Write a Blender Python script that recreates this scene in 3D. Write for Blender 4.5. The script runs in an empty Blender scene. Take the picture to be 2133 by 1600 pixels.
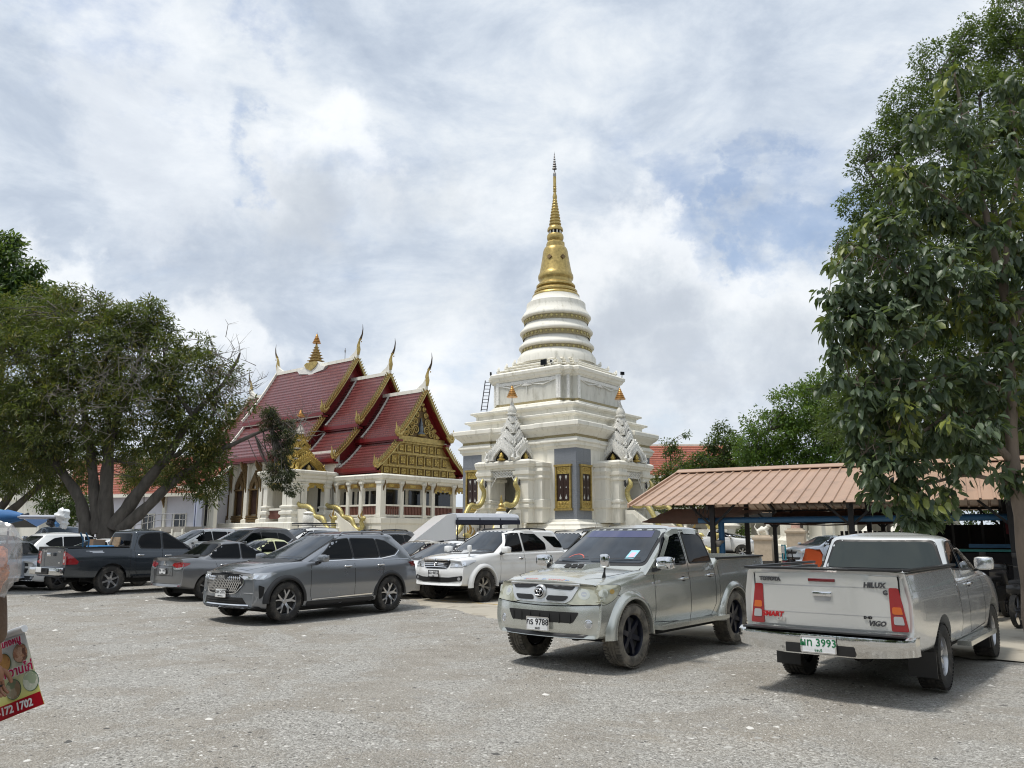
import bpy, bmesh, math, random
import numpy as np
from math import sin, cos, pi, radians, sqrt, atan2, hypot
from mathutils import Vector, Matrix
from mathutils.bvhtree import BVHTree
SC=bpy.context.scene
COL=SC.collection
rnd=random.Random(7)
# ------------------------------------------------------------------ camera
F_PX, W_PX, H_PX=1650.0, 2133.0, 1600.0
CAM_H, PITCH=1.65, math.atan(313.0/1650.0)
cam_d=bpy.data.cameras.new('camera')
cam_d.sensor_fit='HORIZONTAL';cam_d.sensor_width=36.0
cam_d.lens=36.0*F_PX/W_PX
cam_d.clip_start=0.05;cam_d.clip_end=4000
cam=bpy.data.objects.new('camera', cam_d);COL.objects.link(cam)
cam.location=(0, 0, CAM_H);cam.rotation_euler=(pi/2+PITCH, 0, 0)
SC.camera=cam
# ------------------------------------------------------------------ light and sky
SUN_DIR=Vector((-0.80, -0.42, 0)).normalized()*cos(radians(69))+Vector((0, 0, sin(radians(69))))
sun_d=bpy.data.lights.new('sun', 'SUN');sun_d.energy=2.6;sun_d.angle=radians(11)
sun_d.color=(1.0, 0.955, 0.88)
sun=bpy.data.objects.new('sun', sun_d);COL.objects.link(sun)
sun.rotation_euler=SUN_DIR.to_track_quat('Z', 'Y').to_euler()
SC.view_settings.view_transform='Standard'
SC.view_settings.look='None'
SC.view_settings.exposure=0.24
SC.view_settings.gamma=1.0
SC.view_settings.use_curve_mapping=False
SC.cycles.use_denoising=True
SC.cycles.pixel_filter_type='BLACKMAN_HARRIS';SC.cycles.filter_width=1.1
SC.cycles.sample_clamp_indirect=4.0
world=bpy.data.worlds.new('World');SC.world=world;world.use_nodes=True
NT=world.node_tree;NT.nodes.clear()
class N:
 """small node-tree writer"""
 def __init__(s, nt):s.nt=nt
 def n(s, t, **k):
  nd=s.nt.nodes.new(t)
  for a, b in k.items():setattr(nd, a, b)
  return nd
 def put(s, sock, v):
  if hasattr(v, 'bl_idname')or isinstance(v, bpy.types.NodeSocket):s.nt.links.new(v, sock)
  elif isinstance(v, (tuple, list))and sock.type=='RGBA' and len(v)==3:sock.default_value=(*v, 1)
  else:sock.default_value=v
 def math(s, op, a, b=0.0, c=0.0, clamp=False):
  m=s.n('ShaderNodeMath', operation=op);m.use_clamp=clamp
  s.put(m.inputs[0], a);s.put(m.inputs[1], b)
  if op in('MULTIPLY_ADD', 'SMOOTH_MIN', 'SMOOTH_MAX', 'COMPARE'):s.put(m.inputs[2], c)
  return m.outputs[0]
 def vec(s, op, a, b=(0, 0, 0)):
  m=s.n('ShaderNodeVectorMath', operation=op);s.put(m.inputs[0], a)
  if op=='SCALE':s.put(m.inputs[3], b)
  else:s.put(m.inputs[1], b)
  return m.outputs[1]if op in('LENGTH', 'DOT_PRODUCT', 'DISTANCE')else m.outputs[0]
 def noise(s, v, scale, detail=4, rough=.5, dist=0.0, out=0, lac=2.0):
  t=s.n('ShaderNodeTexNoise');s.put(t.inputs['Vector'], v)
  t.inputs['Scale'].default_value=scale;t.inputs['Detail'].default_value=detail
  t.inputs['Roughness'].default_value=rough;t.inputs['Distortion'].default_value=dist
  t.inputs['Lacunarity'].default_value=lac
  return t.outputs[out]
 def ramp(s, fac, stops, interp='LINEAR'):
  r=s.n('ShaderNodeValToRGB');e=r.color_ramp;e.interpolation=interp
  while len(e.elements)<len(stops):e.elements.new(0.5)
  for q, (p, c)in zip(e.elements, stops):
   q.position=p;q.color=(*c, 1)if isinstance(c, (tuple, list))else(c, c, c, 1)
  s.put(r.inputs[0], fac);return r.outputs[0]
 def mix(s, f, a, b, mode='MIX'):
  m=s.n('ShaderNodeMix', data_type='RGBA', blend_type=mode)
  s.put(m.inputs[0], f);s.put(m.inputs[6], a);s.put(m.inputs[7], b)
  return m.outputs[2]
 def mapr(s, v, a, b, c=0.0, d=1.0, smooth=False):
  m=s.n('ShaderNodeMapRange');m.clamp=True
  if smooth:m.interpolation_type='SMOOTHSTEP'
  s.put(m.inputs[0], v)
  for i, q in zip((1, 2, 3, 4), (a, b, c, d)):s.put(m.inputs[i], q)
  return m.outputs[0]
def px_dir(px, py):
 """world direction of a picture point (only used to set the clouds' bearings)"""
 a=Vector(((px-W_PX/2)/F_PX, (H_PX/2-py)/F_PX, -1.0))
 return(cam.rotation_euler.to_matrix()@a).normalized()
def build_sky():
 g=N(NT)
 tc=g.n('ShaderNodeTexCoord');d=tc.outputs['Generated']
 sky=g.n('ShaderNodeTexSky');sky.sky_type='NISHITA';sky.sun_disc=False
 sky.sun_elevation=radians(69);sky.sun_rotation=atan2(SUN_DIR.x, SUN_DIR.y)
 sky.air_density=1.0;sky.dust_density=1.6;sky.ozone_density=1.5
 b1=g.n('ShaderNodeBackground');g.put(b1.inputs[0], sky.outputs[0]);b1.inputs[1].default_value=0.15
 sep=g.n('ShaderNodeSeparateXYZ');g.put(sep.inputs[0], d)
 z=g.math('MAXIMUM', sep.outputs[2], 0.0)
 zz=g.math('ADD', z, 0.22)
 cx=g.math('DIVIDE', sep.outputs[0], zz);cy=g.math('DIVIDE', sep.outputs[1], zz)
 cmb=g.n('ShaderNodeCombineXYZ');g.put(cmb.inputs[0], cx);g.put(cmb.inputs[1], cy);g.put(cmb.inputs[2], 3.1)
 P=cmb.outputs[0]
 # broken high layer
 P2=g.vec('MULTIPLY', g.vec('ADD', d, (.35, 0, 0)), (1, 1, 1.9))
 n1=g.math('ADD', g.math('MULTIPLY', g.noise(P, 1.15, 9, .58, .35), .35), g.math('MULTIPLY', g.noise(P2, 3.2, 10, .60, .25), .65))
 n2=g.noise(g.vec('ADD', P2, (7.3, 2.1, 0)), 9.0, 9, .62, .2)
 cover=g.math('ADD', g.math('MULTIPLY', n1, .62), g.math('MULTIPLY', n2, .38))
 # heaped clouds at chosen bearings
 heap=None;under=None
 wob=g.vec('ADD', g.vec('SCALE', g.vec('SUBTRACT', g.noise(d, 6.0, 9, .60, 0, 1), (.5, .5, .5)), .20), g.vec('SCALE', g.vec('SUBTRACT', g.noise(d, 22.0, 7, .62, 0, 1), (.5, .5, .5)), .07))
 dd=g.vec('ADD', d, wob)
 def spots(rows, dx, dy, k0, k1, D):
  acc=None
  for(px, py, r, a)in rows:
   q=g.math('MULTIPLY', g.mapr(g.vec('DISTANCE', D, tuple(px_dir(px+dx*r*1600, py+dy*r*1600))), r*k0, r*k1, 0, 1, True), a)
   acc=q if acc is None else g.math('MAXIMUM', acc, q)
  return acc
 H=[(1330, 560, .095, 1), (1250, 640, .09, 1), (1420, 650, .11, .95), (1600, 690, .12, .9), (1760, 740, .12, .8), (1300, 830, .15, .7), (720, 340, .085, .8), (640, 410, .08, .7), (800, 400, .07, .6), (430, 720, .09, .9), (520, 760, .08, .8), (130, 610, .07, .9), (60, 580, .06, .7), (240, 130, .10, .5), (330, 330, .12, .45), (950, 800, .11, .6)]
 heap=spots(H, 0, 0, 1, .55, dd)
 under=spots([q for q in H if q[3]>.55], .05, .62, 1.1, .1, dd)
 U2=spots([(640, 440, .09, .9), (880, 420, .06, .5), (1330, 690, .16, .7), (1650, 780, .14, .6), (1180, 600, .06, .3), (520, 540, .12, .35), (1000, 620, .10, .3)], 0, 0, 1.2, .1, dd)
 blue=spots([(1560, 500, .075, 1), (1480, 540, .06, .8), (1680, 480, .09, .7), (1400, 440, .08, .5), (560, 300, .04, .4), (1330, 300, .08, .35), (120, 60, .12, .45), (540, 10, .09, .45), (1700, 330, .10, .3), (1850, 60, .1, .3), (1560, 360, .06, .6)], 0, 0, 1.25, .2, g.vec('ADD', dd, g.vec('SCALE', wob, .8)))
 cov=g.mapr(g.math('SUBTRACT', cover, g.math('MULTIPLY', blue, .26)), .26, .46, .40, 1.0, True)
 cov=g.math('MAXIMUM', cov, g.math('MULTIPLY', heap, .97))
 n3=g.math('ADD', g.math('MULTIPLY', g.noise(P, 2.1, 9, .60, .5), .35), g.math('MULTIPLY', g.noise(g.vec('ADD', P2, (2.2, 5, 1)), 5.5, 10, .62, .3), .65))
 col=g.ramp(n3, [(.34, (.39, .455, .56)), (.44, (.49, .555, .65)), (.51, (.59, .65, .73)), (.58, (.70, .745, .795)), (.68, (.82, .85, .875))])
 n4=g.noise(g.vec('ADD', d, (0, 0, .03)), 9.0, 9, .64, .3)
 lit=g.math('SUBTRACT', g.math('ADD', g.math('MULTIPLY', n4, .75), .40), g.math('MULTIPLY', under, .50))
 hc=g.ramp(lit, [(.15, (.44, .49, .56)), (.36, (.56, .61, .68)), (.54, (.73, .775, .82)), (.74, (.91, .93, .945))])
 col=g.mix(g.math('MULTIPLY', heap, .80), col, hc)
 col=g.mix(g.math('MULTIPLY', U2, .62), col, (.45, .49, .545))
 low=g.mapr(z, .0, .14, .35, 0.0)
 col=g.mix(low, col, (.66, .72, .78))
 b2=g.n('ShaderNodeBackground');g.put(b2.inputs[0], col);b2.inputs[1].default_value=1.0
 ms=g.n('ShaderNodeMixShader');g.put(ms.inputs[0], cov)
 NT.links.new(b1.outputs[0], ms.inputs[1]);NT.links.new(b2.outputs[0], ms.inputs[2])
 out=g.n('ShaderNodeOutputWorld');NT.links.new(ms.outputs[0], out.inputs[0])
build_sky()
world.cycles.sampling_method='MANUAL'
world.cycles.sample_map_resolution=1024
# ------------------------------------------------------------------ materials
MATS={}
def mat(name, col, rough=.6, metal=0.0, bump=0.0, bscale=30.0, var=0.0, vscale=4.0, coat=0.0, spec=.5, dirt=None, dscale=3.0, dlo=.5, dhi=.75, stretch=None, emis=0.0, trans=0.0, alpha=1.0, rnd_obj=0.0):
 if name in MATS:return MATS[name]
 m=bpy.data.materials.new(name);m.use_nodes=True;MATS[name]=m
 nt=m.node_tree;g=N(nt);b=nt.nodes['Principled BSDF']
 b.inputs['Roughness'].default_value=rough;b.inputs['Metallic'].default_value=metal
 b.inputs['Coat Weight'].default_value=coat;b.inputs['Coat Roughness'].default_value=.04
 b.inputs['Specular IOR Level'].default_value=spec
 b.inputs['Transmission Weight'].default_value=trans;b.inputs['Alpha'].default_value=alpha
 tc=g.n('ShaderNodeTexCoord');co=tc.outputs['Object']
 if stretch:co=g.vec('MULTIPLY', co, stretch)
 c=col
 if rnd_obj:
  oi=g.n('ShaderNodeObjectInfo');c=g.mix(oi.outputs['Random'], tuple(x*(1-rnd_obj)for x in col), tuple(min(1, x*(1+rnd_obj))for x in col))
 if var:
  n=g.noise(co, vscale, 6, .6)
  lo=tuple(x*(1-var)for x in col);hi=tuple(min(1, x*(1+var))for x in col)
  c=g.ramp(n, [(.3, lo), (.7, hi)])if not rnd_obj else g.mix(.5, c, g.ramp(n, [(.3, lo), (.7, hi)]))
 if dirt:
  n=g.noise(g.vec('ADD', co, (3.3, 1.7, 9.1)), dscale, 7, .65, .3)
  c=g.mix(g.mapr(n, dlo, dhi, 0, 1, True), c, dirt)
 g.put(b.inputs['Base Color'], c)
 if bump:
  n=g.noise(co, bscale, 6, .6);bp=g.n('ShaderNodeBump');bp.inputs['Strength'].default_value=min(1, bump)
  bp.inputs['Distance'].default_value=.02 if bump<=1 else.02*bump
  g.put(bp.inputs['Height'], n);g.put(b.inputs['Normal'], bp.outputs[0])
 if emis:
  g.put(b.inputs['Emission Color'], col);b.inputs['Emission Strength'].default_value=emis
 return m
def paint(name, col, metal=.65, rough=.32, dust=.18, z0=.15, z1=1.0):
 """car paint with a film of dust that is thicker low down on the panels"""
 if name in MATS:return MATS[name]
 m=bpy.data.materials.new(name);m.use_nodes=True;MATS[name]=m
 nt=m.node_tree;g=N(nt);b=nt.nodes['Principled BSDF']
 tc=g.n('ShaderNodeTexCoord');co=tc.outputs['Object']
 sp=g.n('ShaderNodeSeparateXYZ');g.put(sp.inputs[0], co)
 lowz=g.mapr(sp.outputs[2], z0, z1, 1, .25)
 n=g.noise(co, 1.6, 4, .5, .2)
 f=g.math('MULTIPLY', g.math('MULTIPLY', g.mapr(n, .3, .75), lowz), dust*2.2, clamp=True)
 base=col
 g.put(b.inputs['Base Color'], g.mix(f, base, (.33, .30, .25)))
 g.put(b.inputs['Metallic'], g.math('MULTIPLY', g.math('SUBTRACT', 1.0, f), metal))
 g.put(b.inputs['Roughness'], g.math('ADD', rough, g.math('MULTIPLY', f, .4)))
 b.inputs['Coat Weight'].default_value=.9
 g.put(b.inputs['Coat Roughness'], g.math('ADD', .05, g.math('MULTIPLY', f, .35)))
 return m
 # ------------------------------------------------------------------ mesh writer
class G:
 def __init__(s):s.v=[];s.f=[]
 def add(s, vs, fs):
  o=len(s.v);s.v.extend(tuple(p)for p in vs);s.f.extend(tuple(i+o for i in q)for q in fs)
 def box(s, c, d, rz=0.0, M=None, taper=1.0):
  x, y, z=d[0]/2, d[1]/2, d[2]/2;vs=[]
  for k in(-1, 1):
   t=1.0 if k<0 else taper
   for(a, b)in((-1, -1), (1, -1), (1, 1), (-1, 1)):
    px, py=a*x*t, b*y*t
    px, py=px*cos(rz)-py*sin(rz), px*sin(rz)+py*cos(rz)
    p=Vector((px, py, k*z))
    if M is not None:p=M@p
    vs.append(p+Vector(c))
  s.add(vs, [(3, 2, 1, 0), (4, 5, 6, 7), (0, 1, 5, 4), (1, 2, 6, 5), (2, 3, 7, 6), (3, 0, 4, 7)])
 def bar(s, p, q, w, h=None, up=(0, 0, 1)):
  h=h or w;p=Vector(p);q=Vector(q);d=(q-p).normalized();u=Vector(up)
  if abs(d.dot(u))>.99:u=Vector((1, 0, 0))
  a=d.cross(u).normalized()*w/2;b=a.cross(d).normalized()*h/2
  vs=[p-a-b, p+a-b, p+a+b, p-a+b, q-a-b, q+a-b, q+a+b, q-a+b]
  s.add(vs, [(3, 2, 1, 0), (4, 5, 6, 7), (0, 1, 5, 4), (1, 2, 6, 5), (2, 3, 7, 6), (3, 0, 4, 7)])
 def tube(s, pts, r, n=8, caps=True, squash=None):
  pts=[Vector(p)for p in pts];m=len(pts)
  if not hasattr(r, '__len__'):r=[r]*m
  ref=None;rings=[]
  for i, p in enumerate(pts):
   d=(pts[min(i+1, m-1)]-pts[max(i-1, 0)])
   d=d.normalized()if d.length>1e-9 else Vector((0, 0, 1))
   if ref is None:ref=Vector((0, 0, 1))if abs(d.z)<.9 else Vector((1, 0, 0))
   a=(ref-d*ref.dot(d)).normalized();b=d.cross(a);ref=a
   sa, sb=squash or(1, 1)
   rings.append([p+(a*cos(2*pi*k/n)*sa+b*sin(2*pi*k/n)*sb)*r[i]for k in range(n)])
  vs=[q for R in rings for q in R];fs=[]
  for i in range(m-1):
   for k in range(n):
    k2=(k+1)%n;fs.append((i*n+k, i*n+k2, (i+1)*n+k2, (i+1)*n+k))
  if caps:fs.append(tuple(range(n-1, -1, -1)));fs.append(tuple((m-1)*n+k for k in range(n)))
  s.add(vs, fs)
 def lathe(s, prof, n=24, c=(0, 0, 0), axis='z', a0=0.0, caps=True):
  vs=[];fs=[];m=len(prof)
  for(r, z)in prof:
   for k in range(n):
    a=2*pi*k/n+a0;p=(r*cos(a), r*sin(a), z)
    if axis=='y':p=(p[0], p[2], p[1])
    if axis=='x':p=(p[2], p[0], p[1])
    vs.append((p[0]+c[0], p[1]+c[1], p[2]+c[2]))
  for i in range(m-1):
   for k in range(n):
    k2=(k+1)%n
    q=(i*n+k, i*n+k2, (i+1)*n+k2, (i+1)*n+k)
    fs.append(q[::-1]if axis=='y' else q)
  if caps and prof[0][0]>1e-4:fs.append(tuple(range(n-1, -1, -1))if axis!='y' else tuple(range(n)))
  if caps and prof[-1][0]>1e-4:fs.append(tuple((m-1)*n+k for k in(range(n)if axis!='y' else range(n-1, -1, -1))))
  s.add(vs, fs)
 def prism(s, poly, ax, a, b):
  """polygon in the plane across axis ax ('x': (y,z), 'y': (x,z), 'z': (x,y)) from a to b"""
  n=len(poly)
  def P(q, t):return(t, q[0], q[1])if ax=='x' else((q[0], t, q[1])if ax=='y' else(q[0], q[1], t))
  vs=[P(q, a)for q in poly]+[P(q, b)for q in poly]
  ar=sum(poly[i][0]*poly[(i+1)%n][1]-poly[(i+1)%n][0]*poly[i][1]for i in range(n))
  fs=[tuple(range(n-1, -1, -1)), tuple(range(n, 2*n))]+[(i, (i+1)%n, n+(i+1)%n, n+i)for i in range(n)]
  flip=(ar<0)!=(b<a)
  if ax=='y':flip=not flip
  if flip:fs=[q[::-1]for q in fs]
  s.add(vs, fs)
 def stack(s, base, levels, c=(0, 0)):
  """moulded block: base is a plan polygon [(x,y)], levels [(z, inset)]; rings joined"""
  n=len(base);vs=[];fs=[]
  for(z, e)in levels:
   for q in offset_poly(base, e):vs.append((q[0]+c[0], q[1]+c[1], z))
  m=len(levels)
  for i in range(m-1):
   for k in range(n):
    k2=(k+1)%n;fs.append((i*n+k, i*n+k2, (i+1)*n+k2, (i+1)*n+k))
  fs.append(tuple(range(n-1, -1, -1)));fs.append(tuple((m-1)*n+k for k in range(n)))
  s.add(vs, fs)
 def xf(s, M):
  s.v=[tuple(M@Vector(p))for p in s.v];return s
 def build(s, name, m, parent=None, smooth=None, loc=None, kind=None, label=None, rz=None):
  me=bpy.data.meshes.new(name);me.from_pydata(s.v, [], s.f);me.update()
  return link_mesh(me, name, m, parent, smooth, loc, kind, label, rz)
def link_mesh(me, name, m, parent=None, smooth=None, loc=None, kind=None, label=None, rz=None):
 if m is not None:
  for q in(m if isinstance(m, (list, tuple))else[m]):me.materials.append(q)
 if smooth is not None:
  me.polygons.foreach_set('use_smooth', [True]*len(me.polygons))
  if smooth<179:me.set_sharp_from_angle(angle=radians(smooth))
 o=bpy.data.objects.new(name, me);COL.objects.link(o)
 if parent is not None:o.parent=parent
 if loc is not None:o.location=loc
 if rz is not None:o.rotation_euler=(0, 0, rz)
 if kind:o['kind']=kind
 if label:o['label']=label
 return o
def offset_poly(poly, e):
 """poly counter-clockwise; e > 0 moves every side outwards"""
 if abs(e)<1e-9:return list(poly)
 n=len(poly);out=[]
 for i in range(n):
  p0, p1, p2=Vector(poly[i-1]), Vector(poly[i]), Vector(poly[(i+1)%n])
  d1=(p1-p0).normalized();d2=(p2-p1).normalized()
  n1=Vector((d1.y, -d1.x));n2=Vector((d2.y, -d2.x))
  b=n1+n2;k=max(.3, 1+n1.dot(n2))
  out.append(tuple(p1+b*(e/k)))
 return out
def thing(name, label, cat, loc=(0, 0, 0), rz=0.0, group=None):
 o=bpy.data.objects.new(name, None);COL.objects.link(o);o.empty_display_size=.2
 o.location=loc;o.rotation_euler=(0, 0, rz);tag(o, label, cat, group);return o
def tag(o, label, cat, group=None):
 o['label']=label;o['category']=cat
 if group:o['group']=group
 return o
def dup(root, loc, rz, label, group=None):
 r=root.copy();COL.objects.link(r);r.location=loc;r.rotation_euler=(0, 0, rz);r['label']=label
 if group:r['group']=group
 for ch in list(root.children):
  c=ch.copy();COL.objects.link(c);c.parent=r
  for q in list(ch.children):
   d=q.copy();COL.objects.link(d);d.parent=c
 return r
def text_mesh(txt, size, depth=.002, align='CENTER', shear=0.0, bold=0.0, spacing=1.0):
 cu=bpy.data.curves.new('lettering', 'FONT');cu.body=txt;cu.size=size;cu.extrude=depth;cu.align_x=align;cu.align_y='CENTER'
 cu.shear=shear;cu.offset=bold;cu.space_character=spacing;cu.resolution_u=2
 o=bpy.data.objects.new('lettering', cu);COL.objects.link(o)
 dg=bpy.context.evaluated_depsgraph_get();me=bpy.data.meshes.new_from_object(o.evaluated_get(dg))
 bpy.data.objects.remove(o);bpy.data.curves.remove(cu)
 return me
def lettering(txt, size, m, parent, M, depth=.002, label=None, name='lettering', **k):
 """M maps (right, up, out) of the text to the parent's space"""
 me=text_mesh(txt, size, depth, **k);me.transform(M);me.name=name
 return link_mesh(me, name, m, parent, label=label)
def frame_mat(o, right, up):
 r=Vector(right).normalized();u=Vector(up);u=(u-r*u.dot(r)).normalized();w=r.cross(u)
 return Matrix(((r.x, u.x, w.x, o[0]), (r.y, u.y, w.y, o[1]), (r.z, u.z, w.z, o[2]), (0, 0, 0, 1)))
def round_poly(poly, r, k=3):
 """cut the corners of a 2-D polygon with small arcs"""
 out=[];n=len(poly)
 for i in range(n):
  a, b, c=Vector(poly[i-1]), Vector(poly[i]), Vector(poly[(i+1)%n])
  rr=min(r, (a-b).length*.45, (c-b).length*.45)
  p=b+(a-b).normalized()*rr;q=b+(c-b).normalized()*rr
  for j in range(k+1):
   t=j/k;out.append(tuple(p*(1-t)**2+b*2*t*(1-t)+q*t*t))
 return out
 # ------------------------------------------------------------------ vehicles
M_GLASS=mat('car_glass', (.003, .004, .005), .03, 0, spec=.16)
M_WSCREEN=mat('windscreen_glass', (.022, .028, .036), .035, 0, spec=.75, var=.6, vscale=1.6)
M_TRIM=mat('black_trim', (.015, .015, .016), .42)
M_SEAM=mat('panel_gap', (.01, .01, .01), .8)
M_CHROME=mat('chrome', (.78, .78, .79), .07, 1.0)
M_TYRE=mat('tyre_rubber', (.022, .021, .020), .82, bump=.3, bscale=60, dirt=(.13, .115, .095), dscale=5, dlo=.42, dhi=.8)
M_TYRED=mat('dusty_tyre_rubber', (.05, .047, .042), .9, bump=.3, bscale=60, dirt=(.24, .215, .175), dscale=5, dlo=.3, dhi=.7)
M_RIM=mat('alloy', (.52, .52, .53), .26, .85, dirt=(.22, .2, .17), dscale=9, dlo=.55, dhi=.85)
M_RIMD=mat('black_alloy', (.014, .016, .028), .3, .4)
M_RIMG=mat('grey_alloy', (.10, .10, .11), .3, .7)
M_LAMP=mat('lamp_glass', (.55, .57, .60), .06, .35, spec=.8)
M_LAMPI=mat('lamp_reflector', (.85, .87, .9), .12, .9)
M_LAMPY=mat('yellowed_lamp_glass', (.47, .465, .36), .10, .35, spec=.9, var=.22, vscale=5, coat=.6)
M_RED=mat('red_lamp', (.27, .004, .008), .08, 0, coat=1)
M_REDD=mat('dark_red_lamp', (.12, .004, .008), .08, 0, coat=1)
M_AMBER=mat('amber_lamp', (.55, .11, .008), .1, 0, coat=1)
M_WLAMP=mat('clear_lamp', (.50, .51, .53), .1, .5, coat=1)
M_PLATE=mat('plate_white', (.78, .79, .80), .4)
M_PLATEK=mat('plate_black', (.012, .012, .014), .5)
M_PLATEG=mat('plate_green', (.01, .16, .06), .5)
M_CHASSIS=mat('chassis_black', (.012, .012, .012), .8, bump=.4)
def smooth_interp(pts, xs, win=.07):
 px=[p[0]for p in pts];pz=[p[1]for p in pts]
 acc=np.zeros(len(xs));ks=np.linspace(-win, win, 9)
 for k in ks:acc+=np.interp(np.clip(np.array(xs)+k, px[0], px[-1]), px, pz)
 return acc/len(ks)
def body_mesh(S):
 """lower body of a vehicle, front axle at x = 0, forward +x; lofted along x"""
 x0, x1=-S['wb']-S['ro'], S['fo'];R=S.get('er', .07)
 xs=np.linspace(x0+R, x1-R, 84)
 zt=smooth_interp(S['top'], xs, S.get('twin', .05));zb=smooth_interp(S['bot'], xs);hw=smooth_interp(S['wid'], xs, .12)
 rt=smooth_interp(S['rt'], xs, .1)
 tk, tl=S.get('tuck', .05), S.get('tlow', .05);cr=S.get('crown', .03)
 def section(x, hw, zb, zt, rt):
  P=[];rb=.07
  def side(z):
   s=(z-zb)/(zt-zb)
   return hw-(tl*((.42-s)/.42)**2 if s<.42 else tk*((s-.42)/.58)**2)
  for t in(0, .35, .7):P.append((t*(side(zb+rb)-rb), zb))
  for k in range(4):
   a=-pi/2+k/3*pi/2;P.append((side(zb+rb)-rb+rb*cos(a), zb+rb+rb*sin(a)))
  for k in range(1, 10):
   z=zb+rb+(zt-rt-zb-rb)*k/10;y=side(z)
   for(zc, dz, amp)in S.get('creases', ()):y+=amp*math.exp(-((z-zc)/dz)**2)
   P.append((y, z))
  for k in range(6):
   a=k/5*pi/2;P.append((side(zt-rt)-rt+rt*cos(a), zt-rt+rt*sin(a)))
  ye=side(zt-rt)-rt
  for t in(.75, .5, .25, 0):P.append((ye*t, zt+cr*(1-t*t)))
  full=[(-y, z)for(y, z)in P[::-1][:-1]]+P
  return full[:-1]
 rings=[]
 def ring(x, i, sc=1.0):
  sec=section(x, hw[i], zb[i], zt[i], rt[i]);zc=(zb[i]+zt[i])/2
  return[(x, y*(1-(1-sc)*R*1.0/hw[i]*1.0), zc+(z-zc)*(1-(1-sc)*R/(zt[i]-zc)))for(y, z)in sec]
 K=4
 for k in range(K):a=k/K*pi/2;rings.append(ring(x0+R*(1-sin(a)), 0, cos(pi/2-a)))
 for i, x in enumerate(xs):rings.append(ring(x, i))
 for k in range(K-1, -1, -1):a=k/K*pi/2;rings.append(ring(x1-R*(1-sin(a)), len(xs)-1, cos(pi/2-a)))
 def shrink(r, s_):
  zc=(min(p[2]for p in r)+max(p[2]for p in r))/2
  return[(p[0], p[1]*s_, zc+(p[2]-zc)*s_)for p in r]
 caps=(.93, .86, .78, .7, .61, .52, .43, .34, .25, .16, .08)
 rings=[shrink(rings[0], q)for q in caps[::-1]]+rings+[shrink(rings[-1], q)for q in caps]
 n=len(rings[0]);vs=[p for r in rings for p in r];fs=[]
 for i in range(len(rings)-1):
  for k in range(n):
   k2=(k+1)%n;fs.append((i*n+k, (i+1)*n+k, (i+1)*n+k2, i*n+k2))
 fs.append(tuple(range(n)));fs.append(tuple(len(vs)-n+k for k in range(n-1, -1, -1)))
 kf, kr, zc0=S.get('kf', .16), S.get('kr', .05), S.get('noseprof')
 out=[]
 for(x, y, z)in vs:
  yy=abs(y)/S['hw']
  wf=max(0, min(1, (x-(x1-.9))/.9));wr=max(0, min(1, ((x0+.7)-x)/.7))
  dx=-kf*yy**2.6*wf+kr*yy**3*wr
  if S.get('nose'):dx+=sum(float(np.interp(z+e, [q[0]for q in S['nose']], [q[1]for q in S['nose']]))for e in(-.05, -.025, 0, .025, .05))/5*wf**1.5
  if S.get('tail'):dx-=sum(float(np.interp(z+e, [q[0]for q in S['tail']], [q[1]for q in S['tail']]))for e in(-.06, -.03, 0, .03, .06))/5*wr**1.5
  out.append((x+dx, y, z))
 me=bpy.data.meshes.new('body');me.from_pydata(out, [], fs);me.update()
 return me
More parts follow.
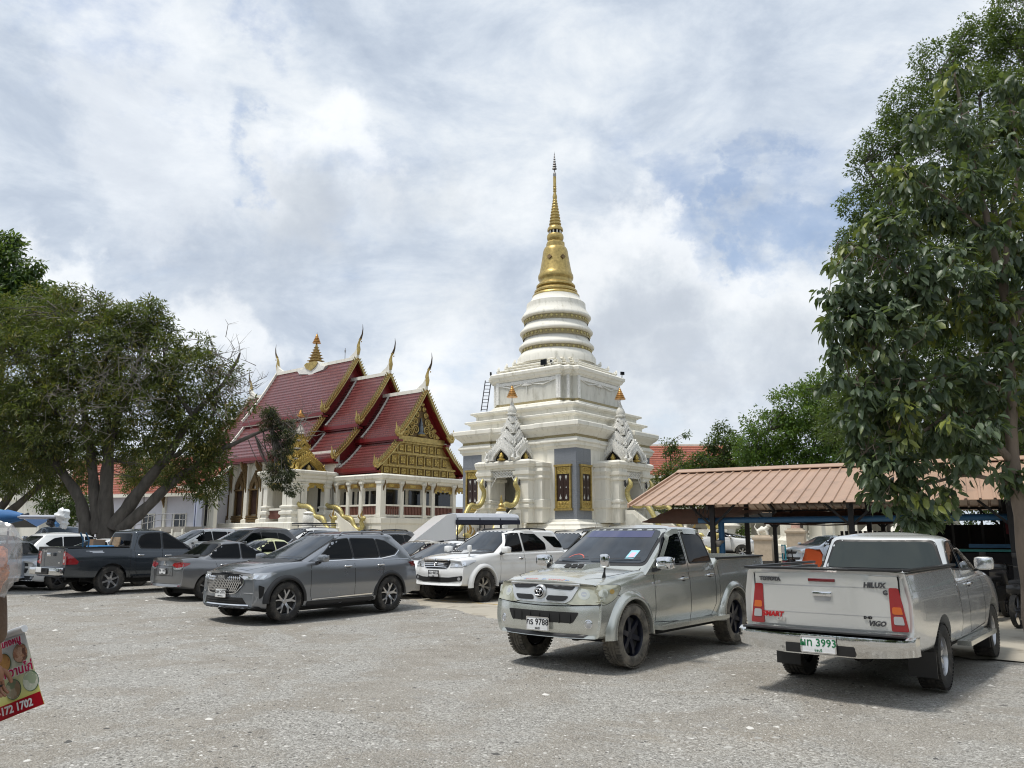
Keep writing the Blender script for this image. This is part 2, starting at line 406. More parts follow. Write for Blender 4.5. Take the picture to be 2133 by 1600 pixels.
def cabin_mesh(S):
 c=S['cab'];rings=[]
 z0, z1=c['z0'], c['z1'];m=12;NY=9
 def ring(xf, xr, hw, z, rc=.10, kf=.10, kr=.03, hr=None, fz=0.0):
  """plan outline; hr = half-width at the rear"""
  P=[];hr=hr or hw
  def X(y, front):
   t=abs(y)/hw
   return xf-kf*t*t if front else xr+kr*t*t
  ys=[-1, -.97, -.9, -.75, -.5, -.25, 0, .25, .5, .75, .9, .97, 1]
  for t in ys:
   k=max(0, abs(t)-.8)/.2;P.append((X(t*hw, True)-rc*(1-sqrt(max(0, 1-k*k))), t*hw, z))
  L=xf-xr
  for s in(.2, .35, .5, .65, .8):
   x=xf-kf-rc-(L-kf-rc-rc-kr)*s;P.append((x, hw+(hr-hw)*s+c.get('bulge', .015)*sin(pi*s), z))
  for t in ys[::-1]:
   k=max(0, abs(t)-.8)/.2;P.append((X(t*hr, False)+rc*(1-sqrt(max(0, 1-k*k))), t*hr, z))
  for s in(.8, .65, .5, .35, .2):
   x=xf-kf-rc-(L-kf-rc-rc-kr)*s;P.append((x, -(hw+(hr-hw)*s+c.get('bulge', .015)*sin(pi*s)), z))
  return P
 R=c.get('R', .09)
 for i in range(m+1):
  s=i/m;z=z0+(z1-R-z0)*s
  e=c.get('ex', 1.0)
  xf=c['xf0']+(c['xf1']-c['xf0'])*s**e;xr=c['xr0']+(c['xr1']-c['xr0'])*s**c.get('exr', 1.0)
  hw=c['w0']+(c['w1']-c['w0'])*s**1.25;hr=c.get('wr0', c['w0'])+(c.get('wr1', c['w1'])-c.get('wr0', c['w0']))*s**1.25
  rings.append(ring(xf, xr, hw, z, .07, c.get('kf', .14), c.get('kr', .03), hr))
 sf=(c['xf0']-c['xf1'])/(z1-R-z0);sr=(c['xr1']-c['xr0'])/(z1-R-z0)
 for i in range(1, 6):
  a=i/5*pi/2;ins=(1-cos(a))*R*1.6
  z=z1-R+R*sin(a)
  rings.append(ring(c['xf1']-sf*R*sin(a)*.8-ins*1.3, c['xr1']+sr*R*sin(a)*.6+ins, c['w1']-ins, z, .07+ins*.3, c.get('kf', .14), c.get('kr', .03), c.get('wr1', c['w1'])-ins))
 lx, rx, w=c['xf1']-sf*R*.8-R*2.1, c['xr1']+sr*R*.6+R*1.6, c['w1']-R*1.6
 cx=(lx+rx)/2
 for q in(.8, .55, .3, .08):
  dz=c.get('rc', .045)*(1-q*q)
  rings.append(ring(cx+(lx-cx)*q, cx+(rx-cx)*q, w*q, z1+dz, .07*q, c.get('kf', .14)*q, .03*q))
 n=len(rings[0]);vs=[p for r in rings for p in r];fs=[]
 for i in range(len(rings)-1):
  for k in range(n):
   k2=(k+1)%n;fs.append((i*n+k, i*n+k2, (i+1)*n+k2, (i+1)*n+k))
 fs.append(tuple(range(n-1, -1, -1)));fs.append(tuple(len(vs)-n+k for k in range(n)))
 me=bpy.data.meshes.new('cab');me.from_pydata(vs, [], fs);me.update()
 return me
def boolean(me, cutters):
 g=G()
 for c in cutters:g.add(c.v, c.f)
 o=bpy.data.objects.new('a', me);COL.objects.link(o)
 cm=bpy.data.meshes.new('b');cm.from_pydata(g.v, [], g.f);cm.update();b=bpy.data.objects.new('b', cm);COL.objects.link(b)
 for q in(me, cm):
  bm=bmesh.new();bm.from_mesh(q);bmesh.ops.recalc_face_normals(bm, faces=bm.faces);bm.to_mesh(q);bm.free()
 md=o.modifiers.new('m', 'BOOLEAN');md.operation='DIFFERENCE';md.solver='EXACT';md.use_self=True;md.object=b
 dg=bpy.context.evaluated_depsgraph_get();r=bpy.data.meshes.new_from_object(o.evaluated_get(dg))
 bpy.data.objects.remove(o);bpy.data.objects.remove(b)
 return r
class Skin:
 """projects panels, lamps and gaps on to a vehicle's surface"""
 def __init__(s, meshes):
  vs=[];fs=[]
  for me in meshes:
   o=len(vs);vs+=[v.co.copy()for v in me.vertices];fs+=[tuple(i+o for i in p.vertices)for p in me.polygons]
  s.bvh=BVHTree.FromPolygons(vs, fs)
 def cast(s, p, d):
  d=Vector(d).normalized();h=s.bvh.ray_cast(Vector(p)-d*2, d, 14)
  return(h[0], h[1])if h[0]is not None else s.near(p)
 def near(s, p):
  h=s.bvh.find_nearest(Vector(p));return h[0], h[1]
 def patch(s, pts, off=.004, d=None, seg=.06, skirt=.012, g=None):
  """3-D outline -> a panel that hugs the surface"""
  bm=bmesh.new();vs=[bm.verts.new(p)for p in pts]
  bm.faces.new(vs);bmesh.ops.triangulate(bm, faces=bm.faces)
  for it in range(7):
   es=[e for e in bm.edges if e.calc_length()>seg]
   if not es:break
   bmesh.ops.subdivide_edges(bm, edges=es, cuts=1);bmesh.ops.triangulate(bm, faces=bm.faces)
   if len(bm.faces)>6000:break
  nm={}
  for v in bm.verts:
   q, n=s.cast(v.co, d)if d is not None else s.near(v.co)
   if d is not None and n.dot(Vector(d))>0:n=-n
   nm[v]=n;v.co=q+n*off
  bm.normal_update()
  if bm.faces:
   a=sum((f.normal*f.calc_area()for f in bm.faces), Vector());ref=sum((nm[v]for v in nm), Vector())
   if a.dot(ref)<0:bmesh.ops.reverse_faces(bm, faces=bm.faces)
  be=[e for e in bm.edges if e.is_boundary]
  r=bmesh.ops.extrude_edge_only(bm, edges=be)
  for v in r['geom']:
   if isinstance(v, bmesh.types.BMVert):
    src=min((e.other_vert(v)for e in v.link_edges if e.other_vert(v)in nm), key=lambda w:(w.co-v.co).length, default=None)
    if src is not None:v.co=v.co-nm[src]*(off+skirt)
  bm.normal_update()
  g=g if g is not None else G();bm.verts.index_update()
  g.add([v.co for v in bm.verts], [tuple(v.index for v in f.verts)for f in bm.faces]);bm.free()
  return g
 def line(s, pts, w=.008, off=.0015, d=None, step=.05, g=None):
  """a thin strip along a 3-D polyline on the surface"""
  g=g if g is not None else G();P=[]
  for a, b in zip(pts, pts[1:]):
   a, b=Vector(a), Vector(b);k=max(1, int((b-a).length/step))
   for i in range(k):P.append(a.lerp(b, i/k))
  P.append(Vector(pts[-1]));Q=[]
  for p in P:
   q, n=s.cast(p, d)if d is not None else s.near(p)
   if d is not None and n.dot(Vector(d))>0:n=-n
   Q.append((q+n*off, n))
  vs=[]
  for i, (q, n)in enumerate(Q):
   t=Q[min(i+1, len(Q)-1)][0]-Q[max(i-1, 0)][0]
   sd=t.cross(n);sd=sd.normalized()*w/2 if sd.length>1e-9 else Vector((0, 0, w/2))
   vs+=[q-sd, q+sd]
  g.add(vs, [(2*i, 2*i+1, 2*i+3, 2*i+2)for i in range(len(Q)-1)])
  return g
def wheel(parent, x, y, r, rr, wd, side, spokes, style, rim_mat, tyre_mat, n=36):
 """wheel part (hub and drum) with tyre and rim as sub-parts; side = +1 left"""
 g=G();g.lathe([(.02, -wd*.30), (rr*.86, -wd*.30), (rr*.86, wd*.12), (.02, wd*.12)], 18, axis='y')
 if side<0:g.v=[(p[0], -p[1], p[2])for p in g.v];g.f=[q[::-1]for q in g.f]
 w=g.build('wheel', M_CHASSIS, parent, 40, loc=(x, y, r))
 t=G();h=wd/2
 prof=[(rr*.97, h*.74), (rr*1.0, h*.80), (rr*1.06, h*.93), (rr+(r-rr)*.5, h*1.0), (r*.955, h*.9), (r*.985, h*.78), (r, h*.66), (r, h*.40), (r*.982, h*.38), (r*.982, h*.34), (r, h*.32), (r, h*.06), (r*.982, h*.04), (r*.982, -h*.04), (r, -h*.06), (r, -h*.32), (r*.982, -h*.34), (r*.982, -h*.38), (r, -h*.40), (r, -h*.66), (r*.985, -h*.78), (r*.955, -h*.9), (rr+(r-rr)*.5, -h), (rr, -h*.8)]
 t.lathe(prof, n, axis='y', caps=False)
 if parent.get('detail', 1):
  nb=52
  for k in range(nb):
   a=2*pi*k/nb
   for sgn in(-1, 1):
    c=Vector((cos(a)*(r+.001), sgn*h*.72, sin(a)*(r+.001)))
    M=Matrix.Rotation(-a, 3, 'Y');t.box(c, (.012, h*.46, 2*pi*r/nb*.6), M=M)
 t.build('tyre', tyre_mat, w, 35)
 q=G();s1=h*.72
 q.lathe([(rr*.86, -h*.6), (rr*.93, s1*.3), (rr*.95, s1*.8), (rr*1.0, s1*1.06), (rr*1.02, s1*1.06), (rr*1.0, s1*.8), (rr*.97, -h*.6)], n, axis='y', caps=False)
 q.lathe([(.005, s1*.62), (rr*.16, s1*.62), (rr*.20, s1*.5), (rr*.24, s1*.1)], 16, axis='y')
 for k in range(spokes):
  a=2*pi*k/spokes+.3
  def P(rad, ang, yy):return(rad*cos(ang), yy, rad*sin(ang))
  def spoke(a0, a1, w0, w1, y0, y1, th=.03):
   r0, r1=rr*.16, rr*.955
   vs=[]
   for(rad, an, ww, yy)in((r0, a0, w0, y0), (rr*.55, (a0+a1)/2, (w0+w1)/2, max(y0, y1)+.004), (r1, a1, w1, y1)):
    for sg in(-1, 1):
     dx, dz=-sin(an)*sg*ww/2, cos(an)*sg*ww/2
     p=P(rad, an, yy);vs.append((p[0]+dx, p[1], p[2]+dz));vs.append((p[0]+dx*1.2, p[1]-th, p[2]+dz*1.2))
   fs=[]
   for i in(0, 4):
    fs+=[(i, i+2, i+6, i+4), (i, i+4, i+5, i+1), (i+2, i+3, i+7, i+6)]
   q.add(vs, fs)
  if style=='six':spoke(a, a, rr*.26, rr*.20, s1*.6, s1*.72)
  elif style=='multi':spoke(a-.06, a-.13, rr*.11, rr*.12, s1*.55, s1*.85);spoke(a+.06, a+.13, rr*.11, rr*.12, s1*.55, s1*.85)
  elif style=='turbine':spoke(a, a+.36, rr*.22, rr*.12, s1*.5, s1*.95);spoke(a+.1, a-.16, rr*.12, rr*.10, s1*.5, s1*.9)
  elif style=='hex':
   spoke(a, a, rr*.15, rr*.13, s1*.55, s1*.85)
   b=a+pi/spokes
   q.bar(P(rr*.62, a, s1*.78), P(rr*.93, b, s1*.84), .03, .03);q.bar(P(rr*.62, a+2*pi/spokes, s1*.78), P(rr*.93, b, s1*.84), .03, .03)
   q.bar(P(rr*.33, a, s1*.65), P(rr*.62, b, s1*.7), .022, .025);q.bar(P(rr*.33, a+2*pi/spokes, s1*.65), P(rr*.62, b, s1*.7), .022, .025)
  else:spoke(a, a, rr*.2, rr*.16, s1*.58, s1*.9)
 if side<0:
  q.v=[(p[0], -p[1], p[2])for p in q.v];q.f=[f[::-1]for f in q.f]
 q.build('rim', rim_mat, w, 30)
 return w
def rbox(c, d, r=.02, M=None):
 """box with rounded edges"""
 bm=bmesh.new();bmesh.ops.create_cube(bm, size=1)
 for v in bm.verts:v.co=Vector((v.co.x*d[0], v.co.y*d[1], v.co.z*d[2]))
 bmesh.ops.bevel(bm, geom=list(bm.edges), offset=min(r, min(d)*.45), segments=2, affect='EDGES', profile=.6)
 g=G();vs=[(M@v.co if M is not None else v.co)+Vector(c)for v in bm.verts];bm.verts.index_update()
 g.add(vs, [tuple(v.index for v in f.verts)for f in bm.faces]);bm.free();return g
def flare(g, cx, cz, r0, r1, y0, y1, a0, a1, sgn, n=26):
 """wheel-arch lip: swept section between radii r0..r1 and widths y0..y1"""
 sec=[(r1+.035, y0-.03), (r1, y0+.012), (r1-.03, y1*.5+y0*.5+.012), (r0+.03, y1), (r0+.004, y1-.004), (r0, y1-.03), (r0, y0-.06)]
 m=len(sec);vs=[]
 for k in range(n+1):
  a=a0+(a1-a0)*k/n
  for(r, y)in sec:vs.append((cx+r*cos(a), sgn*y, cz+r*sin(a)))
 fs=[]
 for k in range(n):
  for i in range(m-1):
   q=(k*m+i, k*m+i+1, (k+1)*m+i+1, (k+1)*m+i);fs.append(q if sgn>0 else q[::-1])
 g.add(vs, fs)
def mirror_poly(p):return[(x, -y, z)for(x, y, z)in p][::-1]
def vehicle(S, name, label, cat, x, y, yaw, group=None):
 """S: shape and detail table of one vehicle; x, y = ground point midway between the axles"""
 wb, hw=S['wb'], S['hw'];R=S['wr'];ra=S.get('ra', R+.055)
 t=thing(name, label, cat, (x, y, S.get('dz', 0)), yaw, group);t['detail']=S.get('detail', 1)
 off=(wb/2, 0, 0);P=S['paint'];fine=S.get('detail', 1)
 body=body_mesh(S)
 cut=[]
 for cx in(0, -wb):
  for sg in(1, -1):
   c=G();c.lathe([(ra, -.32), (ra, .32)], 36, (cx, sg*(hw-.08), R+S.get('az', .01)), axis='y');cut.append(c)
 if S.get('bed'):
  b=S['bed'];c=G();c.box(((b[0]+b[1])/2, 0, 1.35), (b[1]-b[0], 2*(hw-b[3]), (1.35-b[2])*2));cut.append(c)
 if S.get('cuts'):cut+=S['cuts']()
 body=boolean(body, cut)
 cab=cabin_mesh(S)if S.get('cab')else None
 sk=Skin([body]+([cab]if cab else[]))
 def put(me_or_g, nm, m, sm=32, label=None, par=None):
  if isinstance(me_or_g, G):return me_or_g.build(nm, m, par or t, sm, loc=off if par is None else None, label=label)
  return link_mesh(me_or_g, nm, m, par or t, sm, loc=off if par is None else None, label=label)
 bo=put(body, 'body', P, 36)
 if cab:put(cab, 'cabin', P, 35)
 for sg in(1, -1):
  for w in S.get('side_glass', ()):
   pts=[(q[0], sg*hw, q[1])for q in round_poly(w, .05)]
   gl=sk.patch(pts, .005, (0, -sg, 0), .09);gw=put(gl, 'side_window', M_GLASS, 60)
   ol=[(q[0], sg*hw, q[1])for q in round_poly(w, .05)];ol.append(ol[0])
   if fine:put(sk.line(ol, .022, .008, (0, -sg, 0), .04), 'window_seal', M_TRIM, None)
  for w in S.get('glass_trim', ()):
   put(sk.line([(q[0], sg*hw, q[1])for q in w], .018, .011, (0, -sg, 0), .05), 'window_trim', M_CHROME, None)
  for w in S.get('visors', ()):
   put(sk.line([(q[0], sg*hw, q[1])for q in w], .075, .022, (0, -sg, 0), .05), 'window_visor', S.get('visor_mat', M_GLASS), 40)
 if S.get('screen'):
  (zb, yb, zt_, yt)=S['screen']
  def fs_(e):return round_poly([(-yb-e, zb-e), (yb+e, zb-e), (yt+e, zt_+e), (-yt-e, zt_+e)], .06)
  put(sk.patch([(2, q[0], q[1])for q in fs_(.035)], .003, (-1, 0, 0), .1), 'windscreen_seal', M_TRIM, 60)
  put(sk.patch([(2, q[0], q[1])for q in fs_(0)], .009, (-1, 0, 0), .1), 'windscreen', S.get('screen_mat', M_WSCREEN), 60)
  if fine:
   for(ya, za, yb2, zb2)in((-.05, zb+.02, yb-.08, zb+.05), (-yb+.1, zb+.02, -.12, zb+.05)):
    put(sk.line([(2, ya, za), (2, yb2, zb2)], .02, .03, (-1, 0, 0)), 'wiper', M_TRIM, None)
 if S.get('rear_glass'):
  (zb, yb, zt_, yt)=S['rear_glass']
  def rs_(e):return round_poly([(-yb-e, zb-e), (yb+e, zb-e), (yt+e, zt_+e), (-yt-e, zt_+e)], .07)
  X=S.get('rear_glass_x', -6)
  put(sk.patch([(X, q[0], q[1])for q in rs_(.03)], .003, (1, 0, 0), .1), 'rear_window_seal', M_TRIM, 60)
  put(sk.patch([(X, q[0], q[1])for q in rs_(0)], .009, (1, 0, 0), .1), 'rear_window', S.get('rglass_mat', M_GLASS), 60)
 gaps=G()
 for(kind, w)in S.get('gaps', ()):
  if kind=='s':
   for sg in(1, -1):sk.line([(q[0], sg*hw, q[1])for q in w], .009, .0015, (0, -sg, 0), g=gaps)
  elif kind=='f':sk.line([(2, q[0], q[1])for q in w], .009, .0015, (-1, 0, 0), g=gaps)
  elif kind=='r':sk.line([(-7, q[0], q[1])for q in w], .010, .0015, (1, 0, 0), g=gaps)
  elif kind=='t':sk.line([(q[0], q[1], 3)for q in w], .009, .0015, (0, 0, -1), g=gaps)
 if gaps.v:put(gaps, 'panel_gap', M_SEAM, None)
 # panels projected from one side: (part name, material, direction, outline, offset)
 for(nm, m, d, pts, o, rr)in S.get('panels', ()):
  pts=round_poly(pts, rr)if rr else pts
  if d=='f':put(sk.patch([(2, a, b)for a, b in pts], o, (-1, 0, 0), .07), nm, m, 50)
  elif d=='r':put(sk.patch([(-7, a, b)for a, b in pts], o, (1, 0, 0), .07), nm, m, 50)
  elif d=='t':put(sk.patch([(a, b, 3)for a, b in pts], o, (0, 0, -1), .07), nm, m, 50)
  elif d=='s':
   for sg in(1, -1):put(sk.patch([(a, sg*1.2, b)for a, b in pts], o, (0, -sg, 0), .07), nm, m, 50)
  elif d=='d':
   for sg in(1, -1):
    v=Vector((-cos(radians(38)), -sg*sin(radians(38)), 0));side=Vector((-v.y, v.x, 0))*-sg
    put(sk.patch([Vector((.6, sg*.75, 0))+side*a+Vector((0, 0, b))for a, b in pts], o, v, .06), nm, m, 50)
  elif d=='q':
   for sg in(1, -1):
    v=Vector((cos(radians(38)), -sg*sin(radians(38)), 0));side=Vector((v.y, -v.x, 0))*-sg
    put(sk.patch([Vector((-wb-S['ro']+.2, sg*.75, 0))+side*a+Vector((0, 0, b))for a, b in pts], o, v, .06), nm, m, 50)
 for sg in(1, -1):
  for(hx, hz)in S.get('handles', ()):
   q, n=sk.cast((hx, sg*1.3, hz), (0, -sg, 0))
   h=G();c=q+n*.028
   h.tube([q-Vector((.09, 0, 0)), c-Vector((.075, 0, 0)), c+Vector((.075, 0, 0)), q+Vector((.09, 0, 0))], [.014, .016, .016, .014], 8)
   cup=sk.patch([(q[0]+.06*cos(a), sg*1.3, q[2]+.035*sin(a))for a in[2*pi*k/14 for k in range(14)]], .002, (0, -sg, 0), .05)
   put(cup, 'handle_cup', S.get('cup_mat', M_TRIM), None)
   put(h, 'door_handle', S.get('handle_mat', M_CHROME), 50)
  if S.get('mirror'):
   (mx, mz, ms)=S['mirror'];q, n=sk.cast((mx, sg*1.4, mz-.03), (0, -sg, 0))
   a=G();a.bar(q-n*.02, (q[0]+.0, q[1]+sg*.10, mz), .07, .05)
   put(a, 'mirror_arm', M_TRIM)
   sh=rbox((q[0]-.01, q[1]+sg*(.07+ms[1]/2), mz+.07), ms, .055)
   put(sh, 'mirror', S.get('mirror_mat', P), 60)
   gz=rbox((q[0]-.01-ms[0]/2, q[1]+sg*(.07+ms[1]/2), mz+.07), (.012, ms[1]*.86, ms[2]*.8), .004)
   put(gz, 'mirror_glass', M_LAMPI)
 if S.get('flares'):
  (fr0, fr1, fy, fm)=S['flares']
  for cx in(0, -wb):
   for sg in(1, -1):
    g=G();flare(g, cx, R+S.get('az', .01), ra+fr0, ra+fr1, hw-.02, hw+fy, radians(-3), radians(183), sg)
    put(g, 'fender_flare', fm or P, 50)
 if S.get('step'):
  (sx0, sx1, sz, sw)=S['step']
  for sg in(1, -1):
   put(rbox(((sx0+sx1)/2, sg*(hw-.06+sw/2), sz), (sx1-sx0, sw, .055), .022), 'side_step', S.get('step_mat', M_TRIM), 45)
 if S.get('rails'):
  (a, b, yy, zz)=S['rails']
  for sg in(1, -1):
   g=G();g.tube([(a, sg*yy, zz-.045), (a-.12, sg*yy, zz+.03), ((a+b)/2, sg*yy, zz+.05), (b+.12, sg*yy, zz+.03), (b, sg*yy, zz-.045)], .020, 8)
   g.tube([((a+b)/2, sg*yy, zz+.05), ((a+b)/2, sg*yy, zz-.04)], .018, 6)
   put(g, 'roof_rail', S.get('rail_mat', M_TRIM), 50)
 if S.get('aerial'):
  q=S['aerial'];g=G();g.tube([q, (q[0]-.12, q[1], q[2]+.28)], .006, 5);put(g, 'aerial', M_TRIM)
  # underside
 g=G();zlow=min(q[1]for q in S['bot'])
 g.box((-wb/2, 0, zlow-.02), (wb+.3, 2*hw-.5, .14));g.tube([(0, -hw+.2, R), (0, hw-.2, R)], .05, 8);g.tube([(-wb, -hw+.2, R), (-wb, hw-.2, R)], .06, 8)
 if S.get('kindof')=='pickup':
  g.lathe([(.01, -.14), (.13, -.12), (.15, 0), (.13, .12), (.01, .14)], 12, (-wb, 0, R), axis='x');g.box((-wb/2, .42, .42), (wb+1.3, .08, .14));g.box((-wb/2, -.42, .42), (wb+1.3, .08, .14))
  g.tube([(-wb-.35, -.2, .45), (-wb-.7, -.28, .38), (-wb-1.05, -.3, .36)], .035, 8)
 put(g, 'chassis', M_CHASSIS, 40)
 for cx in(0, -wb):
  for sg in(1, -1):
   yy=hw-S.get('wd', .24)/2+S.get('wout', -.01)
   if cx==0 and S.get('steer'):pass
   w=wheel(t, cx+wb/2, sg*yy, R, S['rr'], S.get('wd', .24), sg, S.get('spokes', 6), S.get('rstyle', 'multi'), S.get('rim_mat', M_RIM), S.get('tyre_mat', M_TYRE), 40 if fine else 24)
   if cx==0 and S.get('steer'):w.rotation_euler=(0, 0, radians(S['steer']))
 if S.get('flaps'):
  for sg in(1, -1):
   for cx in(0, -wb):
    g=G();g.box((cx-ra-.02, sg*(hw-.16), .30), (.015, .28, .26));put(g, 'mud_flap', M_TRIM)
 for(d, lines, m, (px_, pz), sz)in S.get('plates', ()):
  q, n=sk.cast((2 if d=='f' else-7, 0 if px_ is None else px_, pz), (-1 if d=='f' else 1, 0, 0));s=1 if d=='f' else-1
  X=S.get('plate_x', q[0]+s*S.get('plate_out', .03))
  pl=rbox((X, px_ or 0, pz), (.012, sz, sz*.455), .004);pp=put(pl, 'number_plate', M_PLATE)
  fr=G()
  for(a, b, c_, e)in((-1, 1, 1, 1), (-1, -1, -1, 1), (1, -1, 1, 1), (-1, -1, 1, -1)):
   fr.bar((X, (px_ or 0)+a*sz/2, pz+b*sz*.2275), (X, (px_ or 0)+c_*sz/2, pz+e*sz*.2275), .02, .012)
  put(fr, 'plate_frame', M_CHROME if S.get('plate_chrome', 1)else M_TRIM)
  for(txt, size, dz)in lines:
   M=frame_mat((X+s*.008+wb/2, px_ or 0, pz+dz), (0, s, 0), (0, 0, 1));lettering(txt, size, m, t, M, .001, bold=size*.015)
 for(txt, size, m, o, right, up, k)in S.get('letters', ()):
  k=dict(k);M=frame_mat((o[0]+wb/2, o[1], o[2]), right, up);lettering(txt, size, m, t, M, k.pop('depth', .003), **k)
 if S.get('extra'):S['extra'](t, sk, put)
 return t
P_SILVER=paint('silver_paint', (.60, .61, .565), .74, .24, .04)
P_SILVER2=paint('bright_silver_paint', (.75, .755, .74), .6, .24, .03)
P_GREY=paint('mid_grey_paint', (.25, .265, .29), .75, .27, .07)
P_SEDAN=paint('sedan_grey_paint', (.215, .22, .23), .75, .3, .1)
P_DARK=paint('slate_grey_paint', (.040, .050, .062), .6, .24, .07)
P_WHITE=paint('white_paint', (.78, .785, .78), 0, .22, .06)
P_WHITE2=paint('worn_white_paint', (.66, .67, .68), 0, .35, .3)
P_BLACK=paint('black_paint', (.012, .013, .015), .1, .2, .2)
P_BLUE=paint('blue_grey_paint', (.16, .20, .26), .6, .3, .2)
P_BROWN=paint('brown_grey_paint', (.10, .095, .095), .6, .3, .2)
P_LIME=paint('pale_lime_paint', (.62, .64, .36), .1, .3, .15)
P_ICE=paint('pale_blue_silver_paint', (.42, .47, .54), .6, .3, .12)
P_CREAM=paint('champagne_paint', (.50, .46, .38), .5, .3, .2)
P_NAVY=paint('navy_paint', (.012, .016, .035), .3, .22, .12)
PLM, PLG=M_PLATEK, M_PLATEG
def ring_logo(t, o, r, right, up, m, par=None):
 """three interlocking ellipses inside each other: the badge on a grille"""
 M=frame_mat(o, right, up);g=G()
 for(cx, cy, rx, ry)in((0, 0, r, r*.68), (0, r*.02, r*.30, r*.62), (0, r*.32, r*.62, r*.26)):
  g.tube([(cx+rx*cos(a), cy+ry*sin(a), .006)for a in[2*pi*k/28 for k in range(29)]], r*.085, 6, False)
 g.xf(M);g.build('badge', m, t, 60)
def vigo_extra_front(t, sk, put):
 wx=3.085/2
 def V(x, y, z):return(x+wx, y, z)
 # grille mesh recess, surround and badge
 for nm, poly, o, m in(('grille_surround', [(-.56, 1.045), (.56, 1.045), (.45, .84), (.38, .80), (-.38, .80), (-.45, .84)], .026, M_SURR), ('upper_grille', [(-.49, 1.02), (.49, 1.02), (.45, .955), (.20, .965), (.14, .985), (-.14, .985), (-.20, .965), (-.45, .955)], .036, M_TRIM), ('lower_grille', [(-.42, .885), (-.12, .885), (-.10, .84), (-.12, .825), (-.36, .825)], .036, M_TRIM), ('lower_grille', [(.12, .885), (.42, .885), (.36, .825), (.12, .825), (.10, .84)], .036, M_TRIM)):
  put(sk.patch([(2, a, b)for a, b in round_poly(poly, .03)], o, (-1, 0, 0), .07, .03), nm, m, 40)
 q, n=sk.cast((2, 0, .925), (-1, 0, 0));x=q[0]+.05
 g=G();g.lathe([(.002, x+.012), (.07, x+.010), (.088, x), (.094, x-.03)], 28, (0, 0, .93), 'x');put(g, 'badge_plate', M_SURR, 50)
 g=G();g.lathe([(.002, x+.0135), (.068, x+.0125)], 28, (0, 0, .93), 'x');put(g, 'badge_field', M_SEAM, 50)
 ring_logo(t, (x+.022+wx, 0, .93), .066, (0, 1, 0), (0, 0, 1), M_CHROME)
 lamp_guts(t, sk, put, [(-.17, .915, .072, 0), (-.17, .915, .035, 1), (.06, .93, .055, 0), (.17, .945, .032, 2)], [M_LAMPY2, M_WLAMP, M_AMBER2])
 for s in(1, -1):
  v=Vector((-cos(radians(38)), -s*sin(radians(38)), 0));sd=Vector((-v.y, v.x, 0))*-s
  ol=[Vector((.6, s*.75, 0))+sd*a+Vector((0, 0, b))for a, b in round_poly([(-.42, .80), (-.30, .785), (.10, .80), (.22, .86), (.30, .99), (.27, 1.015), (.05, 1.02), (-.30, 1.02)], .05)]
  put(sk.line(ol+ol[:1], .013, .012, v, .03), 'headlight_seal', M_SEAM)
 put(sk.line([(2, -.86, .80), (2, -.44, .775), (2, 0, .765), (2, .44, .775), (2, .86, .80)], .012, .003, (-1, 0, 0)), 'bumper_gap', M_SEAM)
 put(sk.patch([(2, a, b)for a, b in[(-.66, .44), (.66, .44), (.60, .40), (-.60, .40)]], .010, (-1, 0, 0), .07), 'bumper_lip_shade', M_TRIM)  # dark strip added as shade over the lip that catches ground light
 # intake slats
 for k in range(7):
  g=G();y=-.5+k/6;q, n=sk.cast((2, y*.9, .62), (-1, 0, 0));g.box((q[0]+.012, y*.9, .625), (.006, .012, .12));put(g, 'intake_slat', M_CHASSIS)
  # lower bumper bar that stands proud
 for s in(-1, 1):
 # fog lamp in its pocket
  q, n=sk.cast((2, s*.67, .565), (-1, 0, 0));n=Vector((.95, s*.28, 0)).normalized();q=q-n*.006
  M=n.to_track_quat('Z', 'Y').to_matrix().to_4x4();M.translation=q-n*.005
  g=G();g.lathe([(.056, -.02), (.056, .012), (.047, .016), (.044, .006)], 20);g.xf(M);put(g, 'fog_lamp_bezel', M_CHROME, 40)
  g=G();g.lathe([(.001, .020), (.025, .018), (.046, .008)], 20);g.xf(M);put(g, 'fog_lamp', M_WLAMP, 60)
  # bonnet scoop with three openings
 g=G();q, n=sk.cast((-.02, 0, 3), (0, 0, -1));z=q[2]
 g.add([(.10, -.17, z+.004), (.10, .17, z+.004), (-.02, .16, z+.060), (-.02, -.16, z+.060), (-.50, .20, z+.078), (-.50, -.20, z+.078), (.10, -.21, z-.02), (.10, .21, z-.02), (-.5, .24, z+.0), (-.5, -.24, z+.0)], [(3, 0, 1, 2), (2, 4, 5, 3), (6, 7, 1, 0), (7, 8, 4, 2, 1), (6, 0, 3, 5, 9)])
 put(g, 'bonnet_scoop', P_SILVER, 20)
 for k in(-1, 0, 1):
  g=G();g.add([(.085, k*.105-.045, z+.016), (.085, k*.105+.045, z+.016), (-.01, k*.102+.043, z+.060), (-.01, k*.102-.043, z+.060)], [(0, 1, 2, 3)]);g.v=[(a+.006, b, c+.004)for a, b, c in g.v]
  put(g, 'scoop_opening', M_SEAM)
  # convex guide mirror on the near corner of the bonnet
 q, n=sk.cast((.33, .66, 3), (0, 0, -1));g=G()
 g.tube([q-Vector((0, 0, .02)), q+Vector((.01, .02, .07)), q+Vector((.0, .02, .12))], [.03, .012, .012], 8);put(g, 'guide_mirror_stalk', M_TRIM, 50)
 put(rbox(q+Vector((0, .02, .205)), (.075, .125, .17), .037), 'guide_mirror', M_CHROME, 60)
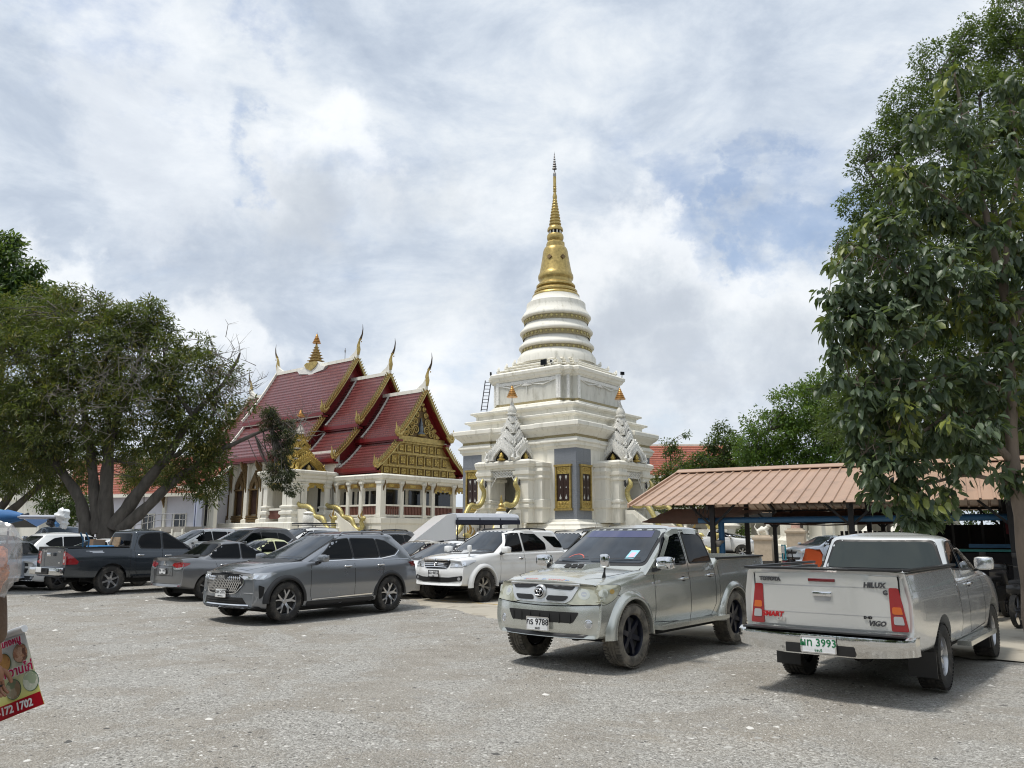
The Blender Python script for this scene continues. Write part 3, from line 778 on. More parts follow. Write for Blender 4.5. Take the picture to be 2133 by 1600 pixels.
 # stickers: worn red and blue script along the bonnet edge
 for(a, b, m)in((-.32, -.10, M_STK1), (-.04, .02, M_STK2), (.06, .30, M_STK1), (-.36, -.33, M_STK2), (.31, .37, M_STK2)):
  P=[];k=0;y=a
  while y<b:
   x_=.69+(.022 if k%2 else-.018)+.01*sin(k*1.7);P.append((x_-.16*y*y, y, 3));y+=.012+.008*((k*7)%3)/2;k+=1
  if len(P)>1:put(sk.line(P, .014, .002, (0, 0, -1), .03), 'bonnet_sticker', m)
  # tax sticker and red steering wheel cover seen low behind the windscreen
 put(sk.patch([(2, .44, 1.31), (2, .56, 1.31), (2, .56, 1.42), (2, .44, 1.42)], .012, (-1, 0, 0), .2, .002), 'windscreen_sticker', M_STK3)
 put(sk.patch([(2, .47, 1.33), (2, .54, 1.33), (2, .54, 1.39), (2, .47, 1.39)], .0135, (-1, 0, 0), .2, .001), 'windscreen_sticker_print', M_STK4)
 put(sk.line([(2, -.36+.19*cos(a), 1.24+.12*sin(a))for a in[radians(35+110*k/9)for k in range(10)]], .018, .0105, (-1, 0, 0), .04), 'steering_wheel', M_STK1)
 put(sk.patch([(2, a, b)for a, b in[(-.56, 1.60), (.56, 1.60), (.53, 1.69), (-.53, 1.69)]], .0115, (-1, 0, 0), .1, .001), 'windscreen_sun_band', M_BAND, 60)
 for(x, z, txt, sz)in((-.70, 1.02, 'D-4D', .05), (-.70, .96, 'VN TURBO', .04)):
  q, n=sk.cast((x, 1.4, z), (0, -1, 0));lettering(txt, sz, M_CHROME, t, frame_mat((x+wx, q[1]+.004, z), (-1, 0, 0), (0, 0, 1)), .002, bold=.0)
 q, n=sk.cast((-.56, 1.4, 1.0), (0, -1, 0));put(rbox(q, (.06, .02, .045), .008), 'side_repeater', M_WLAMP, 50)
 for(x, z, txt, sz)in((-4.05, 1.14, 'PRERUNNER', .062), (-4.02, 1.195, 'VVT', .04)):
  q, n=sk.cast((x, 1.4, z), (0, -1, 0));lettering(txt, sz, M_WLAMP, t, frame_mat((x+wx, q[1]+.004, z), (-1, 0, 0), (0, 0, 1)), .002, shear=.25, bold=.002)
 bed_liner(t, put, -2.60, -4.31, .875, 1.285)
def bed_liner(t, put, x0, x1, hw, z, tail=True):
 for s in(1, -1):put(rbox(((x0+x1)/2, s*(hw-.045), z+.006), (x0-x1, .075, .028), .012), 'bed_rail_cap', M_TRIM, 50)
 if tail:put(rbox((x1-.03, 0, z+.006), (.075, 2*hw-.17, .028), .012), 'tailgate_cap', M_TRIM, 50)
 g=G();g.box(((x0+x1)/2, 0, .72), (x0-x1-.12, 2*hw-.24, .02))
 for s in(1, -1):g.box(((x0+x1)/2, s*(hw-.115), 1.0), (x0-x1-.12, .012, .52))
 put(g, 'bed_liner', M_TRIM)
M_SURR=mat('satin_silver_plastic', (.60, .61, .61), .22, .55, coat=.6)
M_STK1=mat('faded_red_sticker', (.55, .12, .09), .5)
M_STK2=mat('faded_blue_sticker', (.12, .20, .45), .5)
M_STK3=mat('pale_blue_sticker', (.30, .60, .72), .5)
M_STK4=mat('pink_sticker_print', (.72, .45, .55), .5)
M_LAMPY2=mat('lamp_inside', (.62, .63, .56), .12, .5)
M_AMBER2=mat('faded_amber', (.50, .33, .10), .2, .1)
M_BAND=mat('blue_sun_band', (.05, .055, .13), .05, 0, spec=.8)
def base_pickup(**k):
 S=dict(kindof='pickup', wb=3.085, fo=.84, ro=1.30, hw=.875, wr=.375, rr=.235, wd=.255, ra=.435, top=[(-4.6, 1.285), (-2.58, 1.285), (-2.5, 1.20), (-.60, 1.18), (-.30, 1.175), (0, 1.155), (.35, 1.12), (.62, 1.08), (.80, 1.035)], bot=[(-4.6, .52), (-3.8, .46), (-2.6, .42), (-.6, .41), (.1, .40), (.5, .38), (.9, .39)], wid=[(-4.6, .855), (-4.0, .875), (-.5, .875), (.1, .875), (.5, .86), (.9, .83)], rt=[(-4.6, .03), (-2.6, .03), (-2.4, .07), (-.6, .09), (-.1, .14), (.5, .16), (.9, .12)], tuck=.05, tlow=.05, crown=.035, kf=.22, kr=.03, er=.05, creases=((1.0, .05, .008),), nose=[(.35, -.05), (.42, .015), (.56, .03), (.72, .02), (.80, .0), (.88, -.02), (1.05, -.07)], bed=(-4.25, -2.62, .73, .10), cab=dict(z0=1.12, z1=1.755, xf0=-.16, xf1=-1.10, xr0=-2.56, xr1=-2.38, w0=.84, w1=.70, kf=.18, R=.085, rc=.045, exr=1.2), side_glass=[[(-.68, 1.23), (-1.14, 1.595), (-1.32, 1.665), (-1.56, 1.675), (-1.56, 1.235)], [(-1.66, 1.24), (-1.66, 1.675), (-2.14, 1.665), (-2.27, 1.61), (-2.38, 1.29), (-2.36, 1.245)]], screen=(1.262, .735, 1.70, .615), rear_glass_x=-1.0, gaps=[('s', [(-.62, 1.22), (-.60, .95), (-.60, .50), (-1.55, .45), (-2.30, .47), (-2.42, .62), (-2.44, .9), (-2.45, 1.24), (-2.36, 1.5)]), ('s', [(-1.61, 1.68), (-1.61, 1.2), (-1.62, .46)]), ('s', [(-2.57, 1.27), (-2.58, .46)]), ('s', [(-.70, 1.24), (-1.25, 1.66), (-1.45, 1.70), (-1.9, 1.71), (-2.3, 1.65), (-2.36, 1.5)]), ('s', [(.30, .90), (-.02, .78)]), ('t', [(-.45, .74), (0, .745), (.40, .66), (.54, .52)]), ('t', [(-.45, -.74), (0, -.745), (.40, -.66), (.54, -.52)])], handles=[(-1.43, 1.03), (-2.27, 1.05)], mirror=(-.62, 1.20, (.16, .23, .17)), mirror_mat=M_CHROME, step=(-.52, -2.55, .44, .20), paint=P_SILVER, steer=0)
 S.update(k);return S
def build_silver_pickup():
 lampd=[(-.42, .80), (-.30, .785), (.10, .80), (.22, .86), (.30, .99), (.27, 1.015), (.05, 1.02), (-.30, 1.02)]
 S=base_pickup(panels=[('intake', M_SEAM, 'f', [(-.56, .70), (.56, .70), (.48, .57), (-.48, .57)], .004, .03), ('headlight', M_LAMPY, 'd', lampd, .014, .05)], flares=(-.01, .095, .045, P_SILVER), spokes=6, rstyle='six', rim_mat=M_RIMD, tyre_mat=M_TYRED, rr=.262, wr=.385, ra=.445, wout=.025, visors=[[(-.80, 1.27), (-1.24, 1.62), (-1.42, 1.685), (-1.56, 1.69)], [(-1.70, 1.69), (-2.1, 1.68)]], visor_mat=P_SILVER, plates=[('f', [('กร 9788', .105, .018), ('ชลบุรี', .035, -.056)], PLM, (None, .545), .34)], plate_out=.045, extra=vigo_extra_front, step_mat=P_SILVER, steer=0)
 S['plates']=[('f', [('กร 9788', .105, .018), ('ชลบุรี', .035, -.056)], PLM, (0.0, .545), .34)]
 a=radians(-129.6);fx, fy=.87, 11.05
 vehicle(S, 'pickup_truck', 'silver four-door pickup with yellowed headlights and black six-spoke wheels facing the camera', 'pickup truck', fx-cos(a)*1.5425, fy-sin(a)*1.5425, a)
def lamp_guts(t, sk, put, items, mats):
 for s in(1, -1):
  v=Vector((-cos(radians(38)), -s*sin(radians(38)), 0));sd=Vector((-v.y, v.x, 0))*-s
  for(a, b, r, m)in items:
   put(sk.patch([Vector((.6, s*.75, 0))+sd*(a+r*cos(q_))+Vector((0, 0, b+r*.9*sin(q_)))for q_ in[2*pi*k/14 for k in range(14)]], .0165, v, .08, .001), 'light_element', mats[m], 50)
def right_extra(t, sk, put):
 wx=3.085/2
 xr=-4.385
 # tailgate panel, lamps, bumper
 def rz(y, z):q, n=sk.cast((-7, y, z), (1, 0, 0));return q[0]
 put(sk.patch([(-7, a, b)for a, b in round_poly([(-.738, .70), (.738, .70), (.738, 1.235), (-.738, 1.235)], .01)], .010, (1, 0, 0), .1, .02), 'tailgate', P_SILVER2, 40)
 put(sk.patch([(-7, a, b)for a, b in round_poly([(-.085, .965), (.085, .965), (.085, 1.06), (-.085, 1.06)], .03)], .014, (1, 0, 0), .2), 'tailgate_handle_recess', M_WLAMP, 50)
 put(rbox((rz(0, 1.03)-.022, 0, 1.035), (.03, .20, .05), .014), 'tailgate_handle', M_CHROME, 50)
 put(rbox((rz(0, 1.17)-.014, 0, 1.175), (.02, .28, .035), .012), 'high_brake_light', M_REDD, 50)
 for s in(1, -1):
  out=[(s*.72, 1.10), (s*.86, 1.09), (s*.90, .98), (s*.92, .74), (s*.90, .70), (s*.73, .70)]
  def lamp(nm, m, lo, hi, o, ins=0.0):
   wz=lambda z:.845+(1.12-z)/.42*.075
   poly=[(s*(.750+ins), lo), (s*(.750+ins), hi)]+[(s*(wz(hi+(lo-hi)*q)-ins), hi+(lo-hi)*q)for q in(0, .33, .66, 1)]
   v=Vector((cos(radians(28)), -s*sin(radians(28)), 0))
   put(sk.patch([Vector((-4.5, 0, 0))+Vector((-sin(radians(20))*0, a, b))for a, b in round_poly(poly, .02)], o, v, .05), nm, m, 50)
  lamp('tail_light', M_RED, .70, 1.12, .020)
  lamp('indicator', M_AMBER, .865, .935, .024, .02)
  lamp('reversing_light', M_WLAMP, .765, .845, .024, .028)
  g=G()
  for k in range(9):g.box((-4.43, s*(.72+k*.0), .9), (.001, .001, .001))if k==0 else None
 for sy in(-1, 1):put(sk.line([(-7, sy*.743, 1.24), (-7, sy*.743, .70)], .014, .011, (1, 0, 0)), 'tailgate_gap', M_SEAM)
 put(sk.line([(-7, -.70, 1.115), (-7, .70, 1.115)], .008, .012, (1, 0, 0)), 'tailgate_crease', M_WLAMP);put(sk.line([(-7, -.70, .835), (-7, .70, .835)], .006, .012, (1, 0, 0)), 'tailgate_crease', M_WLAMP)
 # chrome bumper with a step and a recessed plate
 g=G();sec=[(-.02, .66), (-.10, .665), (-.155, .64), (-.165, .58), (-.14, .50), (-.11, .435), (-.03, .43)]
 ys=[-.90, -.89, -.84, -.74, -.36, -.34, .34, .36, .74, .84, .89, .90];m=len(sec);vs=[]
 for y in ys:
  e=abs(y);back=.10*max(0, (e-.7)/.2)**2;dip=-.02 if e<.35 else 0;up=.05*max(0, (e-.36)/.54)if True else 0
  for(dx, z)in sec:
   zz=z+(up if z<.55 else 0)if e>.35 else z
   vs.append((xr-.01+dx*(1 if e<.895 else.3)+back, y, zz))
 fs=[(i*m+k, i*m+k+1, (i+1)*m+k+1, (i+1)*m+k)for i in range(len(ys)-1)for k in range(m-1)]
 g.add(vs, fs);put(g, 'rear_bumper', M_CHR2, 40)
 put(rbox((xr-.085, 0, .672), (.15, 1.62, .02), .008), 'bumper_tread', M_TRIM, 50)
 put(rbox((xr-.150, 0, .545), (.03, .70, .19), .012), 'plate_recess', M_TRIM, 50)
 for(txt, size, m, y, z, kw)in(('TOYOTA', .056, M_RIMG, .56, 1.17, {}), ('HILUX', .072, M_RIMG, -.52, 1.14, dict(shear=.15)), ('G', .062, M_RIMG, -.62, 1.07, {}), ('VIGO', .068, M_RIMG, -.52, .765, dict(shear=.3)), ('D-4D', .034, M_TRIM, -.44, .82, {}), ('SMART', .072, M_STK5, .55, .80, dict(shear=.25)), ('CAB', .050, M_CHROME, .46, .755, dict(shear=.25))):
  x=rz(y, z);lettering(txt, size, m, t, frame_mat((x-.024+wx, y, z), (0, -1, 0), (0, 0, 1)), .003, bold=.003, **kw)
 for k in range(4):
  g=G();z=1.125+k*.018;q, n=sk.cast((-.8, 0, z), (1, 0, 0));g.tube([(q[0]-.004, -.50, z), (q[0]-.004, .50, z)], .006, 5);put(g, 'cab_rib', P_SILVER2, 60)
 bed_liner(t, put, -2.15, -4.31, .875, 1.285)
 # checked cloth hung out over the far door's edge
 q, n=sk.cast((-.95, -1.3, 1.6), (0, 1, 0))
 pts=[(-.78, -1.3, 1.20), (-.62, -1.3, 1.16), (-1.28, -1.3, 1.70), (-1.40, -1.3, 1.66)]
 put(sk.patch(pts, .03, (0, 1, 0), .06, .02), 'checked_cloth', M_CLOTH, 50)
M_CHR2=mat('dull_chrome', (.72, .72, .71), .07, 1.0, bump=.25, bscale=3, dirt=(.35, .3, .26), dscale=6, dlo=.62, dhi=.85)
M_STK5=mat('red_lettering', (.45, .01, .015), .35)
M_RGLASS=mat('rear_glass', (.05, .06, .055), .02, .55, spec=1.0)
def make_cloth():
 m=bpy.data.materials.new('checked_cloth');m.use_nodes=True;g=N(m.node_tree);b=m.node_tree.nodes['Principled BSDF']
 tc=g.n('ShaderNodeTexCoord');ch=g.n('ShaderNodeTexChecker');ch.inputs['Scale'].default_value=60
 ch.inputs['Color1'].default_value=(.5, .47, .42, 1);ch.inputs['Color2'].default_value=(.08, .07, .07, 1)
 g.put(ch.inputs['Vector'], tc.outputs['Object']);g.put(b.inputs['Base Color'], ch.outputs[0]);b.inputs['Roughness'].default_value=.9
 return m
M_CLOTH=make_cloth()
def build_right_pickup():
 S=base_pickup(paint=P_SILVER2, bed=(-4.22, -2.10, .73, .10), top=[(-4.6, 1.27), (-2.20, 1.27), (-2.13, 1.12), (-.60, 1.16), (-.30, 1.175), (0, 1.155), (.35, 1.12), (.62, 1.08), (.80, 1.035)], rt=[(-4.6, .03), (-2.15, .03), (-1.95, .07), (-.6, .09), (-.1, .14), (.5, .16), (.9, .12)], cab=dict(z0=1.02, z1=1.635, xf0=-.20, xf1=-1.10, xr0=-2.14, xr1=-1.94, w0=.83, w1=.68, kf=.18, R=.085, rc=.045, wr0=.81, wr1=.675), side_glass=[[(-.70, 1.20), (-1.14, 1.51), (-1.30, 1.56), (-1.50, 1.57), (-1.50, 1.21)], [(-1.57, 1.215), (-1.57, 1.565), (-1.76, 1.55), (-1.88, 1.44), (-1.98, 1.24)]], rear_glass=(1.225, .69, 1.55, .58), rglass_mat=M_RGLASS, screen=(1.255, .72, 1.59, .60), gaps=[('s', [(-.62, 1.22), (-.60, .95), (-.60, .50), (-1.5, .46), (-1.62, .6), (-1.60, 1.2), (-1.56, 1.65)]), ('s', [(-2.08, 1.27), (-2.08, .9), (-2.10, .46)]), ('s', [(-1.53, 1.62), (-1.53, 1.2)])], handles=[(-1.45, 1.04)], mirror_mat=P_SILVER2, wr=.345, rr=.205, ra=.415, spokes=6, rstyle='six', rim_mat=M_RIM, flaps=1, az=.03, step_mat=P_SILVER, step=(-.55, -2.25, .40, .15), extra=right_extra, tail=[(0, 0)], kr=.07)
 S['plates']=[('r', [('ผท 3993', .105, .018), ('ชลบุรี', .035, -.056)], PLG, (0.0, .545), .34)];S['plate_x']=-4.575
 a=radians(50.6);fx, fy=6.02, 11.95
 vehicle(S, 'pickup_truck', 'silver extended-cab pickup seen from behind with chrome bumper and green-lettered plate', 'pickup truck', fx-cos(a)*1.5425, fy-sin(a)*1.5425, a)
def build_dark_pickup():
 def ex(t, sk, put):
  for s in(1, -1):
   v=Vector((cos(radians(35)), -s*sin(radians(35)), 0));sd=Vector((v.y, -v.x, 0))*-s
   def pp(poly):return[Vector((-4.3, s*.78, 0))+sd*a+Vector((0, 0, b))for a, b in round_poly(poly, .02)]
   put(sk.patch(pp([(-.10, 1.19), (.02, 1.19), (.16, 1.05), (.26, .92), (.24, .84), (-.10, .84)]), .014, v, .05), 'tail_light', M_RED, 50)
   put(sk.patch(pp([(-.075, 1.14), (-.03, 1.14), (-.03, 1.06), (-.075, 1.06)]), .019, v, .05), 'tail_light_lens', M_WLAMP, 50)
   put(sk.patch(pp([(-.075, .98), (-.02, .98), (-.02, .89), (-.075, .89)]), .019, v, .05), 'reversing_light', M_WLAMP, 50)
  put(rbox((-4.46, 0, .66), (.20, 1.70, .20), .03), 'rear_bumper', M_CHR2, 45)
  put(rbox((-4.50, 0, .66), (.18, .74, .17), .02), 'bumper_step', M_TRIM, 45)
  put(sk.patch([(-7, a, b)for a, b in round_poly([(-.68, .80), (.68, .80), (.68, 1.24), (-.68, 1.24)], .02)], .008, (1, 0, 0), .1, .02), 'tailgate', P_DARK, 40)
  put(rbox((-4.42, 0, 1.10), (.03, .22, .10), .02), 'tailgate_handle', M_CHROME, 45)
  for(txt, size, y, z)in(('TOYOTA', .05, .45, 1.18), ('HILUX', .06, -.45, 1.18), ('REVO', .05, -.48, .88)):
   q, n=sk.cast((-7, y, z), (1, 0, 0));lettering(txt, size, M_CHROME, t, frame_mat((q[0]-.012+1.5425, y, z), (0, -1, 0), (0, 0, 1)), .002, bold=.002)
  for(x0, x1, z0, z1)in((-3.74, -3.38, 1.165, 1.20), (-3.84, -3.38, 1.185, 1.20), (-3.66, -3.34, 1.135, 1.165)):
   put(sk.patch([(x0, -1.3, z0), (x1, -1.3, z0), (x1, -1.3, z1), (x0, -1.3, z1)], .003, (0, 1, 0), .1, .002), 'side_decal', M_WLAMP)
  bed_liner(t, put, -2.60, -4.31, .90, 1.285)
  put(rbox((-4.66, 0, .70), (.012, .32, .14), .004), 'number_plate', M_PLATE)
 S=base_pickup(paint=P_DARK, hw=.905, wid=[(-4.6, .88), (-4.0, .905), (.1, .905), (.5, .88), (.9, .85)], cab=dict(z0=1.14, z1=1.765, xf0=-.30, xf1=-1.20, xr0=-2.56, xr1=-2.42, w0=.835, w1=.68, kf=.18, R=.085, rc=.05), side_glass=[[(-.74, 1.22), (-1.22, 1.62), (-1.42, 1.69), (-1.58, 1.695), (-1.58, 1.23)], [(-1.64, 1.235), (-1.64, 1.695), (-2.06, 1.68), (-2.24, 1.60), (-2.34, 1.42), (-2.26, 1.25)]], rear_glass=(1.34, .62, 1.66, .52), wr=.385, rr=.235, ra=.45, spokes=6, rstyle='six', rim_mat=M_RIM, mirror_mat=P_DARK, extra=ex, step=(-.6, -2.5, .45, .12))
 a=radians(52.5);fx, fy=-10.13, 25.95
 vehicle(S, 'pickup_truck', 'dark slate grey four-door pickup with a blue hand trolley in its bed', 'pickup truck', fx-cos(a)*1.5425, fy-sin(a)*1.5425, a)
 return a, fx, fy
def base_suv(**k):
 S=dict(kindof='suv', wb=2.738, fo=.90, ro=.97, hw=.93, wr=.365, rr=.245, wd=.235, ra=.425, top=[(-3.8, 1.05), (-3.5, 1.13), (-.60, 1.12), (-.35, 1.11), (0, 1.08), (.4, 1.04), (.66, .99), (.84, .92)], bot=[(-3.8, .42), (-3.3, .30), (-2.2, .24), (-.6, .24), (.1, .24), (.5, .24), (.9, .28)], wid=[(-3.8, .86), (-3.3, .91), (-2.6, .93), (0, .925), (.5, .905), (.9, .85)], rt=[(-3.8, .08), (-3.3, .08), (-.6, .08), (-.1, .12), (.5, .15), (.9, .12)], tuck=.06, tlow=.04, crown=.035, kf=.26, kr=.16, er=.06, creases=((.98, .035, .016), (.5, .06, -.012)), nose=[(.25, -.02), (.36, .02), (.5, .01), (.8, 0), (.95, -.06)], tail=[(.3, .0), (.6, .03), (.95, -.02), (1.1, -.08)], cab=dict(z0=1.04, z1=1.665, xf0=-.12, xf1=-1.22, xr0=-3.63, xr1=-3.20, w0=.86, w1=.665, wr0=.84, wr1=.62, kf=.20, kr=.12, R=.10, rc=.05, exr=1.6), side_glass=[[(-.76, 1.145), (-1.30, 1.53), (-1.68, 1.565), (-1.70, 1.145)], [(-1.73, 1.145), (-1.72, 1.565), (-2.44, 1.55), (-2.46, 1.155)], [(-2.49, 1.15), (-2.47, 1.548), (-2.75, 1.50), (-3.08, 1.30), (-2.92, 1.20)]], glass_trim=[[(-.64, 1.105), (-1.7, 1.12), (-2.5, 1.125), (-2.95, 1.185), (-3.12, 1.30)]], screen=(1.14, .70, 1.60, .57), rear_glass=(1.16, .68, 1.56, .56), gaps=[('s', [(-.58, 1.08), (-.56, .5), (-.60, .36), (-2.2, .36), (-2.42, .60), (-2.52, .8), (-2.56, 1.1)]), ('s', [(-1.715, 1.1), (-1.72, .38)]), ('t', [(-.40, .74), (0, .76), (.45, .68), (.66, .55), (.72, 0), (.66, -.55), (.45, -.68), (0, -.76), (-.40, -.74)])], handles=[(-1.52, .985), (-2.44, .99)], mirror=(-.72, 1.10, (.15, .22, .15)), paint=P_GREY, flares=(-.02, .055, .012, M_TRIM), rails=(-1.5, -2.85, .56, 1.655))
 S.update(k);return S
def build_grey_suv():
 def ex(t, sk, put):
  wx=2.738/2
  put(sk.patch([(2, a, b)for a, b in round_poly([(-.55, .90), (.55, .90), (.62, .74), (.46, .56), (.34, .535), (-.34, .535), (-.46, .56), (-.62, .74)], .05)], .006, (-1, 0, 0), .08), 'grille', M_SEAM, 50)
  g=G()
  def inside(y, z):
   return z<.885 and z>.545 and abs(y)<(.52+(.90-z)*.45 if z>.74 else.60-(.74-z)*.85)
  st=.052
  for i in range(-14, 15):
   for j in range(-3, 5):
    cy, cz=i*st+(st/2 if j%2 else 0), .715+j*.046
    for(dy, dz)in((st/2, .046), (-st/2, .046)):
     a, b=(cy, cz), (cy+dy, cz+dz)
     if inside(*a)and inside(*b):
      qa, _=sk.cast((2, *a), (-1, 0, 0));qb, _=sk.cast((2, *b), (-1, 0, 0));g.bar(qa+Vector((.02, 0, 0)), qb+Vector((.02, 0, 0)), .013, .013)
  put(g, 'grille_mesh', M_CHROME)['kind']='stuff'
  P=[(2, a, b)for a, b in round_poly([(-.55, .90), (.55, .90), (.62, .74), (.46, .56), (.34, .535), (-.34, .535), (-.46, .56), (-.62, .74)], .05)]
  put(sk.line(P[8:]+P[:1], .022, .022, (-1, 0, 0)), 'grille_trim', M_CHROME, None)
  q, n=sk.cast((2, 0, .83), (-1, 0, 0));lettering('HAVAL', .075, M_RIM, t, frame_mat((q[0]+.035+wx, 0, .835), (0, 1, 0), (0, 0, 1)), .006, bold=.006)
  put(rbox((q[0]+.018, 0, .835), (.02, .40, .10), .01), 'name_bar', M_TRIM)
  put(sk.patch([(2, a, b)for a, b in round_poly([(-.60, .47), (.60, .47), (.70, .34), (-.70, .34)], .02)], .006, (-1, 0, 0), .08), 'lower_intake', M_SEAM, 50)
  for z in(.385, .425):put(sk.line([(2, -.5, z), (2, .5, z)], .012, .014, (-1, 0, 0)), 'intake_slat', M_TRIM)
  put(sk.patch([(2, a, b)for a, b in round_poly([(-.84, .31), (.84, .31), (.84, .22), (-.84, .22)], .02)], .012, (-1, 0, 0), .08), 'skid_plate', M_TRIM, 50)
  put(sk.line([(2, -.74, .325), (2, .74, .325)], .026, .018, (-1, 0, 0)), 'bumper_trim', M_CHROME)
  for s in(1, -1):
   v=Vector((-cos(radians(38)), -s*sin(radians(38)), 0));sd=Vector((-v.y, v.x, 0))*-s
   def pp(poly, r=.02):return[Vector((.6, s*.75, 0))+sd*a+Vector((0, 0, b))for a, b in round_poly(poly, r)]
   put(sk.patch(pp([(-.32, .875), (-.20, .80), (.14, .795), (.34, .905), (.30, .925), (.0, .91), (-.3, .90)]), .010, v, .05), 'headlight', M_LAMP, 50)
   for k in range(3):put(sk.patch(pp([(-.16+k*.12, .815), (-.10+k*.12, .815), (-.05+k*.12, .875), (-.11+k*.12, .875)], .01), .016, v, .05), 'light_element', M_LAMPI, 50)
   put(sk.line(pp([(-.32, .878), (-.18, .812), (-.12, .80), (.14, .797)], 0)[0:1]+[Vector((.6, s*.75, 0))+sd*a+Vector((0, 0, b))for a, b in((-.20, .803), (.14, .797), (.33, .90))], .012, .018, v), 'running_light', M_WLAMP)
   put(sk.patch(pp([(.08, .70), (.17, .66), (.155, .50), (.10, .44)]), .010, v, .05), 'fog_intake', M_SEAM, 50)
   put(sk.line([Vector((.6, s*.75, 0))+sd*a+Vector((0, 0, b))for a, b in((-.20, .555), (.0, .55), (.06, .45), (.0, .345))], .02, .008, v), 'fog_trim', M_WLAMP)
  for s in(1, -1):
   put(sk.patch([(a, s*1.3, b)for a, b in[(-.50, .34), (-2.24, .34), (-2.28, .24), (-.46, .24)]], .012, (0, -s, 0), .1), 'sill_cladding', M_TRIM, 50)
   put(sk.line([(-.60, s*1.3, .372), (-2.2, s*1.3, .40)], .022, .016, (0, -s, 0)), 'sill_trim', M_CHROME)
  v=Vector((cos(radians(50)), -sin(radians(50)), 0))
  for s in(1, -1):
   v=Vector((cos(radians(50)), -s*sin(radians(50)), 0))
   put(sk.patch([(-3.35, s*.9, 1.03), (-3.60, s*.75, 1.05), (-3.60, s*.75, .93), (-3.45, s*.9, .93)], .012, v, .05), 'tail_light', M_REDD, 50)
  put(rbox((-3.50, 0, 1.655), (.30, 1.05, .035), .014), 'roof_spoiler', P_GREY, 50)
 S=base_suv(extra=ex, spokes=5, rstyle='turbine', rim_mat=M_RIM, rail_mat=M_GREYRAIL, handle_mat=M_CHROME, wout=.0)
 S['plates']=[('f', [('2ขศ 2077', .09, .018), ('กรุงเทพมหานคร', .026, -.056)], PLM, (0.06, .545), .34)];S['plate_out']=.05
 a=radians(-128.0);fx, fy=-5.1, 16.46
 vehicle(S, 'suv', 'mid-grey SUV with a diamond mesh chrome grille and grey roof rails', 'SUV', fx-cos(a)*1.369, fy-sin(a)*1.369, a)
M_GREYRAIL=mat('grey_rail', (.30, .31, .33), .3, .8)
def build_white_suv():
 def ex(t, sk, put):
  wx=1.375
  put(sk.patch([(2, a, b)for a, b in round_poly([(-.46, 1.01), (.46, 1.01), (.40, .85), (.30, .82), (-.30, .82), (-.40, .85)], .03)], .012, (-1, 0, 0), .08), 'grille', M_TRIM, 50)
  for z in(.985, .945, .905, .862):put(sk.line([(2, -.41+(1-z)*.3, z-.01), (2, 0, z), (2, .41-(1-z)*.3, z-.01)], .018, .028, (-1, 0, 0)), 'grille_bar', M_CHROME)
  q, n=sk.cast((2, 0, .925), (-1, 0, 0));ring_logo(t, (q[0]+.035+wx, 0, .935), .062, (0, 1, 0), (0, 0, 1), M_CHROME)
  put(sk.line([(2, -.45, 1.03), (2, 0, 1.045), (2, .45, 1.03)], .04, .02, (-1, 0, 0)), 'bonnet_trim', M_CHROME)
  put(sk.patch([(2, a, b)for a, b in round_poly([(-.80, .66), (-.45, .615), (.45, .615), (.80, .66), (.80, .54), (.4, .50), (-.4, .50), (-.80, .54)], .04)], .008, (-1, 0, 0), .08), 'lower_intake', M_SEAM, 50)
  for s in(1, -1):
   v=Vector((-cos(radians(38)), -s*sin(radians(38)), 0));sd=Vector((-v.y, v.x, 0))*-s
   def pp(poly, r=.03):return[Vector((.6, s*.75, 0))+sd*a+Vector((0, 0, b))for a, b in round_poly(poly, r)]
   put(sk.patch(pp([(-.36, .85), (.06, .87), (.26, .98), (.28, 1.02), (-.06, 1.01), (-.30, .96)]), .012, v, .05), 'headlight', M_LAMP, 50)
   for(a, b, r)in((-.18, .90, .038), (.0, .935, .042)):
    put(sk.patch([Vector((.6, s*.75, 0))+sd*(a+r*cos(q_))+Vector((0, 0, b+r*sin(q_)))for q_ in[2*pi*k/12 for k in range(12)]], .018, v, .08), 'light_element', M_LAMPI, 50)
   put(sk.patch([Vector((.6, s*.75, 0))+sd*(-.12+.04*cos(q_))+Vector((0, 0, .585+.04*sin(q_)))for q_ in[2*pi*k/12 for k in range(12)]], .016, v, .08), 'fog_lamp', M_WLAMP, 50)
  g=G();q, n=sk.cast((-.05, 0, 3), (0, 0, -1));z=q[2]
  g.add([(.10, -.17, z+.004), (.10, .17, z+.004), (-.02, .16, z+.055), (-.02, -.16, z+.055), (-.50, .20, z+.07), (-.50, -.20, z+.07), (.10, -.21, z-.02), (.10, .21, z-.02), (-.5, .24, z), (-.5, -.24, z)], [(3, 0, 1, 2), (2, 4, 5, 3), (6, 7, 1, 0), (7, 8, 4, 2, 1), (6, 0, 3, 5, 9)])
  put(g, 'bonnet_scoop', P_WHITE, 20)
  for k in range(4):
   g=G();y=-.12+k*.08;g.add([(.09, y-.03, z+.017), (.09, y+.03, z+.017), (-.005, y+.03, z+.057), (-.005, y-.03, z+.057)], [(0, 1, 2, 3)]);put(g, 'scoop_opening', M_SEAM)
  q, n=sk.cast((.36, .68, 3), (0, 0, -1));g=G()
  g.tube([q-Vector((0, 0, .02)), q+Vector((.01, .02, .07)), q+Vector((.0, .02, .12))], [.04, .018, .018], 8);put(g, 'guide_mirror_stalk', P_WHITE, 50)
  put(rbox(q+Vector((0, .02, .20)), (.075, .12, .16), .037), 'guide_mirror', P_WHITE, 60)
  for s in(1, -1):
   put(sk.patch([(a, s*1.3, b)for a, b in round_poly([(-2.62, 1.60), (-3.20, 1.585), (-3.50, 1.29), (-3.36, 1.28), (-3.02, 1.30)], .03)], .006, (0, -s, 0), .08), 'rear_quarter_window', M_GLASS, 50)
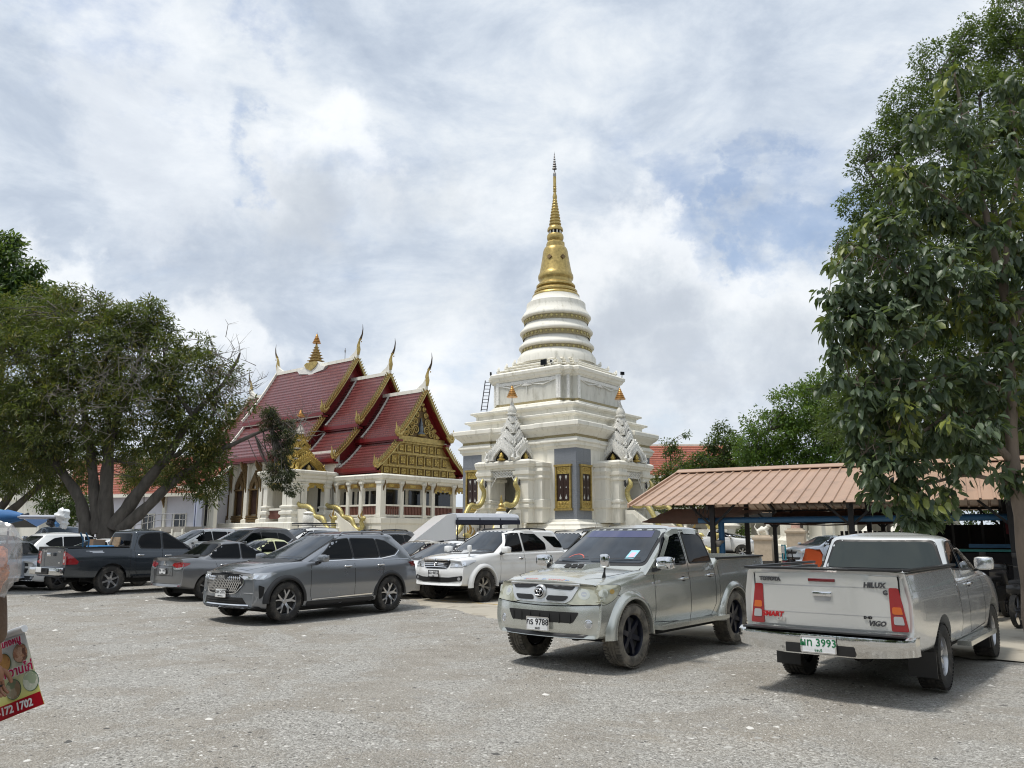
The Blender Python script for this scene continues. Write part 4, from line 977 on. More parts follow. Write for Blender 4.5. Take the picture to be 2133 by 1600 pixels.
 S=base_suv(wb=2.75, fo=.90, ro=1.02, hw=.905, wr=.385, rr=.235, wd=.265, ra=.45, paint=P_WHITE, extra=ex, top=[(-3.8, 1.14), (-3.5, 1.20), (-.60, 1.19), (-.35, 1.18), (0, 1.15), (.4, 1.11), (.66, 1.07), (.84, 1.01)], bot=[(-3.8, .48), (-3.3, .40), (-2.2, .40), (-.6, .40), (.1, .40), (.5, .40), (.9, .42)], wid=[(-3.8, .86), (-3.3, .895), (-2.6, .905), (0, .90), (.5, .88), (.9, .82)], nose=[(.35, -.03), (.45, .03), (.62, .02), (.72, .035), (.82, .0), (1.05, -.07)], cab=dict(z0=1.12, z1=1.765, xf0=-.28, xf1=-1.18, xr0=-3.66, xr1=-3.40, w0=.84, w1=.66, wr0=.82, wr1=.63, kf=.18, kr=.10, R=.09, rc=.05), side_glass=[[(-.70, 1.20), (-1.20, 1.61), (-1.36, 1.675), (-1.56, 1.68), (-1.56, 1.21)], [(-1.65, 1.215), (-1.65, 1.68), (-2.25, 1.66), (-2.62, 1.40), (-2.60, 1.24)]], glass_trim=[], screen=(1.20, .69, 1.71, .56), rear_glass=(1.22, .66, 1.64, .56), visors=[[(-.76, 1.27), (-1.22, 1.65), (-1.40, 1.70), (-1.56, 1.705)], [(-1.68, 1.705), (-2.2, 1.69)]], visor_mat=P_WHITE, gaps=[('s', [(-.62, 1.15), (-.60, .5), (-.64, .46), (-2.2, .46), (-2.42, .66), (-2.56, .9), (-2.60, 1.2)]), ('s', [(-1.605, 1.2), (-1.61, .46)]), ('t', [(-.5, .72), (0, .74), (.45, .66), (.66, .5), (.74, 0), (.66, -.5), (.45, -.66), (0, -.74), (-.5, -.72)])], handles=[(-1.46, 1.035), (-2.44, 1.05)], mirror=(-.66, 1.19, (.16, .22, .17)), mirror_mat=P_WHITE, flares=(-.005, .085, .03, P_WHITE), rails=(-1.45, -3.0, .55, 1.755), step=(-.5, -2.25, .42, .16), spokes=6, rstyle='multi', rim_mat=M_RIM2, wout=.012)
 S['plates']=[('f', [('ขฉ 4655', .095, .018), ('ชลบุรี', .032, -.056)], PLM, (0.0, .70), .34)];S['plate_out']=.04;S['plate_chrome']=0
 a=radians(-129.6);fx, fy=-1.36, 20.75
 vehicle(S, 'suv', 'white SUV with barred chrome grille, bonnet scoop and black roof rails', 'SUV', fx-cos(a)*1.375, fy-sin(a)*1.375, a)
M_RIM2=mat('bronze_grey_alloy', (.34, .33, .31), .3, .8)
def base_sedan(**k):
 S=dict(kindof='sedan', wb=2.58, fo=.82, ro=.90, hw=.85, wr=.305, rr=.20, wd=.195, ra=.355, top=[(-3.5, .98), (-3.2, 1.0), (-2.9, 1.02), (-2.5, .98), (-.60, .96), (-.35, .97), (0, .93), (.4, .86), (.66, .79), (.8, .74)], bot=[(-3.5, .38), (-3.1, .27), (-2.2, .2), (-.6, .2), (.1, .2), (.5, .2), (.8, .24)], wid=[(-3.5, .76), (-3.1, .82), (-2.6, .85), (0, .85), (.4, .82), (.8, .74)], rt=[(-3.5, .10), (-3.0, .10), (-.6, .08), (-.1, .12), (.5, .15), (.8, .12)], tuck=.08, tlow=.05, crown=.03, kf=.24, kr=.20, er=.08, creases=((.78, .05, .012),), tail=[(.2, -.06), (.45, .02), (.75, .02), (.95, -.03)], cab=dict(z0=.88, z1=1.42, xf0=-.10, xf1=-1.12, xr0=-2.98, xr1=-2.22, w0=.79, w1=.58, wr0=.74, wr1=.55, kf=.18, kr=.10, R=.09, rc=.045, exr=.8), side_glass=[[(-.62, .98), (-1.20, 1.33), (-1.50, 1.36), (-1.52, .99)], [(-1.57, .99), (-1.55, 1.36), (-2.00, 1.34), (-2.42, 1.08), (-2.36, 1.0)]], glass_trim=[], screen=(1.00, .66, 1.37, .50), rear_glass=(1.06, .60, 1.36, .47), gaps=[('s', [(-.56, .94), (-.54, .4), (-.6, .3), (-2.0, .3), (-2.2, .5), (-2.35, .95)]), ('s', [(-1.54, .96), (-1.55, .3)])], handles=[(-1.38, .84), (-2.12, .86)], mirror=(-.66, .97, (.12, .18, .12)), paint=P_SEDAN, spokes=5, rstyle='five', rim_mat=M_RIM)
 S.update(k);return S
def build_grey_sedan():
 def ex(t, sk, put):
  wx=1.275
  for s in(1, -1):
   v=Vector((cos(radians(35)), -s*sin(radians(35)), 0));sd=Vector((v.y, -v.x, 0))*-s
   def pp(poly, r=.03):return[Vector((-3.3, s*.62, 0))+sd*a+Vector((0, 0, b))for a, b in round_poly(poly, r)]
   put(sk.patch(pp([(-.22, .86), (-.16, .93), (.08, .95), (.28, .91), (.20, .84), (-.05, .80)]), .012, v, .05), 'tail_light', M_RED, 50)
   put(sk.patch(pp([(-.18, .80), (-.05, .80), (.18, .835), (.06, .76), (-.10, .745)]), .011, v, .05), 'reversing_light', M_WLAMP, 50)
  put(sk.patch([(-7, a, b)for a, b in round_poly([(-.36, .82), (.36, .82), (.30, .62), (-.30, .62)], .03)], .004, (1, 0, 0), .1), 'plate_recess', P_SEDAN, 50)
  put(sk.line([(-7, -.42, .60), (-7, -.36, .84), (-7, .36, .84), (-7, .42, .60), (-7, -.42, .60)], .012, .004, (1, 0, 0)), 'boot_gap', M_SEAM)
  g=G();q, n=sk.cast((-7, 0, .90), (1, 0, 0))
  for k in range(3):
   a=pi/2+k*2*pi/3;c=(q[0]-.01, .035*cos(a), .90+.035*sin(a));g.box(c, (.008, .035, .05), M=Matrix.Rotation(a-pi/2, 3, 'X'))
  put(g, 'badge', M_CHROME)
  put(sk.line([(-7, -.6, .40), (-7, .6, .40)], .01, .004, (1, 0, 0)), 'bumper_gap', M_SEAM)
  for s in(1, -1):put(sk.patch([(-7, s*.62, .34), (-7, s*.72, .34), (-7, s*.72, .37), (-7, s*.62, .37)], .008, (1, 0, 0), .1), 'reflector', M_REDD)
 S=base_sedan(wb=2.55, ro=.84, hw=.835, extra=ex, cab=dict(z0=.90, z1=1.46, xf0=-.10, xf1=-1.10, xr0=-3.0, xr1=-2.15, w0=.78, w1=.57, wr0=.73, wr1=.54, kf=.18, kr=.10, R=.09, rc=.045, exr=.8), top=[(-3.5, 1.02), (-3.2, 1.04), (-2.9, 1.05), (-2.5, 1.0), (-.60, .97), (-.35, .98), (0, .94), (.4, .87), (.66, .80), (.8, .75)], side_glass=[[(-.62, 1.0), (-1.20, 1.37), (-1.50, 1.40), (-1.52, 1.01)], [(-1.57, 1.01), (-1.55, 1.40), (-2.02, 1.37), (-2.46, 1.13), (-2.40, 1.03)]], rear_glass=(1.10, .60, 1.38, .47))
 S['plates']=[('r', [('กย 1687', .09, .018), ('ชลบุรี', .03, -.056)], PLM, (0.0, .715), .32)];S['plate_out']=.03;S['plate_chrome']=0
 a=radians(52.5);fx, fy=-7.0, 23.7
 vehicle(S, 'sedan', 'grey sedan seen from behind between the slate pickup and the mid-grey SUV', 'sedan', fx-cos(a)*1.275, fy-sin(a)*1.275, a)
 # ------------------------------------------------------------------ surveying (points measured on the photograph -> metres)
def at(px, py, d):
 a=(px-W_PX/2)/F_PX;b=(H_PX/2-py)/F_PX
 r=Vector((a, cos(PITCH)-b*sin(PITCH), sin(PITCH)+b*cos(PITCH)))
 return r/r.y*d+Vector((0, 0, CAM_H))
def zat(py, d, px=1157):return at(px, py, d).z
def ground_z(y):return max(0.0, min(.30, (y-26)*.012))
RZ=radians(-38.3)
EX=Vector((cos(RZ), sin(RZ), 0));EY=Vector((-sin(RZ), cos(RZ), 0))
M_STUCCO=mat('white_stucco', (.77, .745, .665), .75, bump=.18, bscale=9, var=.05, vscale=1.2, dirt=(.47, .45, .37), dscale=3.2, dlo=.50, dhi=.80, stretch=(1, 1, .12))
M_STUCCO2=mat('weathered_shaded_stucco', (.60, .59, .53), .8, bump=.4, bscale=14, var=.10, vscale=3, dirt=(.36, .345, .29), dscale=2.6, dlo=.48, dhi=.8, stretch=(1, 1, .3))
M_CARVED=mat('carved_stucco', (.74, .73, .69), .8, bump=.7, bscale=16, var=.22, vscale=14)
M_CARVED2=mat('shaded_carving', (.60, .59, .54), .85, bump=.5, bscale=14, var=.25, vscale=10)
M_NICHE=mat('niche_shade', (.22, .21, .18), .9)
M_GOLD=mat('gold_paint', (.44, .325, .115), .38, .62, var=.3, vscale=5, bump=.3, bscale=20)
M_GOLDC=mat('carved_gold', (.50, .37, .11), .38, .7, bump=2.2, bscale=11, var=.45, vscale=13)
M_GOLDL=mat('pale_gold_paint', (.50, .42, .17), .38, .45, var=.3, vscale=9, bump=1.0, bscale=16)
M_GRANITE=mat('blue_grey_granite', (.19, .205, .23), .35, 0, var=.28, vscale=22, bump=.05, bscale=40)
M_RELIEF=mat('gold_relief', (.36, .30, .16), .5, .35, bump=2.5, bscale=26, var=.6, vscale=30)
M_DARKWOOD=mat('dark_wood', (.030, .014, .010), .35)
M_PEARL=mat('mother_of_pearl', (.45, .45, .42), .3)
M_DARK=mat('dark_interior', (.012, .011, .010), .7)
M_REDWOOD=mat('red_lacquer', (.155, .012, .014), .35)
M_BALUSTER=mat('red_brown_paint', (.20, .085, .065), .5)
M_BRONZE=mat('brown_gold', (.16, .105, .045), .5, .5, bump=2.0, bscale=14, var=.5, vscale=16)
M_STEPS=mat('granite_steps', (.26, .24, .22), .7, var=.2, vscale=20)
def tile_mat(name, col, pitch=.22):
 m=bpy.data.materials.new(name);m.use_nodes=True;g=N(m.node_tree);b=m.node_tree.nodes['Principled BSDF']
 tc=g.n('ShaderNodeTexCoord');co=tc.outputs['Object'];sp=g.n('ShaderNodeSeparateXYZ');g.put(sp.inputs[0], co)
 n=g.noise(g.vec('MULTIPLY', co, (6, 1, 6)), 1.3, 4, .6)
 c=g.ramp(n, [(.3, tuple(x*.8 for x in col)), (.7, tuple(min(1, x*1.2)for x in col))])
 wn=g.n('ShaderNodeTexWhiteNoise');g.put(wn.inputs['Vector'], g.vec('FLOOR', g.vec('MULTIPLY', co, (1/pitch, 0, 3.2))));c=g.mix(g.math('MULTIPLY', wn.outputs['Value'], .38), c, tuple(x*.45 for x in col))
 g.put(b.inputs['Base Color'], c);b.inputs['Roughness'].default_value=.30;b.inputs['Coat Weight'].default_value=.25
 w=g.math('SINE', g.math('MULTIPLY', sp.outputs[0], 2*pi/pitch))
 bp=g.n('ShaderNodeBump');bp.inputs['Strength'].default_value=.3;bp.inputs['Distance'].default_value=.02
 g.put(bp.inputs['Height'], w);g.put(b.inputs['Normal'], bp.outputs[0]);return m
M_TILE=tile_mat('glazed_red_tile', (.15, .038, .036))
M_TILE2=tile_mat('orange_red_tile', (.36, .105, .06))
def ogee(w, h, n=10):
 """right half of a pointed arch outline from (w/2, 0) to (0, h)"""
 P=[]
 for k in range(n+1):
  t=k/n
  x=w/2*(1-t**2.2)*(1+.12*sin(t*pi*.9))if t<1 else 0
  P.append((x, h*(t*.62+.38*t**3)))
 return P
def arch_outline(w, h, teeth=0, depth=.0, n=14):
 P=ogee(w, h, n);out=[]
 for i, p in enumerate(P):
  out.append(p)
  if teeth and i<len(P)-1:
   q=P[i+1];m=((p[0]+q[0])/2, (p[1]+q[1])/2);d=Vector((q[0]-p[0], q[1]-p[1])).normalized()
   out.append((m[0]+d.y*depth+d.x*depth*.6, m[1]-d.x*depth+abs(d.y)*depth*.8))
 return out+[(-x, z)for(x, z)in out[::-1][1:]]
def arch_frame(g, c, w, h, wi, hi, d, ax, teeth=.07, sgn=1):
 """pointed frame with a niche opening; ax 'y' = lies across y (faces -y), ax 'x' = faces +x"""
 O=arch_outline(w, h, 1, teeth);n=len(O)
 I=[]
 src=arch_outline(wi, hi)
 def P(q, t):return(c[0]+q[0], c[1]+t, c[2]+q[1])if ax=='y' else(c[0]-t*sgn, c[1]+q[0], c[2]+q[1])
 m=len(src)
 for k in range(n):
  f=k/(n-1)*(m-1);i=min(int(f), m-2);t=f-i
  I.append((src[i][0]*(1-t)+src[i+1][0]*t, src[i][1]*(1-t)+src[i+1][1]*t))
 vs=[P(q, 0)for q in O]+[P(q, 0)for q in I]+[P(q, d)for q in O]+[P(q, d)for q in I]
 fs=[]
 for k in range(n-1):
  for q in((k, k+1, n+k+1, n+k), (2*n+k+1, 2*n+k, 3*n+k, 3*n+k+1), (k+1, k, 2*n+k, 2*n+k+1), (n+k, n+k+1, 3*n+k+1, 3*n+k)):
   fs.append(q)
 fs+=[(0, n, 3*n, 2*n), (n-1, 3*n-1, 4*n-1, 2*n-1)]
 g.add(vs, fs)
def scroll(g, o, r, u, v, turns=1.6, th=.03, sgn=1, n=18):
 """spiral relief in the plane u, v"""
 u, v=Vector(u), Vector(v);o=Vector(o)
 g.tube([o+(u*cos(a*sgn)+v*sin(a))*(r*(1-.85*k/n))for k in range(n+1)for a in[turns*2*pi*k/n]], [th*(1-.5*k/n)for k in range(n+1)], 5)
def crest(t, c, axes, w, h, m, mfig, levels=4, spire_h=1.5, body_m=None):
 """tiered crown of pointed gables standing on a porch; axes: which sides show frames"""
 x0, y0, z0=c;lw=w
 body=G();z=z0
 hs=[.30, .25, .20, .15]
 for i in range(levels):
  s=1-i*.235;hh=h*hs[i]
  body.box((x0, y0, z+hh/2), (lw*.46*s, lw*.46*s, hh), taper=.8)
  body.box((x0, y0, z+hh*.96), (lw*.54*s, lw*.54*s, hh*.10))
  for(ax, sgn)in axes:
   wf=lw*(.80 if i==0 else.62)*s;hf=hh*(1.35 if i==0 else 1.18)
   off=lw*(.36 if i==0 else.29)*s
   for layer in range(2):
    g=G();k=1-.16*layer
    if ax=='y':arch_frame(g, (x0, y0-off-.06*layer, z), wf*k, hf*k, wf*.50, hf*.62, .12, 'y', .07*wf)
    else:arch_frame(g, (x0+sgn*(off+.06*layer), y0, z), wf*k, hf*k, wf*.50, hf*.62, .12, 'x', .07*wf, sgn)
    g.build('gable_frame', m, t, None)
    g=G();k2=k*(.80 if layer==0 else.62);ol=arch_outline(wf*k2, hf*k2, 1, .05*wf)
    if ax=='y':g.tube([(x0+a, y0-off-.06*layer-.03, z+b)for a, b in ol], .035*lw/2.7, 5)
    else:g.tube([(x0+sgn*(off+.06*layer+.03), y0+a, z+b)for a, b in ol], .035*lw/2.7, 5)
    g.build('gable_moulding', m, t, 60)
   d=G();d.prism([(a, b)for a, b in arch_outline(wf*.48, hf*.60)], ax if ax=='y' else 'x', 0, .02)
   if ax=='y':d.v=[(p[0]+x0, p[1]+y0-off+.10, p[2]+z)for p in d.v]
   else:d.v=[(p[0]+x0+sgn*(off-.12), p[1]+y0, p[2]+z)for p in d.v]
   d.build('niche', mfig[1]if i==0 else M_NICHE, t)
   if i==0:
    f=G();fx, fy=(x0, y0-off-.02)if ax=='y' else(x0+sgn*(off+.02), y0)
    f.lathe([(.10*wf, 0), (.12*wf, .05*hf), (.055*wf, .10*hf), (.075*wf, .2*hf), (.05*wf, .27*hf), (.035*wf, .33*hf), (.001, .40*hf)], 10, (fx, fy, z))
    f.build('niche_figure', mfig[0], t, 60)
    # side finials
   for s2 in(-1, 1):
    f=G();e=wf*.46
    b=Vector((x0+s2*e, y0-off, z))if ax=='y' else Vector((x0+sgn*off, y0+s2*e, z))
    dv=Vector((s2, 0, 0))if ax=='y' else Vector((0, s2, 0))
    f.tube([b, b+dv*.10*wf+Vector((0, 0, .12*hf)), b+dv*.05*wf+Vector((0, 0, .30*hf)), b+dv*.12*wf+Vector((0, 0, .46*hf))], [.06*wf, .05*wf, .03*wf, .005], 6)
    f.build('side_finial', m, t, 60)
  z+=hh
 body.build('crest_body', body_m, t)
 g=G();R=lw*.10
 g.lathe([(R*1.25, z), (R*1.3, z+.08), (R*.9, z+.14), (R*1.05, z+.30*spire_h), (R*.75, z+.5*spire_h), (R*.45, z+.62*spire_h), (R*.5, z+.66*spire_h), (R*.18, z+.85*spire_h), (.015, z+spire_h)], 12)
 g.v=[(a+x0, b+y0, c_)for a, b, c_ in g.v];g.build('spirelet', body_m, t, 50)
 return z+spire_h
def umbrella_finial(t, c, r, h, n=6):
 g=G();g.tube([(c[0], c[1], c[2]-.35), (c[0], c[1], c[2]+h)], .02, 5);g.build('finial_rod', M_BRONZE, t)
 for k in range(n):
  s=1-k/(n+.6);z=c[2]+h*.86*k/n
  g=G();g.lathe([(r*s, z), (r*s, z+.05), (r*s*.55, z+.12+.03*s), (.02, z+.14)], 14, (c[0], c[1], 0));g.build('umbrella_tier', M_UMB, t, 40)
M_UMB=mat('copper_gold', (.50, .26, .08), .35, .7)
def naga(t, pts, r, head, facing, m, hs=1.0):
 """serpent balustrade: thick body along pts, hooded crested head at the end"""
 P=[];pts=[Vector(p)for p in pts];n=len(pts)
 for i in range(n-1):
  p0, p1, p2, p3=pts[max(i-1, 0)], pts[i], pts[i+1], pts[min(i+2, n-1)]
  for k in range(5):
   s=k/5
   P.append(.5*((2*p1)+(p2-p0)*s+(2*p0-5*p1+4*p2-p3)*s*s+(3*p1-p0-3*p2+p3)*s**3))
 P.append(pts[-1]);L=len(P)
 g=G();g.tube(P, [r*min(1, .35+i/L*7)for i in range(L)], 10);g.build('serpent_body', m, t, 60)
 g=G()
 for i in range(3, L-1, 1):
  if i%2:continue
  d=(P[min(i+1, L-1)]-P[i-1]).normalized();up=Vector((0, 0, 1))-d*d.z
  if up.length<.2:continue
  up.normalize();g.add([P[i]+up*r*.95-d*r*.4, P[i]+up*r*.95+d*r*.4, P[i]+up*r*1.35-d*r*.25], [(0, 1, 2), (2, 1, 0)])
 if g.v:g.build('back_fins', m, t, kind='stuff')
 if head:
  f=Vector(facing).normalized();b=P[-1];sd=Vector((-f.y, f.x, 0))
  g=G();H=1.15*hs
  g.tube([b+Vector((0, 0, -.1)), b+f*.10*hs+Vector((0, 0, .25*hs)), b-f*.06*hs+Vector((0, 0, .62*hs)), b+f*.10*hs+Vector((0, 0, .88*hs)), b+f*.34*hs+Vector((0, 0, .92*hs)), b+f*.46*hs+Vector((0, 0, .86*hs))], [r*1.0, r*1.1, r*.95, r*1.1, r*.75, r*.3], 10)
  g.build('serpent_head', M_GOLDL, t, 60)
  g=G();g.tube([b+f*.22*hs+Vector((0, 0, .80*hs)), b+f*.40*hs+Vector((0, 0, .72*hs))], [r*.5, r*.2], 6);g.build('lower_jaw', M_GOLDL, t, 60)
  g=G();g.tube([b+Vector((0, 0, .98*hs)), b-f*.10*hs+Vector((0, 0, 1.22*hs)), b+f*.02*hs+Vector((0, 0, 1.42*hs)), b-f*.08*hs+Vector((0, 0, 1.68*hs))], [r*.7, r*.55, r*.3, .01], 7)
  for s in(-1, 1):g.tube([b+sd*s*r*.8+Vector((0, 0, .8*hs)), b+sd*s*r*1.7-f*.12*hs+Vector((0, 0, 1.05*hs)), b+sd*s*r*1.3-f*.05*hs+Vector((0, 0, 1.28*hs))], [r*.4, r*.3, .01], 6)
  g.build('head_crest', M_BRONZEG, t, 60)
M_BRONZEG=mat('aged_gold', (.33, .215, .07), .45, .6, var=.35, vscale=9)
M_BRONZE_TIP=mat('dark_bronze', (.07, .05, .03), .5, .6)
# ------------------------------------------------------------------ ground
def build_ground():
# open ground: fine grid near the camera, falling out to the horizon
 ys=sorted(set([-40, -10, 0]+[2+.5*k for k in range(40)]+[22+k for k in range(1, 40)]+[70, 90, 140, 300, 900, 2500]))
 xs=sorted(set([-2500, -900, -300, -120, -60]+[-36+.5*k for k in range(145)]+[60, 120, 300, 900, 2500]))
 rr=random.Random(3);vs=[];fs=[]
 for y in ys:
  for x in xs:
   b=(.018*sin(x*.9+y*.5)+.014*sin(x*1.7-y*1.3+2))if(abs(x)<30 and 0<y<25)else 0
   vs.append((x, y, ground_z(y)-.03+b))
 n=len(xs)
 for j in range(len(ys)-1):
  for i in range(n-1):fs.append((j*n+i, j*n+i+1, (j+1)*n+i+1, (j+1)*n+i))
 m=bpy.data.materials.new('gravel');m.use_nodes=True;g=N(m.node_tree);b=m.node_tree.nodes['Principled BSDF']
 tc=g.n('ShaderNodeTexCoord');co=tc.outputs['Object']
 big=g.noise(co, .28, 6, .6, .4);mid=g.noise(co, 1.6, 6, .62, .2);fine=g.noise(co, 16, 5, .7);grit=g.noise(co, 55, 3, .7)
 base=g.ramp(big, [(.34, (.30, .27, .215)), (.47, (.335, .31, .265)), (.58, (.35, .335, .305)), (.70, (.39, .38, .355))])
 dark=g.mapr(mid, .50, .64, 0, .75, True)
 base=g.mix(dark, base, (.19, .165, .135))
 sand=g.mapr(g.noise(g.vec('ADD', co, (11, 5, 0)), .55, 5, .6, .6), .55, .70, 0, .6, True)
 base=g.mix(sand, base, (.42, .345, .245))
 rot=g.n('ShaderNodeMapping');rot.inputs['Rotation'].default_value=(0, 0, radians(25));rot.inputs['Scale'].default_value=(.10, 1.1, 1);g.put(rot.inputs['Vector'], co)
 trk=g.mapr(g.noise(rot.outputs[0], 1.3, 5, .6, .4), .52, .68, 0, .5, True);base=g.mix(trk, base, (.235, .20, .155))
 pale=g.mapr(g.noise(g.vec('ADD', co, (31, 15, 0)), .42, 6, .62, .5), .50, .66, 0, .55, True);base=g.mix(pale, base, (.47, .455, .42))
 vo=g.n('ShaderNodeTexVoronoi');vo.inputs['Scale'].default_value=46;vo.inputs['Randomness'].default_value=1;g.put(vo.inputs['Vector'], g.vec('ADD', co, g.vec('SCALE', g.noise(co, 25, 2, .5, 0, 1), .03)))
 vo2=g.n('ShaderNodeTexVoronoi');vo2.inputs['Scale'].default_value=110;g.put(vo2.inputs['Vector'], co)
 hs=g.n('ShaderNodeSeparateColor');g.put(hs.inputs[0], vo.outputs['Color'])
 hs2=g.n('ShaderNodeSeparateColor');g.put(hs2.inputs[0], vo2.outputs['Color'])
 stones=g.ramp(hs.outputs[0], [(.0, (.09, .085, .078)), (.22, (.22, .21, .19)), (.5, (.36, .35, .325)), (.8, (.56, .55, .52)), (1, (.85, .83, .79))])
 stones2=g.ramp(hs2.outputs[1], [(.0, (.07, .066, .058)), (.35, (.26, .25, .225)), (.8, (.46, .445, .41)), (1, (.74, .72, .68))])
 cover=g.mapr(g.noise(co, .9, 6, .65, .3), .42, .60, .10, .95, True)
 dirt_=g.mix(g.mapr(g.noise(co, 2.3, 6, .6), .4, .65), (.22, .18, .13), (.36, .32, .265))
 c=g.mix(g.mapr(g.noise(g.vec('ADD', co, (3, 8, 0)), .75, 9, .66, .5), .44, .56, .05, 1, True), g.mix(.62, base, dirt_), g.mix(.35, stones, base))
 c=g.mix(.45, c, stones2)
 c=g.mix(g.mapr(grit, .35, .7, .0, .24), c, (.13, .125, .115));c=g.mix(.05, c, (.5, .5, .5));g.put(b.inputs['Base Color'], c)
 b.inputs['Roughness'].default_value=.93;b.inputs['Specular IOR Level'].default_value=.2
 h=g.math('ADD', g.math('MULTIPLY', g.math('SUBTRACT', 1, vo.outputs['Distance']), .8), g.math('MULTIPLY', fine, .7))
 bp=g.n('ShaderNodeBump');bp.inputs['Strength'].default_value=.75;bp.inputs['Distance'].default_value=.03;g.put(bp.inputs['Height'], h)
 bp2=g.n('ShaderNodeBump');bp2.inputs['Strength'].default_value=.8;bp2.inputs['Distance'].default_value=.08;g.put(bp2.inputs['Height'], mid);g.put(bp2.inputs['Normal'], bp.outputs[0])
 g.put(b.inputs['Normal'], bp2.outputs[0])
 gg=G();gg.add(vs, fs);gg.build('ground', m, None, 180, kind='structure')
 # concrete apron behind the first row
 edge=[(-26, 38), (-15, 33.5), (-9.5, 29.8), (-6.2, 26.6), (-4.0, 23.6), (-2.9, 21.3), (-2.0, 19.2), (-.9, 17.2), (.2, 15.9), (1.4, 14.9), (2.7, 13.9), (4.4, 12.9), (6.1, 11.7), (7.4, 10.9), (9.5, 9.6), (14, 6.5), (26, 0)]
 P=[];rr=random.Random(5)
 for a, c_ in zip(edge, edge[1:]):
  for k in range(8):
   s=k/8;P.append((a[0]*(1-s)+c_[0]*s+rr.uniform(-.10, .10), a[1]*(1-s)+c_[1]*s+rr.uniform(-.12, .12)))
 P.append(edge[-1])
 mc=mat('concrete_apron', (.40, .365, .30), .85, var=.14, vscale=.8, bump=.2, bscale=25, dirt=(.24, .21, .165), dscale=1.3, dlo=.48, dhi=.72)
 g2=G();vs=[];fs=[]
 rows=[0, .3, .8, 2, 5, 10, 20, 40, 70]
 for(x, y)in P:
  for k, dd in enumerate(rows):
   Y=y+dd*.785;X=x+dd*.62
   vs.append((X, Y, (.010 if k else-.035)+ground_z(Y)))
 R=len(rows)
 for i in range(len(P)-1):
  for k in range(R-1):fs.append((i*R+k, (i+1)*R+k, (i+1)*R+k+1, i*R+k+1))
 g2.add(vs, fs);g2.build('concrete_pavement', mc, None, 60, kind='structure')
 # yellow bay lines on the apron
 ml=mat('worn_yellow_line', (.60, .40, .10), .8, dirt=(.40, .365, .30), dscale=6, dlo=.40, dhi=.62)
 for(a, c_)in(((-2.2, 20.9), (1.6, 17.9)), ((-2.7, 23.0), (2.4, 29.4)), ((.6, 17.9), (3.2, 15.9)), ((1.3, 19.0), (6.0, 25.0)), ((5.5, 20.5), (13.5, 14.2)), ((8, 24), (20, 14.5))):
  q=G();a, c_=Vector((*a, 0)), Vector((*c_, 0));sd=(c_-a).cross(Vector((0, 0, 1))).normalized()*.05
  vs=[]
  for k in range(12):p=a.lerp(c_, k/11);z=.016+ground_z(p.y);vs+=[(p.x-sd.x, p.y-sd.y, z), (p.x+sd.x, p.y+sd.y, z)]
  q.add(vs, [(2*i, 2*i+1, 2*i+3, 2*i+2)for i in range(11)]);q.build('bay_line', ml, None, kind='structure')
  # loose stones
 rs=np.random.RandomState(4);n=110000
 d=2.6*np.exp(rs.rand(n)*np.log(30/2.6));ang=(rs.rand(n)-.5)*1.35
 x=d*np.tan(ang);y=d
 sz=.007+.013*rs.rand(n)**3;sz=sz*(1+.035*d);big_=rs.rand(n)<.02;sz[big_]*=2.0
 ok=(y<30)
 for i in range(len(edge)-1):
  pass
 ex_=np.interp(x, [e[0]for e in edge], [e[1]for e in edge]);ok&=(y<ex_+rs.randn(n)*.25)
 x, y, sz=x[ok], y[ok], sz[ok];n=len(x)
 base_v=np.array([(1, 0, 0), (.3, .9, 0), (-.8, .6, 0), (-.8, -.6, 0), (.3, -.9, 0), (.15, .1, .38)], float);nv=6
 th=rs.rand(n)*6.28;cs, sn=np.cos(th), np.sin(th)
 V=base_v[None]*(1+.5*(rs.rand(n, nv, 1)-.5))*sz[:, None, None]
 V[:, :, 0]*=1.3
 X=V[:, :, 0]*cs[:, None]-V[:, :, 1]*sn[:, None]+x[:, None];Y=V[:, :, 0]*sn[:, None]+V[:, :, 1]*cs[:, None]+y[:, None]
 gz=.018*np.sin(x*.9+y*.5)+.014*np.sin(x*1.7-y*1.3+2)-.034+np.maximum(0, np.minimum(.3, (y-26)*.012))
 gz[y>25]=-.03
 Z=V[:, :, 2]+gz[:, None]
 V=np.stack([X, Y, Z], 2).reshape(-1, 3)
 F=np.array([(0, 1, 5), (1, 2, 5), (2, 3, 5), (3, 4, 5), (4, 0, 5)]);F=(F[None]+(np.arange(n)*nv)[:, None, None]).reshape(-1, 3)
 ms=mat('pale_stone', (.33, .32, .295), .9);
 ms=bpy.data.materials.new('mixed_stone');ms.use_nodes=True;g=N(ms.node_tree);b=ms.node_tree.nodes['Principled BSDF'];b.inputs['Roughness'].default_value=.92
 tc=g.n('ShaderNodeTexCoord');w=g.n('ShaderNodeTexWhiteNoise');geo=g.n('ShaderNodeNewGeometry');g.put(b.inputs['Base Color'], g.ramp(geo.outputs['Random Per Island'], [(0, (.07, .068, .064)), (.25, (.20, .19, .175)), (.6, (.36, .35, .325)), (.9, (.50, .485, .455)), (1, (.66, .645, .61))]))
 np_mesh('loose_stones', V, F, ms, kind='stuff')
